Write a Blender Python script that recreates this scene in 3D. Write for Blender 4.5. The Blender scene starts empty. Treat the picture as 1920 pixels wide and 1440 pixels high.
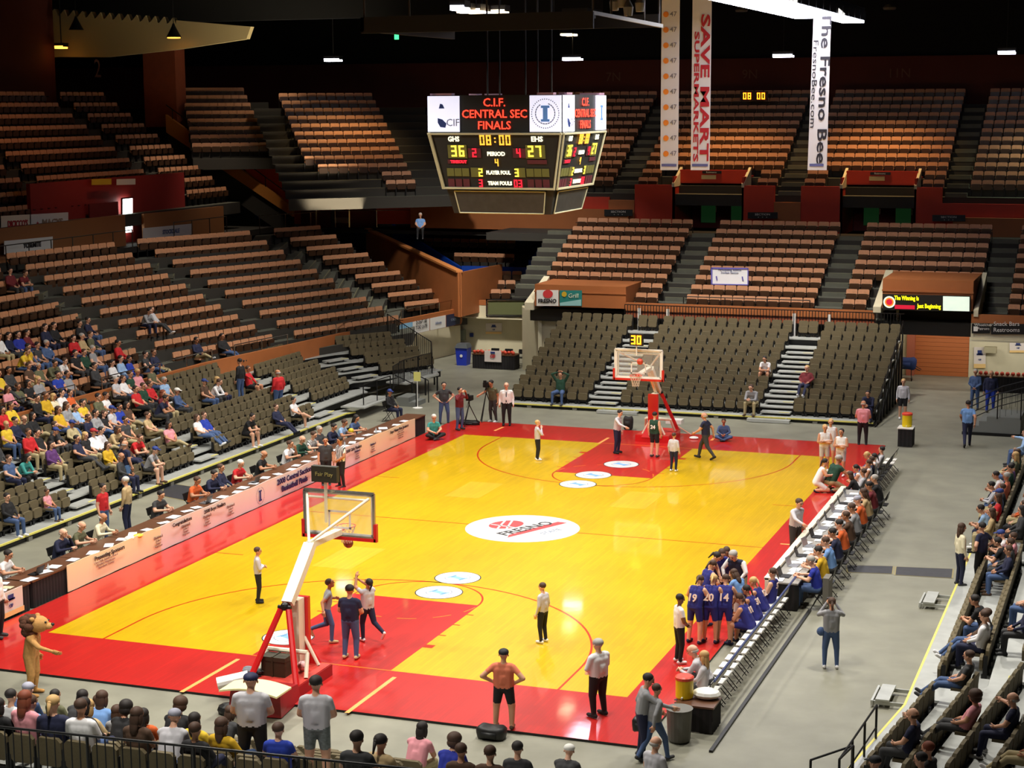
import bpy, bmesh, math, random
import numpy as np
from mathutils import Vector, Matrix
random.seed(7)
PI = math.pi
scene = bpy.context.scene
col = scene.collection

# ------------------------------------------------------------------ camera
CP = np.array([25.97417, -36.75481, 13.20480])
YAW, PITCH, ROLL, FPX = -0.35048, 0.156476, -0.0061317, 3330.25
def _cam():
    ca, sa, cb, sb, cc, sc = math.cos(YAW), math.sin(YAW), math.cos(PITCH), math.sin(PITCH), math.cos(ROLL), math.sin(ROLL)
    f = np.array([sa * cb, ca * cb, -sb]); r = np.array([ca, -sa, 0.0]); u = np.cross(r, f)
    return np.array([cc * r + sc * u, -sc * r + cc * u, f])
CM = _cam()
cd = bpy.data.cameras.new('camera'); cam = bpy.data.objects.new('camera', cd); col.objects.link(cam)
cd.sensor_width = 36.0; cd.lens = FPX / 1920 * 36.0; cd.clip_end = 400
cam.matrix_world = Matrix(((CM[0][0], CM[1][0], -CM[2][0], CP[0]), (CM[0][1], CM[1][1], -CM[2][1], CP[1]), (CM[0][2], CM[1][2], -CM[2][2], CP[2]), (0, 0, 0, 1)))
scene.camera = cam
def proj(p):
    d = CM @ (np.array(p, float) - CP)
    return 960 + FPX * d[0] / d[2], 720 - FPX * d[1] / d[2], d[2]
def ray(u, v): return CM.T @ np.array([(u - 960) / FPX, -(v - 720) / FPX, 1.0])
def pz(u, v, z=0.0):
    d = ray(u, v); p = CP + (z - CP[2]) / d[2] * d; return (p[0], p[1], z)
def py(u, v, y):
    d = ray(u, v); p = CP + (y - CP[1]) / d[1] * d; return (p[0], y, p[2])
def pxx(u, v, x):
    d = ray(u, v); p = CP + (x - CP[0]) / d[0] * d; return (x, p[1], p[2])

# ------------------------------------------------------------------ world, exposure, lights
w = bpy.data.worlds.new('hall_air'); scene.world = w; w.use_nodes = True
w.node_tree.nodes['Background'].inputs[0].default_value = (0.75, 0.7, 0.62, 1)
w.node_tree.nodes['Background'].inputs[1].default_value = 0.012
scene.view_settings.view_transform = 'Standard'; scene.view_settings.look = 'None'
scene.view_settings.exposure = 0.0; scene.view_settings.gamma = 1.0
try: scene.view_settings.use_curve_mapping = False
except Exception: pass
scene.cycles.max_bounces = 5; scene.cycles.diffuse_bounces = 3; scene.cycles.glossy_bounces = 3
scene.cycles.sample_clamp_indirect = 4.0; scene.cycles.caustics_reflective = False; scene.cycles.caustics_refractive = False

def area(name, loc, size, power, color=(1, .93, .82), aim=None, sy=None, spread=None):
    l = bpy.data.lights.new(name, 'AREA'); l.energy = power; l.color = color; l.size = size
    if sy: l.shape = 'RECTANGLE'; l.size_y = sy
    if spread: l.spread = spread
    o = bpy.data.objects.new(name, l); col.objects.link(o); o.location = loc
    if aim is not None: o.rotation_euler = (Vector(aim) - Vector(loc)).to_track_quat('-Z', 'Y').to_euler()
    return o
def spot(name, loc, aim, power, color, angle=60, blend=.8, r=.25):
    l = bpy.data.lights.new(name, 'SPOT'); l.energy = power * 2.3; l.color = color; l.spot_size = math.radians(angle); l.spot_blend = blend; l.shadow_soft_size = r
    o = bpy.data.objects.new(name, l); col.objects.link(o); o.location = loc
    o.rotation_euler = (Vector(aim) - Vector(loc)).to_track_quat('-Z', 'Y').to_euler(); return o
WARM = (1, .955, .86)
for x in (1.0, 14.2):
    for y in (-2.0, 7.2, 14.3, 21.4, 30.5):
        area('court_lamp', (x, y, 16.6), 1.3, 820, WARM, aim=(7.6 + (x - 7.6) * .55, y * .9 + 1.4, 0), spread=2.1)
for x, y, p, ax, ay, sp in ((-4, 14, 620, -9, 16, 1.7), (-4, 30, 560, -10, 31, 1.6), (3, 38, 520, 4, 43, 1.45), (12, 38, 520, 12, 43, 1.45), (21, 30, 450, 24, 24, 1.7), (21, 6, 650, 23, 4, 1.7), (8, -9, 800, 6, -10, 1.9), (12, -17, 500, 9, -12, 1.8), (-5, -1, 450, -10, 4, 1.7), (-5, 41, 520, -8, 51, 1.3)):
    area('stand_lamp', (x, y, 16.4), 1.1, p, WARM, aim=(ax, ay, 1), spread=sp)
# fluorescent lamps under the stands
area('concourse_lamp', (16.2, 48.2, 3.85), 2.2, 70, (1, .96, .86), aim=(16.2, 49.2, 0), sy=.6)
for x in (19.8, 23.5): area('concourse_lamp', (x, 46.6, 2.9), 2.6, 75, (1, .96, .86), aim=(x, 50.6, .9), sy=.4)
area('concourse_lamp', (-7.5, 50.2, 1.93), 2.6, 0.5, (1, .96, .86), aim=(-7.5, 52, 0), sy=.3)
# lamps over the upper tiers
AMB = (1, .60, .24)
spot('upper_lamp', (3.4, 57.0, 15.9), (3.4, 59.0, 8.8), 900, AMB, 92, .9); spot('upper_lamp', (11.5, 57.0, 15.9), (11.5, 59.2, 8.8), 1050, AMB, 92, .9)
spot('upper_lamp', (21.0, 57.0, 15.9), (20.8, 58.8, 8.8), 620, (.88, 1, .72), 90, .9); spot('upper_lamp', (-5.5, 57.0, 15.9), (-4.5, 58.6, 8.8), 330, (1, .8, .58), 80, .9)
spot('upper_lamp', (-14.5, 52.0, 15.9), (-17.0, 54.0, 9.2), 620, (1, .68, .32), 86, .9); spot('upper_lamp', (-19.5, 47.5, 15.9), (-22.6, 48.3, 9.3), 560, (1, .84, .66), 74, .9)
spot('upper_lamp', (-20.5, 54.0, 16.5), (-23.4, 55.5, 11.6), 130, (1, .84, .6), 80, .9); spot('upper_lamp', (-19, 36, 16.3), (-24.5, 38, 10.3), 190, (1, .52, .26), 95, .9)
area('cloud_uplight', (-14, 47.5, 8.5), 3, 300, (1, .86, .6), aim=(-20, 52, 17), spread=1.3)

# ------------------------------------------------------------------ materials
def lin(c):
    return tuple(((x / 255) / 12.92 if x / 255 <= .04045 else (((x / 255) + .055) / 1.055) ** 2.4) for x in c)
_m = {}
def mat(name, rgb, rough=.6, metal=0., emit=0., noise=0., scale=8., bump=0., coat=0., alpha=1., spec=.5, two=None):
    if name in _m: return _m[name]
    m = bpy.data.materials.new(name); m.use_nodes = True; nt = m.node_tree; b = nt.nodes['Principled BSDF']
    c = lin(rgb) + (1,)
    b.inputs['Base Color'].default_value = c; b.inputs['Roughness'].default_value = rough; b.inputs['Metallic'].default_value = metal
    b.inputs['Specular IOR Level'].default_value = spec
    if coat: b.inputs['Coat Weight'].default_value = coat; b.inputs['Coat Roughness'].default_value = .06
    if emit: b.inputs['Emission Color'].default_value = c; b.inputs['Emission Strength'].default_value = emit
    if alpha < 1: b.inputs['Alpha'].default_value = alpha
    if noise or bump:
        tc = nt.nodes.new('ShaderNodeTexCoord'); n = nt.nodes.new('ShaderNodeTexNoise'); n.inputs['Scale'].default_value = scale; n.inputs['Detail'].default_value = 5
        nt.links.new(tc.outputs['Object'], n.inputs['Vector'])
        if noise:
            r = nt.nodes.new('ShaderNodeMix'); r.data_type = 'RGBA'
            d = two or tuple(max(0, x * (1 - noise)) for x in rgb); e = tuple(min(255, x * (1 + noise * .6)) for x in rgb) if not two else rgb
            r.inputs[6].default_value = lin(d) + (1,); r.inputs[7].default_value = lin(e) + (1,)
            nt.links.new(n.outputs['Fac'], r.inputs[0]); nt.links.new(r.outputs[2], b.inputs['Base Color'])
        if bump:
            bp = nt.nodes.new('ShaderNodeBump'); bp.inputs['Strength'].default_value = bump; bp.inputs['Distance'].default_value = .02
            nt.links.new(n.outputs['Fac'], bp.inputs['Height']); nt.links.new(bp.outputs['Normal'], b.inputs['Normal'])
    _m[name] = m; return m

def wood_court(name, rgb, seam=.5):
    """maple strips running along y with fine colour change per strip, glossy lacquer"""
    m = bpy.data.materials.new(name); m.use_nodes = True; nt = m.node_tree; b = nt.nodes['Principled BSDF']
    tc = nt.nodes.new('ShaderNodeTexCoord'); br = nt.nodes.new('ShaderNodeTexBrick'); mp = nt.nodes.new('ShaderNodeMapping')
    mp.inputs['Rotation'].default_value = (0, 0, PI / 2)
    nt.links.new(tc.outputs['Object'], mp.inputs[0]); nt.links.new(mp.outputs[0], br.inputs['Vector'])
    br.inputs['Scale'].default_value = 1; br.inputs['Brick Width'].default_value = 1.2; br.inputs['Row Height'].default_value = .09; br.inputs['Mortar Size'].default_value = .0016
    c1 = lin(rgb); c2 = lin(tuple(x * .93 for x in rgb)); br.inputs['Color1'].default_value = c1 + (1,); br.inputs['Color2'].default_value = c2 + (1,); br.inputs['Mortar'].default_value = tuple(x * .6 for x in c2) + (1,)
    n = nt.nodes.new('ShaderNodeTexNoise'); n.inputs['Scale'].default_value = .35; n.inputs['Detail'].default_value = 3; nt.links.new(tc.outputs['Object'], n.inputs['Vector'])
    mx = nt.nodes.new('ShaderNodeMix'); mx.data_type = 'RGBA'; mx.blend_type = 'MULTIPLY'; mx.inputs[0].default_value = .35
    nt.links.new(br.outputs['Color'], mx.inputs[6]); nt.links.new(n.outputs['Fac'], mx.inputs[7]); 
    g = nt.nodes.new('ShaderNodeGamma'); g.inputs[1].default_value = .92; nt.links.new(mx.outputs[2], g.inputs[0]); nt.links.new(g.outputs[0], b.inputs['Base Color'])
    b.inputs['Roughness'].default_value = .34; b.inputs['Coat Weight'].default_value = .55; b.inputs['Coat Roughness'].default_value = .055; b.inputs['Coat IOR'].default_value = 1.5
    n2 = nt.nodes.new('ShaderNodeTexNoise'); n2.inputs['Scale'].default_value = 2.2; nt.links.new(tc.outputs['Object'], n2.inputs['Vector'])
    bp = nt.nodes.new('ShaderNodeBump'); bp.inputs['Strength'].default_value = .06; bp.inputs['Distance'].default_value = .01; nt.links.new(n2.outputs['Fac'], bp.inputs['Height'])
    nt.links.new(bp.outputs['Normal'], b.inputs['Coat Normal'])
    _m[name] = m; return m

MC = mat
M_conc = mat('concrete_floor', (134, 132, 117), .5, noise=.22, scale=.9, bump=.1)
M_red = wood_court('court_red', (208, 30, 26)); M_yel = wood_court('court_yellow', (232, 184, 6)); M_pale = wood_court('court_pale', (242, 196, 40))
M_white = mat('white_paint', (238, 236, 230), .4)
M_line = mat('line_red', (196, 44, 14), .3, coat=.5)
M_lineo = mat('line_orange', (240, 120, 40), .3, coat=.5)
M_black = mat('black_paint', (18, 18, 20), .5)
M_steel = mat('black_steel', (24, 23, 24), .45, metal=.3)
M_chrome = mat('bright_steel', (190, 186, 178), .22, metal=1.)
M_alu = mat('aluminium_deck', (196, 198, 194), .38, metal=.35, noise=.12, scale=3)
M_yelp = mat('yellow_nosing', (226, 214, 110), .6)
M_brown = mat('brown_chair_fabric', (104, 92, 66), .8, noise=.1, scale=30)
M_brownd = mat('brown_chair_back_shell', (70, 58, 46), .6)
M_salm = mat('salmon_seat', (204, 146, 108), .5, noise=.12, scale=12)
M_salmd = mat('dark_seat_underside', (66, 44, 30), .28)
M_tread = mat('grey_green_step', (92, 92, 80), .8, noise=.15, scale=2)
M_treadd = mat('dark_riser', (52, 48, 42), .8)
M_orbr = mat('orange_brown_wall', (168, 98, 50), .65, noise=.08, scale=1.5)
M_cream = mat('cream_wall', (214, 204, 174), .7, noise=.07, scale=1.2)
M_redw = mat('red_wall', (178, 44, 24), .6, noise=.1, scale=1.5)
M_redd = mat('dark_red_door', (112, 24, 22), .6)
M_blue = mat('blue_wall', (14, 70, 178), .6, noise=.08, scale=1.5)
M_dkwall = mat('dark_red_brown_wall', (92, 38, 26), .8, noise=.15, scale=.6)
M_ceil = mat('black_ceiling', (10, 10, 11), .9)
M_glass = mat('acrylic_glass', (236, 240, 240), .03, alpha=.16)

# ------------------------------------------------------------------ mesh helpers
class MB:
    def __init__(s): s.v = []; s.f = []; s.m = []
    def quad(s, a, b, c, d, mi=0):
        n = len(s.v); s.v += [tuple(a), tuple(b), tuple(c), tuple(d)]; s.f.append((n, n + 1, n + 2, n + 3)); s.m.append(mi)
    def poly(s, pts, mi=0):
        n = len(s.v); s.v += [tuple(p) for p in pts]; s.f.append(tuple(range(n, n + len(pts)))); s.m.append(mi)
    def hexa(s, p, mi=0):
        """8 points: bottom 4 ccw, top 4 ccw"""
        n = len(s.v); s.v += [tuple(q) for q in p]
        for f in ((3, 2, 1, 0), (4, 5, 6, 7), (0, 1, 5, 4), (1, 2, 6, 5), (2, 3, 7, 6), (3, 0, 4, 7)): s.f.append(tuple(n + i for i in f)); s.m.append(mi)
    def box(s, x0, x1, y0, y1, z0, z1, mi=0, M=None):
        p = [(x0, y0, z0), (x1, y0, z0), (x1, y1, z0), (x0, y1, z0), (x0, y0, z1), (x1, y0, z1), (x1, y1, z1), (x0, y1, z1)]
        if M is not None: p = [tuple(M @ Vector(q)) for q in p]
        s.hexa(p, mi)
    def prism(s, outline, y0, y1, mi=0, M=None, axis='y'):
        """outline (x,z) extruded in y (or (x,y) in z)"""
        n = len(outline)
        a = [(x, y0, z) if axis == 'y' else (x, z, y0) for x, z in outline]; b = [(x, y1, z) if axis == 'y' else (x, z, y1) for x, z in outline]
        if M is not None: a = [tuple(M @ Vector(q)) for q in a]; b = [tuple(M @ Vector(q)) for q in b]
        k = len(s.v); s.v += a + b
        s.f.append(tuple(range(k, k + n))); s.m.append(mi); s.f.append(tuple(range(k + 2 * n - 1, k + n - 1, -1))); s.m.append(mi)
        for i in range(n):
            j = (i + 1) % n; s.f.append((k + j, k + i, k + n + i, k + n + j)); s.m.append(mi)
    def tube(s, p, q, r, mi=0, n=8, r2=None, cap=True):
        p = Vector(p); q = Vector(q); d = q - p
        if d.length < 1e-6: return
        d.normalize(); a = d.orthogonal().normalized(); b = d.cross(a); r2 = r if r2 is None else r2; k = len(s.v)
        for c, rr in ((p, r), (q, r2)):
            for i in range(n):
                t = 2 * PI * i / n; s.v.append(tuple(c + (a * math.cos(t) + b * math.sin(t)) * rr))
        for i in range(n):
            j = (i + 1) % n; s.f.append((k + i, k + j, k + n + j, k + n + i)); s.m.append(mi)
        if cap: s.f.append(tuple(range(k + n - 1, k - 1, -1))); s.m.append(mi); s.f.append(tuple(range(k + n, k + 2 * n))); s.m.append(mi)
    def path(s, pts, r, mi=0, n=6):
        for i in range(len(pts) - 1): s.tube(pts[i], pts[i + 1], r, mi, n)
    def ball(s, c, r, mi=0, n=10, m=7, sx=1, sy=1, sz=1):
        k = len(s.v); c = Vector(c)
        for i in range(m + 1):
            ph = PI * i / m
            for j in range(n):
                t = 2 * PI * j / n; s.v.append((c[0] + r * sx * math.sin(ph) * math.cos(t), c[1] + r * sy * math.sin(ph) * math.sin(t), c[2] + r * sz * math.cos(ph)))
        for i in range(m):
            for j in range(n):
                jj = (j + 1) % n; s.f.append((k + i * n + j, k + (i + 1) * n + j, k + (i + 1) * n + jj, k + i * n + jj)); s.m.append(mi)
    def lathe(s, prof, c=(0, 0, 0), mi=0, n=16):
        k = len(s.v)
        for r, z in prof:
            for j in range(n):
                t = 2 * PI * j / n; s.v.append((c[0] + r * math.cos(t), c[1] + r * math.sin(t), c[2] + z))
        for i in range(len(prof) - 1):
            for j in range(n):
                jj = (j + 1) % n; s.f.append((k + i * n + j, k + i * n + jj, k + (i + 1) * n + jj, k + (i + 1) * n + j)); s.m.append(mi)
        s.f.append(tuple(k + j for j in range(n - 1, -1, -1))); s.m.append(mi)
        e = k + (len(prof) - 1) * n; s.f.append(tuple(e + j for j in range(n))); s.m.append(mi)
    def mesh(s, name, mats, smooth=False):
        me = bpy.data.meshes.new(name); me.from_pydata(s.v, [], s.f)
        for m in mats: me.materials.append(m)
        if len(mats) > 1: me.polygons.foreach_set('material_index', s.m)
        if smooth: me.polygons.foreach_set('use_smooth', [True] * len(s.f))
        me.validate(); me.update(); return me
    def build(s, name, mats, parent=None, smooth=False, loc=None, rz=0):
        if not isinstance(mats, (list, tuple)): mats = [mats]
        o = bpy.data.objects.new(name, s.mesh(name, mats, smooth)); col.objects.link(o)
        if parent is not None: o.parent = parent
        if loc is not None: o.location = loc; o.rotation_euler = (0, 0, rz)
        return o
def tag(o, label=None, cat=None, group=None, kind=None):
    if label: o['label'] = label
    if cat: o['category'] = cat
    if group: o['group'] = group
    if kind: o['kind'] = kind
    return o
def struct(o): o['kind'] = 'structure'; return o
def empty(name, loc=(0, 0, 0), rz=0):
    o = bpy.data.objects.new(name, None); col.objects.link(o); o.location = loc; o.rotation_euler = (0, 0, rz); o.empty_display_size = .1; return o
def inst(name, me, parent=None, loc=(0, 0, 0), rot=(0, 0, 0), sc=None):
    o = bpy.data.objects.new(name, me); col.objects.link(o); o.parent = parent; o.location = loc; o.rotation_euler = rot
    if sc: o.scale = sc
    return o
def text(name, s, size, m, parent=None, M=None, align='CENTER', ext=.004, sx=1., bold=0., lines=1., valign='CENTER', fit=None):
    """lettering as a thin mesh; local x right, y up, facing +z; M places it"""
    c = bpy.data.curves.new(name, 'FONT'); c.body = s; c.size = size; c.align_x = align; c.align_y = valign; c.extrude = ext; c.offset = bold; c.resolution_u = 2; c.space_line = lines
    t = bpy.data.objects.new(name, c); col.objects.link(t); dg = bpy.context.evaluated_depsgraph_get()
    me = bpy.data.meshes.new_from_object(t.evaluated_get(dg)); bpy.data.objects.remove(t); bpy.data.curves.remove(c)
    me.materials.clear(); me.materials.append(m); me.name = name
    if sx != 1.: me.transform(Matrix.Diagonal((sx, 1, 1, 1)))
    if fit:
        xs = [v.co.x for v in me.vertices]; ys_ = [v.co.y for v in me.vertices]
        me.transform(Matrix.Translation((-(min(xs) + max(xs)) / 2, -(min(ys_) + max(ys_)) / 2, 0))); me.transform(Matrix.Diagonal((fit[0] / (max(xs) - min(xs)), fit[1] / (max(ys_) - min(ys_)), 1, 1)))
    if M is not None: me.transform(M)
    o = bpy.data.objects.new(name, me); col.objects.link(o)
    if parent is not None: o.parent = parent
    return o
def frame(origin, right, up):
    r = Vector(right).normalized(); u = Vector(up).normalized(); n = r.cross(u)
    return Matrix(((r[0], u[0], n[0], origin[0]), (r[1], u[1], n[1], origin[1]), (r[2], u[2], n[2], origin[2]), (0, 0, 0, 1)))
SEG = {'0': 'abcdef', '1': 'bc', '2': 'abged', '3': 'abgcd', '4': 'fgbc', '5': 'afgcd', '6': 'afgcde', '7': 'abc', '8': 'abcdefg', '9': 'abcfg'}
def seg_digits(name, s, h, m, parent, M, gap=1.45, t=.13):
    """seven segment digits centred on the origin of M"""
    mb = MB(); wd = h * .5; n = len(s); x = -((n - 1) * wd * gap) / 2; tt = t * h
    for ch in s:
        if ch in SEG:
            S = {'a': (-wd / 2, wd / 2, h / 2 - tt, h / 2), 'g': (-wd / 2, wd / 2, -tt / 2, tt / 2), 'd': (-wd / 2, wd / 2, -h / 2, -h / 2 + tt), 'f': (-wd / 2, -wd / 2 + tt, .02 * h, h / 2), 'b': (wd / 2 - tt, wd / 2, .02 * h, h / 2), 'e': (-wd / 2, -wd / 2 + tt, -h / 2, -.02 * h), 'c': (wd / 2 - tt, wd / 2, -h / 2, -.02 * h)}
            for c in SEG[ch]:
                a = S[c]; mb.box(x + a[0], x + a[1], a[2], a[3], 0, .012, 0, M)
        elif ch == ':':
            for dz in (-.18, .18): mb.box(x - tt / 2, x + tt / 2, dz * h - tt / 2, dz * h + tt / 2, 0, .012, 0, M)
        x += wd * gap
    return mb.build(name, m, parent)

def W(o, parent):
    """hang a mesh written in world coordinates under a parent that stands at its own base"""
    o.parent = parent; o.matrix_parent_inverse = parent.matrix_basis.inverted(); return o
# ------------------------------------------------------------------ floor, court
mb = MB(); mb.box(-46, 60, -50, 80, -.3, 0); fl = struct(mb.build('floor', M_conc))
SX, SY0, SY1 = (-1.62, 16.35), -2.86, 31.62
court = empty('basketball_court', (7.62, 14.3, 0)); tag(court, 'portable hardwood court, yellow inside and bright red around its border', 'court')
def cbox(name, x0, x1, y0, y1, z0, z1, m):
    b = MB(); b.box(x0, x1, y0, y1, z0, z1); return W(b.build(name, m), court)
cbox('court_slab', SX[0], SX[1], SY0, SY1, 0, .055, M_black)
L = 28.65; Wd = 15.24; e = .055
red = MB()
for a in ((SX[0], 0, SY0, SY1), (Wd, SX[1], SY0, SY1), (0, Wd, SY0, 0), (0, Wd, L, SY1)): red.box(a[0], a[1], a[2], a[3], e, e + .004)
W(red.build('red_border', M_red), court)
cbox('playing_surface', 0, Wd, 0, L, e, e + .004, M_yel)
for y0, y1 in ((0, 5.79), (L - 5.79, L)): cbox('free_throw_lane', 5.79, 9.45, y0, y1, e + .004, e + .006, M_red)
def ringline(cx, cy, r, a0, a1, w_, m, name, z=e + .006, n=64):
    b = MB()
    for i in range(n):
        t0 = a0 + (a1 - a0) * i / n; t1 = a0 + (a1 - a0) * (i + 1) / n
        b.quad((cx + (r - w_) * math.cos(t0), cy + (r - w_) * math.sin(t0), z), (cx + r * math.cos(t0), cy + r * math.sin(t0), z), (cx + r * math.cos(t1), cy + r * math.sin(t1), z), (cx + (r - w_) * math.cos(t1), cy + (r - w_) * math.sin(t1), z))
    return W(b.build(name, m), court)
for c, s in ((1.6, 1), (L - 1.6, -1)):
    ringline(Wd / 2, c, 6.02, 0 if s > 0 else PI, PI if s > 0 else 2 * PI, .055, M_line, 'three_point_line')
    b = MB(); 
    for x in (Wd / 2 - 6.02, Wd / 2 + 5.965): b.box(x, x + .055, min(c, 0 if s > 0 else L), max(c, 0 if s > 0 else L), e + .0045, e + .006)
    W(b.build('three_point_line', M_line), court)
    f = 5.79 if s > 0 else L - 5.79
    ringline(Wd / 2, f, 1.83, 0 if s > 0 else PI, PI if s > 0 else 2 * PI, .05, M_line, 'free_throw_circle')
    b = MB()
    for i in range(6):   # dashed half circle inside the lane
        t0 = PI + PI * (i + .25) / 6 if s > 0 else PI * (i + .25) / 6; t1 = t0 + PI / 11
        for k in range(3):
            u0 = t0 + (t1 - t0) * k / 3; u1 = t0 + (t1 - t0) * (k + 1) / 3; z = e + .0075
            b.quad(*[(Wd / 2 + r * math.cos(t), f + r * math.sin(t), z) for r, t in ((1.78, u0), (1.83, u0), (1.83, u1), (1.78, u1))])
    W(b.build('lane_dashes', M_lineo), court)
    b = MB(); yb = 0 if s > 0 else L
    b.box(5.79, 9.45, yb - .03, yb + .03, e + .0062, e + .0075); W(b.build('base_line', M_lineo), court)
    b = MB()
    for x0, x1 in ((5.6, 5.79), (9.45, 9.64)):
        for d in (2.13, 3.0, 3.95, 4.9): b.box(x0, x1, yb + s * d - .03, yb + s * d + .03, e + .0045, e + .006)
        b.box(x0 - .06 * (x0 < 6), x1 + .06 * (x0 > 6), yb + s * 2.05 - .12, yb + s * 2.05 + .12, e + .0045, e + .0062)
    W(b.build('lane_marks', M_line), court)
b = MB(); b.box(0, Wd, L / 2 - .025, L / 2 + .025, e + .0045, e + .0058); W(b.build('half_court_line', M_line), court)
b = MB(); b.box(0, .9, 8.53, 8.58, e + .0045, e + .006); b.box(Wd - .9, Wd, 8.53, 8.58, e + .0045, e + .006); b.box(0, .9, L - 8.58, L - 8.53, e + .0045, e + .006); b.box(Wd - .9, Wd, L - 8.58, L - 8.53, e + .0045, e + .006)
W(b.build('coaching_box_line', M_line), court)
for cx, cy in ((4.0, 9.3), (9.9, 19.35), (4.15, 19.1)):
    cbox('pale_floor_panel', cx - .62, cx + .62, cy - 1.25, cy + 1.25, e + .0042, e + .0052, M_pale)
M_tapeo = mat('orange_tape', (246, 166, 92), .4)
for p, q in (((340, 1298), (447, 1236)), ((650, 1337), (740, 1270)), ((927, 808), (943, 801)), ((1122, 832), (1141, 821)), ((1334, 826), (1345, 816)), ((1463, 1020), (1492, 1022)), ((1487, 1010), (1492, 1022))):
    a = Vector(pz(*p, e)); c = Vector(pz(*q, e)); d = (c - a).normalized().cross(Vector((0, 0, 1))) * .055; b = MB(); z = Vector((0, 0, .0065))
    b.quad(a - d + z, a + d + z, c + d + z, c - d + z); W(b.build('floor_tape', M_tapeo), court)
# logos on the court
M_grey = mat('grey_print', (120, 130, 150), .5); M_lblue = mat('light_blue_print', (120, 166, 216), .5); M_rprint = mat('red_print', (214, 62, 66), .5); M_bprint = mat('black_print', (44, 40, 44), .5); M_decal = mat('white_decal', (240, 240, 240), .25, coat=.6)
def disc(name, cx, cy, r, z, m, parent=court, n=48, ry=None):
    b = MB(); b.poly([(cx + r * math.cos(2 * PI * i / n), cy + (ry or r) * math.sin(2 * PI * i / n), z) for i in range(n)]); return W(b.build(name, m), parent)
disc('centre_circle_logo', 7.62, L / 2, 1.8, e + .008, M_decal)
LM = frame((7.62, L / 2, e + .0095), (.42, .91, 0), (-.91, .42, 0))
b = MB()
b.poly([tuple(LM @ Vector((.0 + .62 * math.cos(t * PI / 16), .72 + .48 * math.sin(t * PI / 16), 0))) for t in range(32)]); W(b.build('logo_ball', M_rprint), court)
b = MB()
for a_, c_ in (((-.55, .55), (.35, 1.12)), ((-.35, .35), (.5, .95)), ((-.1, .25), (-.3, 1.1))):
    p = LM @ Vector((a_[0], a_[1], .001)); q = LM @ Vector((c_[0], c_[1], .001)); d = (q - p).normalized().cross(Vector((0, 0, 1))) * .035; b.quad(p - d, p + d, q + d, q - d)
W(b.build('logo_ball_seams', M_decal), court)
b = MB(); b.quad(*[tuple(LM @ Vector(p)) for p in ((-1.2, -.52, 0), (1.5, -.52, 0), (1.4, -.2, 0), (-.9, -.3, 0))]); W(b.build('logo_bar', M_rprint), court)
text('logo_lettering', 'FRESNO', .62, M_bprint, None, LM @ Matrix.Translation((0.05, -.12, .001)), bold=.012); W(bpy.data.objects['logo_lettering'], court)
text('logo_year', 'STATE', .3, M_grey, None, LM @ Matrix.Translation((.3, -.95, .001))); W(bpy.data.objects['logo_year'], court)
for cx, cy in ((7.95, 6.65), (7.88, 8.2), (7.3, 22.75), (7.25, 21.1), (5.95, 1.6), (7.7, 24.9)):
    disc('round_floor_decal', cx, cy, .66, e + .0076, M_black); disc('round_floor_decal', cx, cy, .63, e + .0085, M_decal)
    D = frame((cx, cy, e + .0095), (.42, .91, 0), (-.91, .42, 0)); b = MB()
    for a in ((-.1, .1, -.2, .2), (-.18, .18, .18, .26), (-.18, .18, -.26, -.18)): b.box(a[0], a[1], a[2], a[3], 0, .001, 0, D)
    W(b.build('decal_column', M_lblue), court); b = MB()
    for t in range(20):
        if 3 < t < 7: continue
        t0, t1 = 2 * PI * t / 20, 2 * PI * (t + .8) / 20; b.quad(*[tuple(D @ Vector((r * math.cos(q), r * math.sin(q), .0005))) for r, q in ((.34, t0), (.37, t0), (.37, t1), (.34, t1))])
    W(b.build('decal_wreath', M_grey), court)

# floor plates
for pts, kids in (([(1588, 1060), (1674, 1062), (1672, 1076), (1590, 1073)], 0), ([(1681, 1063), (1786, 1067), (1784, 1084), (1679, 1078)], 0), ([(310, 905), (392, 918), (385, 946), (304, 930)], 1)):
    b = MB(); q = [pz(u, v, .004) for u, v in pts]; c = Vector((sum(p[0] for p in q) / 4, sum(p[1] for p in q) / 4, 0))
    b.poly([tuple(c + (Vector(p) - c) * 1.06 + Vector((0, 0, .004))) for p in q][::-1]); r = b.build('floor_plate', mat('plate_rim', (150, 138, 96), .6))
    tag(r, ('flat dark cover plate let into the grey floor, the one nearer the press table', 'flat dark cover plate let into the grey floor, the one nearer the stand', 'dark brown cover plate on the floor below the crowded bleachers')[0 if pts[0][0] == 1588 else 1 if pts[0][0] == 1681 else 2], 'floor plate')
    b = MB(); b.poly([(p[0], p[1], .012) for p in q][::-1]); W(b.build('plate_top', mat('plate_dark', (52, 52, 58), .5, noise=.3, scale=6)), r)

# ------------------------------------------------------------------ seating rows
SLOTS = []       # every chair: kind, stand name, row, index, position (x,y,z tread), facing angle, seat top
def ang(fx, fy): return math.atan2(-fx, fy)          # rotation that turns local +Y to (fx, fy)
def add_row(kind, stand, k, Lp, Rp, zt, n, face, skip=(), cluster=None):
    """Lp, Rp ends of the row of backrests (x,y); face: unit vector the chairs look along"""
    Lp = Vector(Lp[:2]); Rp = Vector(Rp[:2]); H = .85 if kind == 'salmon' else .72
    for i in range(n):
        if i in skip: continue
        p = Lp + (Rp - Lp) * ((i + .5) / n)
        SLOTS.append(dict(kind=kind, stand=stand, row=k, i=i, n=n, p=(p[0], p[1], zt - H), a=ang(*face), f=face, used=False))
def strip(mb, P, Q, z0, z1, mi):       # horizontal/sloping quads between two polylines
    for i in range(len(P) - 1): mb.quad((P[i][0], P[i][1], z0), (P[i + 1][0], P[i + 1][1], z0), (Q[i + 1][0], Q[i + 1][1], z1), (Q[i][0], Q[i][1], z1), mi)
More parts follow.
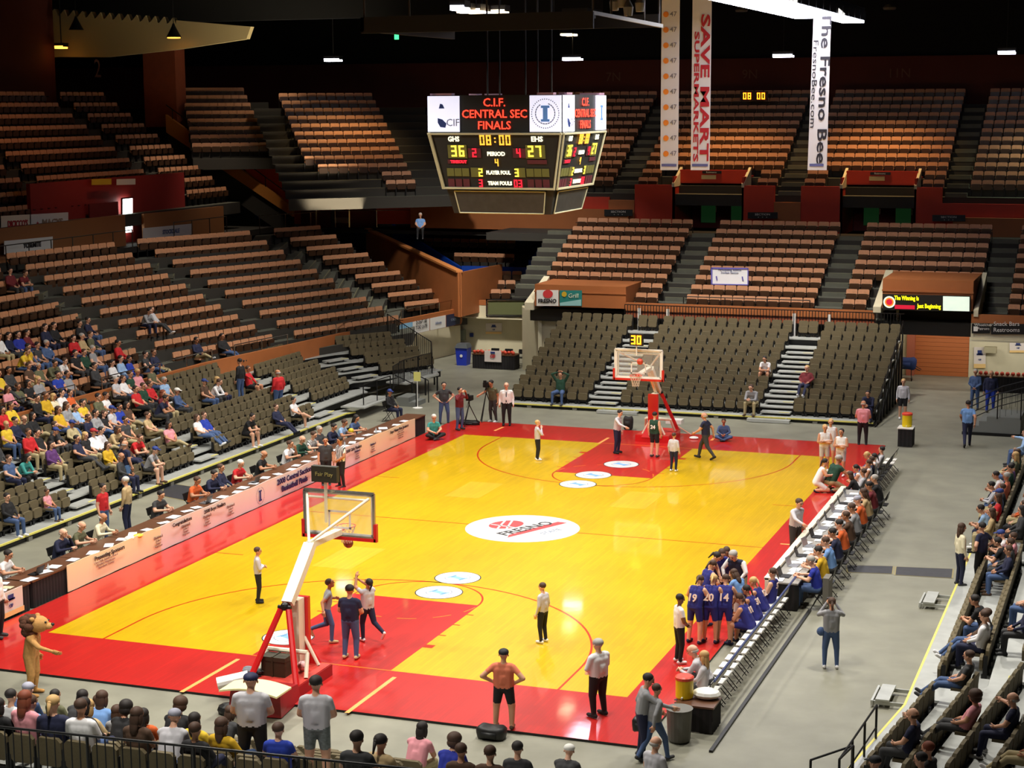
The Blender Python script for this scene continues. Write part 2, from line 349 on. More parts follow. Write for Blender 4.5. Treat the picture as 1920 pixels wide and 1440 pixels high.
def fdirs(rows, ref):
    """unit vector towards the court at each point of each row line"""
    out = []
    for k in range(len(rows)):
        a, b = (rows[k], rows[k + 1]) if k + 1 < len(rows) else (rows[k - 1], rows[k])
        r = []
        for i in range(len(rows[k])):
            d = Vector((a[i][0] - b[i][0], a[i][1] - b[i][1])); 
            if d.length < 1e-6: d = Vector(ref)
            t = Vector((a[min(i + 1, len(a) - 1)][0] - a[max(i - 1, 0)][0], a[min(i + 1, len(a) - 1)][1] - a[max(i - 1, 0)][1])).normalized()
            nrm = Vector((t[1], -t[0]));
            if nrm.dot(d) < 0: nrm = -nrm
            r.append(nrm)
        out.append(r)
    return out
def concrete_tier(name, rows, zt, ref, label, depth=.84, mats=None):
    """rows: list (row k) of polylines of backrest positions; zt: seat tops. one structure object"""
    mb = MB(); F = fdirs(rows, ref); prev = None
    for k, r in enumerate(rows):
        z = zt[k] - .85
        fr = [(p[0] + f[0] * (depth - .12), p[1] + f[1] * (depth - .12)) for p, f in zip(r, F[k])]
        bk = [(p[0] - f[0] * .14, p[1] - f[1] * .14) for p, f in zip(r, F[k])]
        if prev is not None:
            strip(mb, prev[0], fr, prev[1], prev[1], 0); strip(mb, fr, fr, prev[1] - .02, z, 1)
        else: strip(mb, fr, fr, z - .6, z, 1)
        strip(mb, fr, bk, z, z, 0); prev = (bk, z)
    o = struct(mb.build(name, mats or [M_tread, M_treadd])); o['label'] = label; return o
def aisle_steps(name, P0, P1, z0, z1, n, width, ref, lab, m=None, strip_m=None):
    """stair flight: P0 front foot point, P1 back, a half step between each pair of rows"""
    mb = MB(); P0 = Vector(P0[:2]); P1 = Vector(P1[:2]); d = (P1 - P0) / n; dn = d.normalized(); t = Vector((dn[1], -dn[0])) * width / 2
    for k in range(n):
        a = P0 + d * k; b = P0 + d * (k + .52); zz = z0 + (z1 - z0) * (k + .5) / n; zb = z0 + (z1 - z0) * k / n
        pts = [a - t, a + t, b + t, b - t]; mb.hexa([(p[0], p[1], zb) for p in pts] + [(p[0], p[1], zz) for p in pts], 0)
        q = [a - t, a + t, a + t + dn * .05, a - t + dn * .05]; mb.hexa([(p[0], p[1], zz) for p in q] + [(p[0], p[1], zz + .006) for p in q], 1)
    return mb

# ---- far retractable bleachers
def bleacher(name, label, rows, zt, ref, aisles, rowx=None, end_panels=True):
    root = empty(name, (rows[0][0][0], rows[0][0][1], 0)); tag(root, label, 'bleachers', 'retractable bleachers around the court')
    F = fdirs(rows, ref)
    for k, r in enumerate(rows):
        z = zt[k] - .72; mb = MB()
        for i in range(len(r) - 1):
            a, b = Vector(r[i]), Vector(r[i + 1]); fa, fb = F[k][i], F[k][i + 1]
            dz = .7 if k == 0 else .74
            q = [a + fa * dz, b + fb * dz, b - fb * .14, a - fa * .14]
            if (q[1] - q[0]).cross(q[3] - q[0]) < 0: q = [q[1], q[0], q[3], q[2]]
            mb.hexa([(p[0], p[1], z - .05) for p in q] + [(p[0], p[1], z) for p in q], 0)
        W(mb.build('deck_row', M_alu), root)
        mb = MB()
        for i in range(len(r) - 1):
            a, b = Vector(r[i]) + F[k][i] * .6, Vector(r[i + 1]) + F[k][i + 1] * .6
            mb.quad((a[0], a[1], max(0, z - .34) if k else 0.02), (b[0], b[1], max(0, z - .34) if k else 0.02), (b[0], b[1], z - .05), (a[0], a[1], z - .05))
        W(mb.build('underside_shade', M_black), root)  # black sheet standing in for the shade of the open deck underside
    for (p0, p1, k0, k1, wdt) in aisles:
        for k in range(k0, k1):
            t = (k - k0) / max(1, (len(rows) - 1 - k0)); 
            c = Vector(p0) + (Vector(p1) - Vector(p0)) * (k / (len(rows) - 1)); f = (Vector(p0) - Vector(p1)).normalized(); s = Vector((f[1], -f[0])) * wdt / 2
            z = zt[k] - .72; a = c - f * .12; b = c + f * .34
            if k + 1 >= len(rows): continue
            mb = MB(); q = [a - s, a + s, b + s, b - s]
            if (q[1] - q[0]).cross(q[3] - q[0]) < 0: q = q[::-1]
            mb.hexa([(p[0], p[1], z + .10) for p in q] + [(p[0], p[1], z + .155) for p in q], 0)
            for sg in (-1, 1):
                p = c + s * sg * .8 + f * .1; mb.box(p[0] - .03, p[0] + .03, p[1] - .03, p[1] + .03, z, z + .1, 1)
            o = W(mb.build('aisle_step', [M_alu, M_black]), root)
            mb = MB(); q = [b - s * .95, b - s * .25, b - s * .25 - f * .07, b - s * .95 - f * .07]
            if (q[1] - q[0]).cross(q[3] - q[0]) < 0: q = q[::-1]
            mb.hexa([(p[0], p[1], z + .156) for p in q] + [(p[0], p[1], z + .162) for p in q]); o2 = mb.build("yellow_nosing", M_yelp); o2.parent = o
    # yellow edge along the bottom deck, wheels, fold-down foot steps
    r = rows[0]; z = zt[0] - .72; mb = MB(); ft = MB()
    for i in range(len(r) - 1):
        a, b = Vector(r[i]) + F[0][i] * .7, Vector(r[i + 1]) + F[0][i + 1] * .7; ln = (b - a).length; d = (b - a).normalized(); f = F[0][i]
        q = [a + f * .004, b + f * .004, b - f * .05, a - f * .05]
        if (q[1] - q[0]).cross(q[3] - q[0]) < 0: q = q[::-1]
        mb.hexa([(p[0], p[1], z - .052) for p in q] + [(p[0], p[1], z + .003) for p in q])
        for j in range(int(ln / 2.1)):
            p = a + d * (1 + j * 2.1) - f * .12; ft.box(p[0] - .1, p[0] + .1, p[1] - .1, p[1] + .1, 0, max(.04, z - .09))
    W(mb.build('front_edge', M_yelp), root); W(ft.build('caster', mat('caster_grey', (120, 118, 110), .5)), root)
    return root
far_rows = [[(-.75, 36.45 + .862 * k), (15.25, 36.45 + .862 * k)] for k in range(9)]; far_z = [.9 + .305 * k for k in range(9)]
BF = bleacher('bleachers', 'grey retractable bleachers of nine rows behind the far hoop', far_rows, far_z, (0, -1), [((3.5, 36.45), (3.5, 36.45 + .862 * 8), 0, 7, 1.25), ((11.1, 36.45), (11.1, 36.45 + .862 * 8), 0, 7, 1.25)])
for k in range(9):
    y = far_rows[k][0][1]; z = far_z[k]
    add_row('brown', 'far bleachers', k, (-.75, y), (2.8, y), z, 7, (0, -1))
    add_row('brown', 'far bleachers', k, (4.25, y), (10.4, y), z, 12, (0, -1)); SL = SLOTS[-12:]
    for j, s_ in enumerate(SL): s_['i'] = 7 + j
    add_row('brown', 'far bleachers', k, (11.8, y), (15.25, y), z, 7, (0, -1))
    for j, s_ in enumerate(SLOTS[-7:]): s_['i'] = 19 + j
for k, xs in ((8, (2.8, 4.25)), (8, (10.4, 11.8))):
    add_row('brown', 'far bleachers', k, (xs[0] + .25, far_rows[8][0][1]), (xs[1] - .25, far_rows[8][0][1]), far_z[8], 2, (0, -1))
    for s_ in SLOTS[-2:]: s_['i'] += 26 + (2 if xs[0] > 5 else 0)
# fold-down foot steps in front of the far stand
for u, v in ((1135, 785), (1437, 791)):
    p = pz(u, v, .1); mb = MB(); mb.box(p[0] - .9, p[0] + .9, 35.3, 35.62, .1, .14); mb.box(p[0] - .9, p[0] + .9, 35.3, 35.33, .02, .1)
    for s in (-.7, .7): mb.box(p[0] + s - .02, p[0] + s + .02, 35.5, 35.75, .02, .16)
    W(mb.build('foot_step', M_alu), BF)
# side drapes and side frame of the far stand (right end): dark cross-braced frame
mb = MB()
for k in range(9):
    y = far_rows[k][0][1]; z = far_z[k] - .72
    mb.box(15.3, 15.36, y - .03, y + .03, 0, z + .9 if k % 2 == 0 else z)
    mb.tube((15.33, y - .8, z - .3 + .75), (15.33, y, z + .75), .03); mb.tube((15.33, y - .8, max(.05, z - .9)), (15.33, y, z), .03)
mb.quad((15.27, 36.0, 0.02), (15.27, 43.6, 0.02), (15.27, 43.6, 2.6), (15.27, 36.0, .15))
W(mb.build('side_frame', M_steel), BF)

# ---- left retractable bleachers
Lx = lambda k: -6.95 - .87 * k
def L2(k):
    kk = k - 2; return ((-7.8 - .9 * kk, 36.7 + .3 * kk), (-6.2 - .75 * kk, 40.2 + .08 * kk))
left_rows = [[(Lx(k), 3.0), (Lx(k), 30.9 if k == 0 else 34.4 if k == 1 else 35.2)] + ([L2(k)[0], L2(k)[1]] if k >= 2 else [(Lx(k) + .1, 31.2 if k == 0 else 34.8), (Lx(k) + .3, 31.6 if k == 0 else 35.8)]) for k in range(6)]
left_z = [.95 + .305 * k for k in range(6)]
BL = bleacher('bleachers', 'long grey retractable bleachers of six rows filled with the crowd', left_rows, left_z, (1, 0), [((Lx(0), 29.7), (Lx(5), 29.7), 0, 5, 1.5), ((Lx(0), 19.85), (Lx(5), 19.85), 0, 5, 1.3), ((Lx(0), 11.8), (Lx(5), 11.8), 0, 5, 1.2), ((-6.2, 35.6), (-10.5, 37.0), 2, 5, 1.3)])
for k in range(6):
    segs = [(4.0, 11.2, 14), (12.5, 19.1, 13), (20.6, 28.9, 16)]
    if k == 0: segs.append((30.5, 30.95, 0))
    elif k == 1: segs.append((30.5, 34.2, 7))
    else: segs.append((30.5, 34.9, 9))
    i0 = 0
    for y0, y1, n in segs:
        if n == 0: continue
        add_row('brown', 'left bleachers', k, (Lx(k), y0), (Lx(k), y1), left_z[k], n, (1, 0))
        for j, s_ in enumerate(SLOTS[-n:]): s_['i'] = i0 + j
        i0 += n
    if k >= 2:
        a, b = L2(k); d = Vector((b[0] - a[0], b[1] - a[1])).normalized(); n = 8; off = .55
        aa = Vector(a) + d * off
        add_row('brown', 'left bleachers', k, aa, b, left_z[k], n, (d[1], -d[0]))
        for j, s_ in enumerate(SLOTS[-n:]): s_['i'] = i0 + j
# ---- right retractable bleachers
def Rp(k, y): return 21.9 + .9 * k - (.126 * (1 - y) if y < 1 else 0)
right_rows = [[(Rp(k, y), y) for y in (-9.5, 1.0, 29.5)] for k in range(6)]
right_z = [.95 + .305 * k for k in range(6)]
BR = bleacher('bleachers', 'grey retractable bleachers on the right with yellow edged deck and scattered crowd', right_rows, right_z, (-1, 0), [((21.9, 13.2), (26.4, 13.2), 0, 5, 1.1), ((21.9, 1.5), (26.4, 1.5), 0, 5, .9)])
for k in range(6):
    i0 = 0
    for y0, y1, n in ((-9.4, .7, 20), (2.3, 12.4, 20), (13.9, 29.0, 30)):
        add_row('brown', 'right bleachers', k, (Rp(k, y0), y0), (Rp(k, y1), y1), right_z[k], n, (-1, 0) if y0 > 0 else (-.992, .125))
        for j, s_ in enumerate(SLOTS[-n:]): s_['i'] = i0 + j
        i0 += n
# ---- near stand (seen from behind)
def Np(k, x): return -7.3 - .86 * k + (.02 * (x - 8) if k else 0)
near_rows = [[(x, Np(k, x)) for x in (-1.0, 17.5)] for k in range(9)]; near_z = [.95 + .305 * k for k in range(9)]
BN = bleacher('bleachers', 'grey retractable bleachers nearest the camera, seen from behind', near_rows, near_z, (0, 1), [((14.3, -7.3), (14.3, -14.2), 0, 8, 1.1)])
for k in range(9):
    add_row('brown', 'near bleachers', k, (-.9, Np(k, -1)), (13.7, Np(k, 13.7)), near_z[k], 29, (-.02 if k else 0, 1))
    add_row('brown', 'near bleachers', k, (14.9, Np(k, 15)), (17.3, Np(k, 17)), near_z[k], 5, (0, 1))
    for j, s_ in enumerate(SLOTS[-5:]): s_['i'] = 29 + j

# ------------------------------------------------------------------ fixed lower tiers
# left side, four sections S1..S4 measured row by row
rl = .48; nL = 10; LZ0 = 2.95
S1R = [(290, 673), (255, 652), (218, 631), (183, 609), (147, 587.5), (110, 567), (73, 543)]
S2L = [(327, 663), (292.5, 641.7), (255, 621.7), (218, 600), (184, 578), (150, 557.5), (114, 537.5), (81, 517), (46, 497.5), (18, 477)]
S2R = [(514, 628), (479, 608), (445, 589), (411.7, 570), (378, 550), (346.7, 530), (315, 511.7), (281.7, 491.7), (248, 473), (216.7, 456)]
S3L = [(553, 622), (519, 601.7), (485, 581.7), (453, 561.7), (420, 545), (388, 525), (356, 507), (323, 487), (292, 468)]
S3R = [(None), (718, 574), (687.5, 556), (656, 540), (623, 521), (593, 503), (562, 485), (532, 467.5), (500, 451), (469, 433)]
S4L = [(762, 568), (728, 550), (696, 532), (664, 514), (635, 497), (604, 479), (574, 462), (544, 445), (516, 430)]
S4R = [(840, 559), (810, 541), (779, 524), (748, 507), (720, 490), (690, 473), (660, 456), (628, 440), (602, 423)]
def fitline(S, z0, r, nn):
    K = [k for k, s in enumerate(S) if s]; P = [pz(*S[k], z0 + r * k) for k in K]
    fx = np.polyfit(K, [p[0] for p in P], 1); fy = np.polyfit(K, [p[1] for p in P], 1)
    return [(float(np.polyval(fx, k)), float(np.polyval(fy, k))) for k in range(nn)]
lz = [LZ0 + rl * k for k in range(nL)]
E1, E2l, E2r, E3l, E3r, E4l, E4r = [fitline(S, LZ0, rl, nL) for S in (S1R, S2L, S2R, S3L, S3R, S4L, S4R)]
E0 = [(p[0] + .1, 8.0) for p in E1]
LT = [[E0[k], E1[k], E2l[k], E2r[k], E3l[k], E3r[k], E4l[k], E4r[k], (E4r[k][0] + (E4r[k][0] - E4l[k][0]) * .25, E4r[k][1] + (E4r[k][1] - E4l[k][1]) * .25)] for k in range(nL)]
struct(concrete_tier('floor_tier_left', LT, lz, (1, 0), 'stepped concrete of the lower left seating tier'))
def section(stand, A, B, zt, n, k0=0, nrows=None, kind='salmon', i0=0, limits={}):
    for k in range(k0, nrows or len(zt)):
        a, b = Vector(A[k]), Vector(B[k]); d = (b - a).normalized(); f = Vector((d[1], -d[0]))
        ln = (b - a).length; nn = n if n else max(1, round(ln / .56))
        add_row(kind, stand, k, a, b, zt[k], nn, (f[0], f[1]), skip=limits.get(k, ()))
        for s_ in SLOTS[-(nn - len([q for q in limits.get(k, ()) if q < nn])):]: s_['i'] += i0
section('lower left tier, leftmost block', E0, E1, lz, 29)
section('lower left tier, second block', E2l, E2r, lz, 12)
section('lower left tier, third block', E3l, E3r, lz, 13, nrows=10)
section('lower left tier, block by the corner', E4l, E4r, lz, 6, nrows=9)
for nm, A, B in (('a', E1, E2l), ('b', E2r, E3l), ('c', E3r, E4l)):
    p0 = (Vector(A[0]) + Vector(B[0])) / 2; p1 = (Vector(A[9]) + Vector(B[9])) / 2; d = (p0 - p1).normalized(); 
    mb = aisle_steps('aisle', p0 + d * .72 - (p0 - p1) / 9, p1 + d * .72, lz[1] - .85 - rl, lz[9] - .85, 9, (Vector(A[0]) - Vector(B[0])).length * .9, None, None)
    o = struct(mb.build('trim_aisle_stairs', [M_tread, mat('step_edge', (128, 124, 92), .7)]))
# far side tier
fz = [4.15 + .39 * k for k in range(9)]; fy = [45.6 + .83 * k for k in range(9)]
FT = [[(-2.9 if k < 2 else -4.3, fy[k]), (-2.8, fy[k]), (3.4, fy[k]), (4.8, fy[k]), (10.9, fy[k]), (12.25, fy[k]), (18.3, fy[k]), (19.7, fy[k]), (27, fy[k])] for k in range(9)]
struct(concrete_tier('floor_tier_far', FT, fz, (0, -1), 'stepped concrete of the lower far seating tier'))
for nm, x0, x1, n, cut in (('left block', -2.85, 3.4, 11, (0, 1)), ('middle block', 4.8, 10.95, 11, ()), ('right block', 12.25, 18.3, 11, (0, 1, 2)), ('block at the right edge', 19.65, 26.5, 12, ())):
    for k in range(9):
        skip = ()
        if k in cut: skip = tuple(range(0, 9)) if nm == 'left block' else tuple(range(2, 11))
        add_row('salmon', 'lower far tier, ' + nm, k, (x0, fy[k]), (x1, fy[k]), fz[k], n, (0, -1), skip)
for xc in (4.1, 11.6, 19.0):
    mb = aisle_steps('a', (xc, 45.6 - .72 + .83), (xc, 45.6 - .72 + .83 * 9), fz[0] - .85, fz[8] - .85 + .39, 9, 1.2, None, None); struct(mb.build('trim_aisle_stairs', [M_tread, mat('step_edge', (128, 124, 92), .7)]))
mb = aisle_steps('a', (-3.6, 45.6 - .72 + .83 * 2), (-3.6, 45.6 - .72 + .83 * 9), fz[2] - .85 - .0, fz[8] - .85 + .39, 7, 1.3, None, None); struct(mb.build('trim_aisle_stairs', [M_tread, mat('step_edge', (128, 124, 92), .7)]))
# corner rows between the two tiers
QR = [((-8.98, 52.41), (-6.88, 53.04)), ((-9.15, 53.3), (-6.94, 54.0)), ((-8.05, 54.7), (-6.95, 55.05))]
for k, (a, b) in enumerate(QR):
    d = (Vector(b) - Vector(a)).normalized(); add_row('salmon', 'small corner block', k, a, b, 3.3 + .4 * k, 4 if k < 2 else 2, (d[1], -d[0]))
QT = [[(-10.2, 52.1 + .9 * k), (-6.2, 53.2 + .9 * k), (-4.6, 53.4 + .9 * k)] for k in range(4)]
struct(concrete_tier('floor_tier_corner', QT, [3.3 + .4 * k for k in range(4)], (.3, -1), 'stepped concrete of the small corner block'))

# ------------------------------------------------------------------ upper tiers
uz = [9.2 + .425 * k for k in range(12)]; uy = [57.2 + .8 * k for k in range(12)]
UT = [[(-13, uy[k]), (-2.3, uy[k]), (-.9, uy[k]), (6.8, uy[k]), (8.2, uy[k]), (15.4, uy[k]), (16.7, uy[k]), (26, uy[k])] for k in range(12)]
struct(concrete_tier('floor_tier_upper_far', UT, uz, (0, -1), 'stepped concrete of the upper far seating tier', depth=.8))
def uxk(px_, k): return px_
for nm, x0, x1, n in (('block behind the scoreboard', -10.9, -2.35, 15), ('block between scoreboard and banners', -.95, 6.75, 14), ('block right of the newspaper banner', 8.15, 15.4, 13), ('block at the right edge', 16.7, 25.2, 15)):
    for k in range(12):
        skip = ()
        if k < 2 and nm.startswith('block between'): skip = tuple(range(2, 12))
        if k < 2 and nm.startswith('block right of'): skip = tuple(range(2, 11))
        w_ = .09 * k
        add_row('salmon', 'upper far tier, ' + nm, k, (x0, uy[k]), (x1, uy[k]), uz[k], n, (0, -1), skip)
for xc, wd in ((-1.6, 1.2), (7.5, 1.2), (16.05, 1.1)):
    mb = aisle_steps('a', (xc, uy[0] - .7), (xc, uy[11] - .7), uz[0] - .85, uz[11] - .85, 11, wd, None, None); struct(mb.build('trim_aisle_stairs', [M_tread, mat('step_edge', (128, 124, 92), .7)]))
# corner block (turned)
dq = Vector((.755, .656)); bq = Vector((-.62, .785))
K0 = [Vector((-11.9, 51.9)) + bq * .85 * k for k in range(12)]; KL = [p - dq * 5.6 for p in K0]
zq = [9.2 + .425 * k for k in range(12)]
KT = [[tuple(KL[k] - dq * 1.6), tuple(KL[k]), tuple(K0[k]), tuple(K0[k] + dq * 3.0)] for k in range(12)]
struct(concrete_tier('floor_tier_upper_corner', KT, zq, (.66, -.75), 'stepped concrete of the upper corner seating', depth=.85))
section('upper corner block', [tuple(p) for p in KL], [tuple(p) for p in K0], zq, 10, limits={0: tuple(range(7)), 1: tuple(range(7)), 2: (0,)})
# block right of the sloping parapet
T0 = [Vector((-21.2, 52.8)) + Vector((-.56, .64)) * k for k in range(8)]; TL_ = [p - Vector((.85, .53)) * (4.2 - .1 * k) for k, p in enumerate(T0)]; zt_ = [11.15 + .44 * k for k in range(8)]
section('upper block beside the sloping parapet', [tuple(p) for p in TL_], [tuple(p) for p in T0], zt_, 8)
struct(concrete_tier('floor_tier_upper_turn', [[tuple(TL_[k]), tuple(T0[k]), tuple(T0[k] + Vector((.85, .53)) * 1.4)] for k in range(8)], zt_, (.6, -.8), 'stepped concrete of the upper turning block', depth=.84))
# left upper tier
gx = [-22.5 - .84 * k for k in range(10)]; gz = [8.8 + .575 * k for k in range(10)]
GT = [[(gx[k], 18), (gx[k], 33.6), (gx[k], 35.0), (gx[k], 44.6), (gx[k], 45.9), (gx[k], 50.4)] for k in range(10)]
struct(concrete_tier('floor_tier_upper_left', GT, gz, (1, 0), 'stepped concrete of the upper left seating tier'))
for nm, y0, y1, n, cut in (('leftmost block', 20, 33.7, 24, {}), ('middle block', 35.0, 44.5, 17, {0: tuple(range(2, 17)), 1: tuple(range(2, 15))}), ('block before the parapet', 45.9, 50.2, 7, {})):
    for k in range(10):
        add_row('salmon', 'upper left tier, ' + nm, k, (gx[k], y0), (gx[k], y1), gz[k], n, (1, 0), cut.get(k, ()))

# ------------------------------------------------------------------ walls of the bowl
def wall(name, pts, z0, z1, th, m, label=None):
    """vertical wall along a plan polyline; z0/z1 numbers or per point lists"""
    mb = MB(); n = len(pts); Z0 = z0 if isinstance(z0, (list, tuple)) else [z0] * n; Z1 = z1 if isinstance(z1, (list, tuple)) else [z1] * n
    for i in range(n - 1):
        a, b = Vector(pts[i][:2]), Vector(pts[i + 1][:2]); t = (b - a).normalized(); q = Vector((-t[1], t[0])) * th
        mb.hexa([(a[0], a[1], Z0[i]), (b[0], b[1], Z0[i + 1]), (b[0] + q[0], b[1] + q[1], Z0[i + 1]), (a[0] + q[0], a[1] + q[1], Z0[i]), (a[0], a[1], Z1[i]), (b[0], b[1], Z1[i + 1]), (b[0] + q[0], b[1] + q[1], Z1[i + 1]), (a[0] + q[0], a[1] + q[1], Z1[i])])
    o = struct(mb.build(name, m)); 
    if label: o['label'] = label
    return o
# left fascia with rails
LFp = [(-11.62, 4), (-11.55, 28), (-10.75, 34.4), (-10.3, 38.4), (-10.0, 42.9), (-8.75, 50.0), (-9.2, 51.3)]
wall('wall_left_fascia', LFp[::-1], 1.7, 2.56, .16, M_orbr, 'orange-brown parapet in front of the lower left seats')
wall('wall_left_under', [(-11.9, 4), (-11.9, 33), (-10.9, 40), (-10.2, 44), (-9.3, 51.4)][::-1], 0, 1.75, .12, M_cream)
wall('wall_corner', [(-9.0, 51.3), (-5.05, 51.3)], 1.95, 2.6, .2, M_cream, 'cream band of wall under the corner seats')
wall('wall_corner_cap', [(-9.0, 51.28), (-5.05, 51.28)], 2.6, 2.86, .22, M_orbr)
wall('wall_corner_lower', [(-14, 52.0), (-4.2, 52.0)], 0, 1.98, .2, M_cream, 'cream concrete wall behind the recycling bin and table')
wall('wall_corner_pier', [(-3.9, 46.5), (-5.1, 51.4)][::-1], 0, 3.2, .25, M_cream)
wall('wall_far_pier', [(-3.9, 46.5), (-2.5, 44.9)], 0, 3.15, .2, M_cream)
# far side: sign box, railing fascia, screen box, sign wall
def boxs(name, x0, x1, y0, y1, z0, z1, m, label=None):
    mb = MB(); mb.box(x0, x1, y0, y1, z0, z1); o = struct(mb.build(name, m)); 
    if label: o['label'] = label
    return o
boxs('wall_far_signbox', -2.45, 2.15, 44.3, 47.2, 3.5, 4.55, M_orbr, 'orange-brown box over the left entrance with two sponsor boards')
boxs('trim_signbox_band', -2.47, 2.17, 44.26, 44.3, 4.18, 4.24, M_orbr)
mb = MB(); mb.hexa([(-2.95, 44.2, 3.3), (-2.5, 44.2, 3.3), (-2.5, 46.6, 3.3), (-2.95, 46.6, 3.3), (-2.95, 44.2, 3.65), (-2.5, 44.2, 3.65), (-2.4, 46.4, 4.75), (-2.7, 46.4, 4.75)]); struct(mb.build('wall_slope_cap', M_cream))
wall('wall_far_fascia', [(2.15, 44.3), (13.95, 44.3)], 3.42, 3.8, .18, M_orbr, 'orange-brown parapet above the far bleachers')
wall('wall_far_fascia_low', [(2.15, 44.36), (13.95, 44.36)], 3.1, 3.42, .12, mat('rust_band', (150, 76, 46), .6))
wall('wall_far_back', [(-2.4, 45.2), (14.3, 45.2)], 0, 3.12, .1, M_cream, 'cream wall behind the black bars of the far bleachers')
mb = MB()
x = 2.3
bars = []
bar_root = empty('guard_rail', (2.2, 43.95, 2.4)); tag(bar_root, 'row of thin black upright bars behind the top row of the far bleachers', 'railing')
bm_ = MB(); bm_.box(-.015, .015, -.015, .015, 0, 1.35); bme = bm_.mesh('bar', [M_steel])
nb = 92
for i in range(nb):
    o = inst('bar', bme, bar_root, (i * .142, 0, 0)) if i < 92 else None
mb = MB(); mb.box(0, 13.1, -.02, .02, 1.33, 1.37); mb.box(0, 13.1, -.02, .02, .05, .09); mb.build('top_bar', M_steel, bar_root)
mb = MB()
for x in (2.9 - 2.2, 4.3 - 2.2, 10.3 - 2.2, 11.9 - 2.2): mb.box(x - .07, x + .07, .04, .1, -.2, 1.2)
mb.build('white_post', M_white, bar_root)
boxs('wall_screen_box', 14.25, 18.25, 44.3, 48.1, 3.95, 5.28, M_orbr, 'orange-brown box over the big roller door')
boxs('trim_screen_band', 14.23, 18.27, 44.25, 44.31, 4.72, 4.8, M_orbr)
mb = MB()
for x0, x1 in ((13.85, 14.2), (18.3, 18.5)): mb.hexa([(x0, 44.25, 3.7), (x1, 44.25, 3.7), (x1, 47.9, 3.7), (x0, 47.9, 3.7), (x0, 44.25, 4.0), (x1, 44.25, 4.0), (x1, 47.9, 5.35), (x0, 47.9, 5.35)])
struct(mb.build('wall_box_cheeks', M_cream))
wall('wall_far_fascia_right', [(18.2, 44.3), (30, 44.3)], 3.42, 3.8, .18, M_orbr)
wall('wall_far_signband', [(18.2, 44.32), (30, 44.32)], 2.68, 3.42, .3, M_cream, 'cream band carrying the black direction signs')
wall('wall_far_right', [(17.55, 50.6), (30, 50.6)], 0, 3.3, .2, M_cream, 'cream concrete wall with posters behind the right bleachers')
wall('wall_door_side', [(14.1, 50.55), (14.95, 50.55)], 0, 4.2, .2, M_cream)
wall('wall_vom_side', [(14.75, 45.3), (14.1, 50.55)][::-1], 0, 4.0, .12, M_cream)
boxs('wall_door_jamb', 14.62, 15.0, 50.3, 50.55, 0, 2.1, mat('brick_red_paint', (170, 92, 66), .7))
boxs('ceiling_entrance', 14.2, 18.3, 44.6, 51, 3.9, 3.97, mat('soffit', (150, 132, 104), .8))
dr = empty('door_1', (16.25, 50.68, 0)); struct(dr)
sl = MB(); sl.box(-1.31, 1.31, -.02, .02, 0, .193); 
sm = MB(); sm.prism([(0, 0), (0, .19), (-.02, .17), (-.02, .02)], -1.31, 1.31); me_s = MB(); me_s.box(-1.31, 1.31, -.025, .025, .006, .2); me_sl = me_s.mesh('door_slat', [mat('door_tan', (186, 104, 54), .6)])
for i in range(18): inst('door_slat', me_sl, dr, (0, 0, i * .205))
for x in (14.9, 20.0): pass
# recess behind the sign box and dark wings
boxs('wall_entrance_dark', -3.4, 2.2, 49.0, 49.2, 0, 3.5, mat('entrance_brown', (92, 60, 38), .8))
# ledge shadow line under the sign band
boxs('trim_ledge', 18.2, 30, 44.2, 44.7, 2.6, 2.68, M_cream); boxs('trim_ledge', -9.0, -5.0, 51.1, 52, 1.9, 1.97, M_cream)

# ------------------------------------------------------------------ brown wall and blue corner
cw = empty('wall_corner_slope', (0, 0, 0)); struct(cw)
a = pz(858, 562, 2.9); A0 = Vector((-8.35, 49.0)); B0 = Vector((-17.2, 56.9))
mb = MB(); zt0 = py(858, 511, 49.0)[2]; 
def ztop(P, u, v):
    d = ray(u, v); t = ((P[0] - CP[0]) ** 2 + (P[1] - CP[1]) ** 2) ** .5 / (d[0] ** 2 + d[1] ** 2) ** .5; return CP[2] + t * d[2]
uA = proj((A0[0], A0[1], 3))[0]; uB = proj((B0[0], B0[1], 6))[0]
zA = ztop(A0, 858, 511); zB = ztop(B0, 687, 431)
mb.hexa([(A0[0], A0[1], 2.2), (A0[0] + .15, A0[1] + .15, 2.2), (B0[0] + .15, B0[1] + .15, 2.2), (B0[0], B0[1], 2.2), (A0[0], A0[1], zA), (A0[0] + .15, A0[1] + .15, zA), (B0[0] + .15, B0[1] + .15, zB), (B0[0], B0[1], zB)])
W(mb.build('panel', M_orbr), cw)
mb = MB(); mb.hexa([(A0[0] - .06, A0[1] - .06, zA), (A0[0] + .2, A0[1] + .2, zA), (B0[0] + .2, B0[1] + .2, zB), (B0[0] - .06, B0[1] - .06, zB), (A0[0] - .06, A0[1] - .06, zA + .1), (A0[0] + .2, A0[1] + .2, zA + .1), (B0[0] + .2, B0[1] + .2, zB + .1), (B0[0] - .06, B0[1] - .06, zB + .1)])
W(mb.build('cap', mat('orange_brown_cap', (196, 124, 66), .6)), cw)
wall('wall_corner_return', [(A0[0], A0[1]), (-7.9, 54.2)][::-1], 2.2, zA, .1, M_orbr)
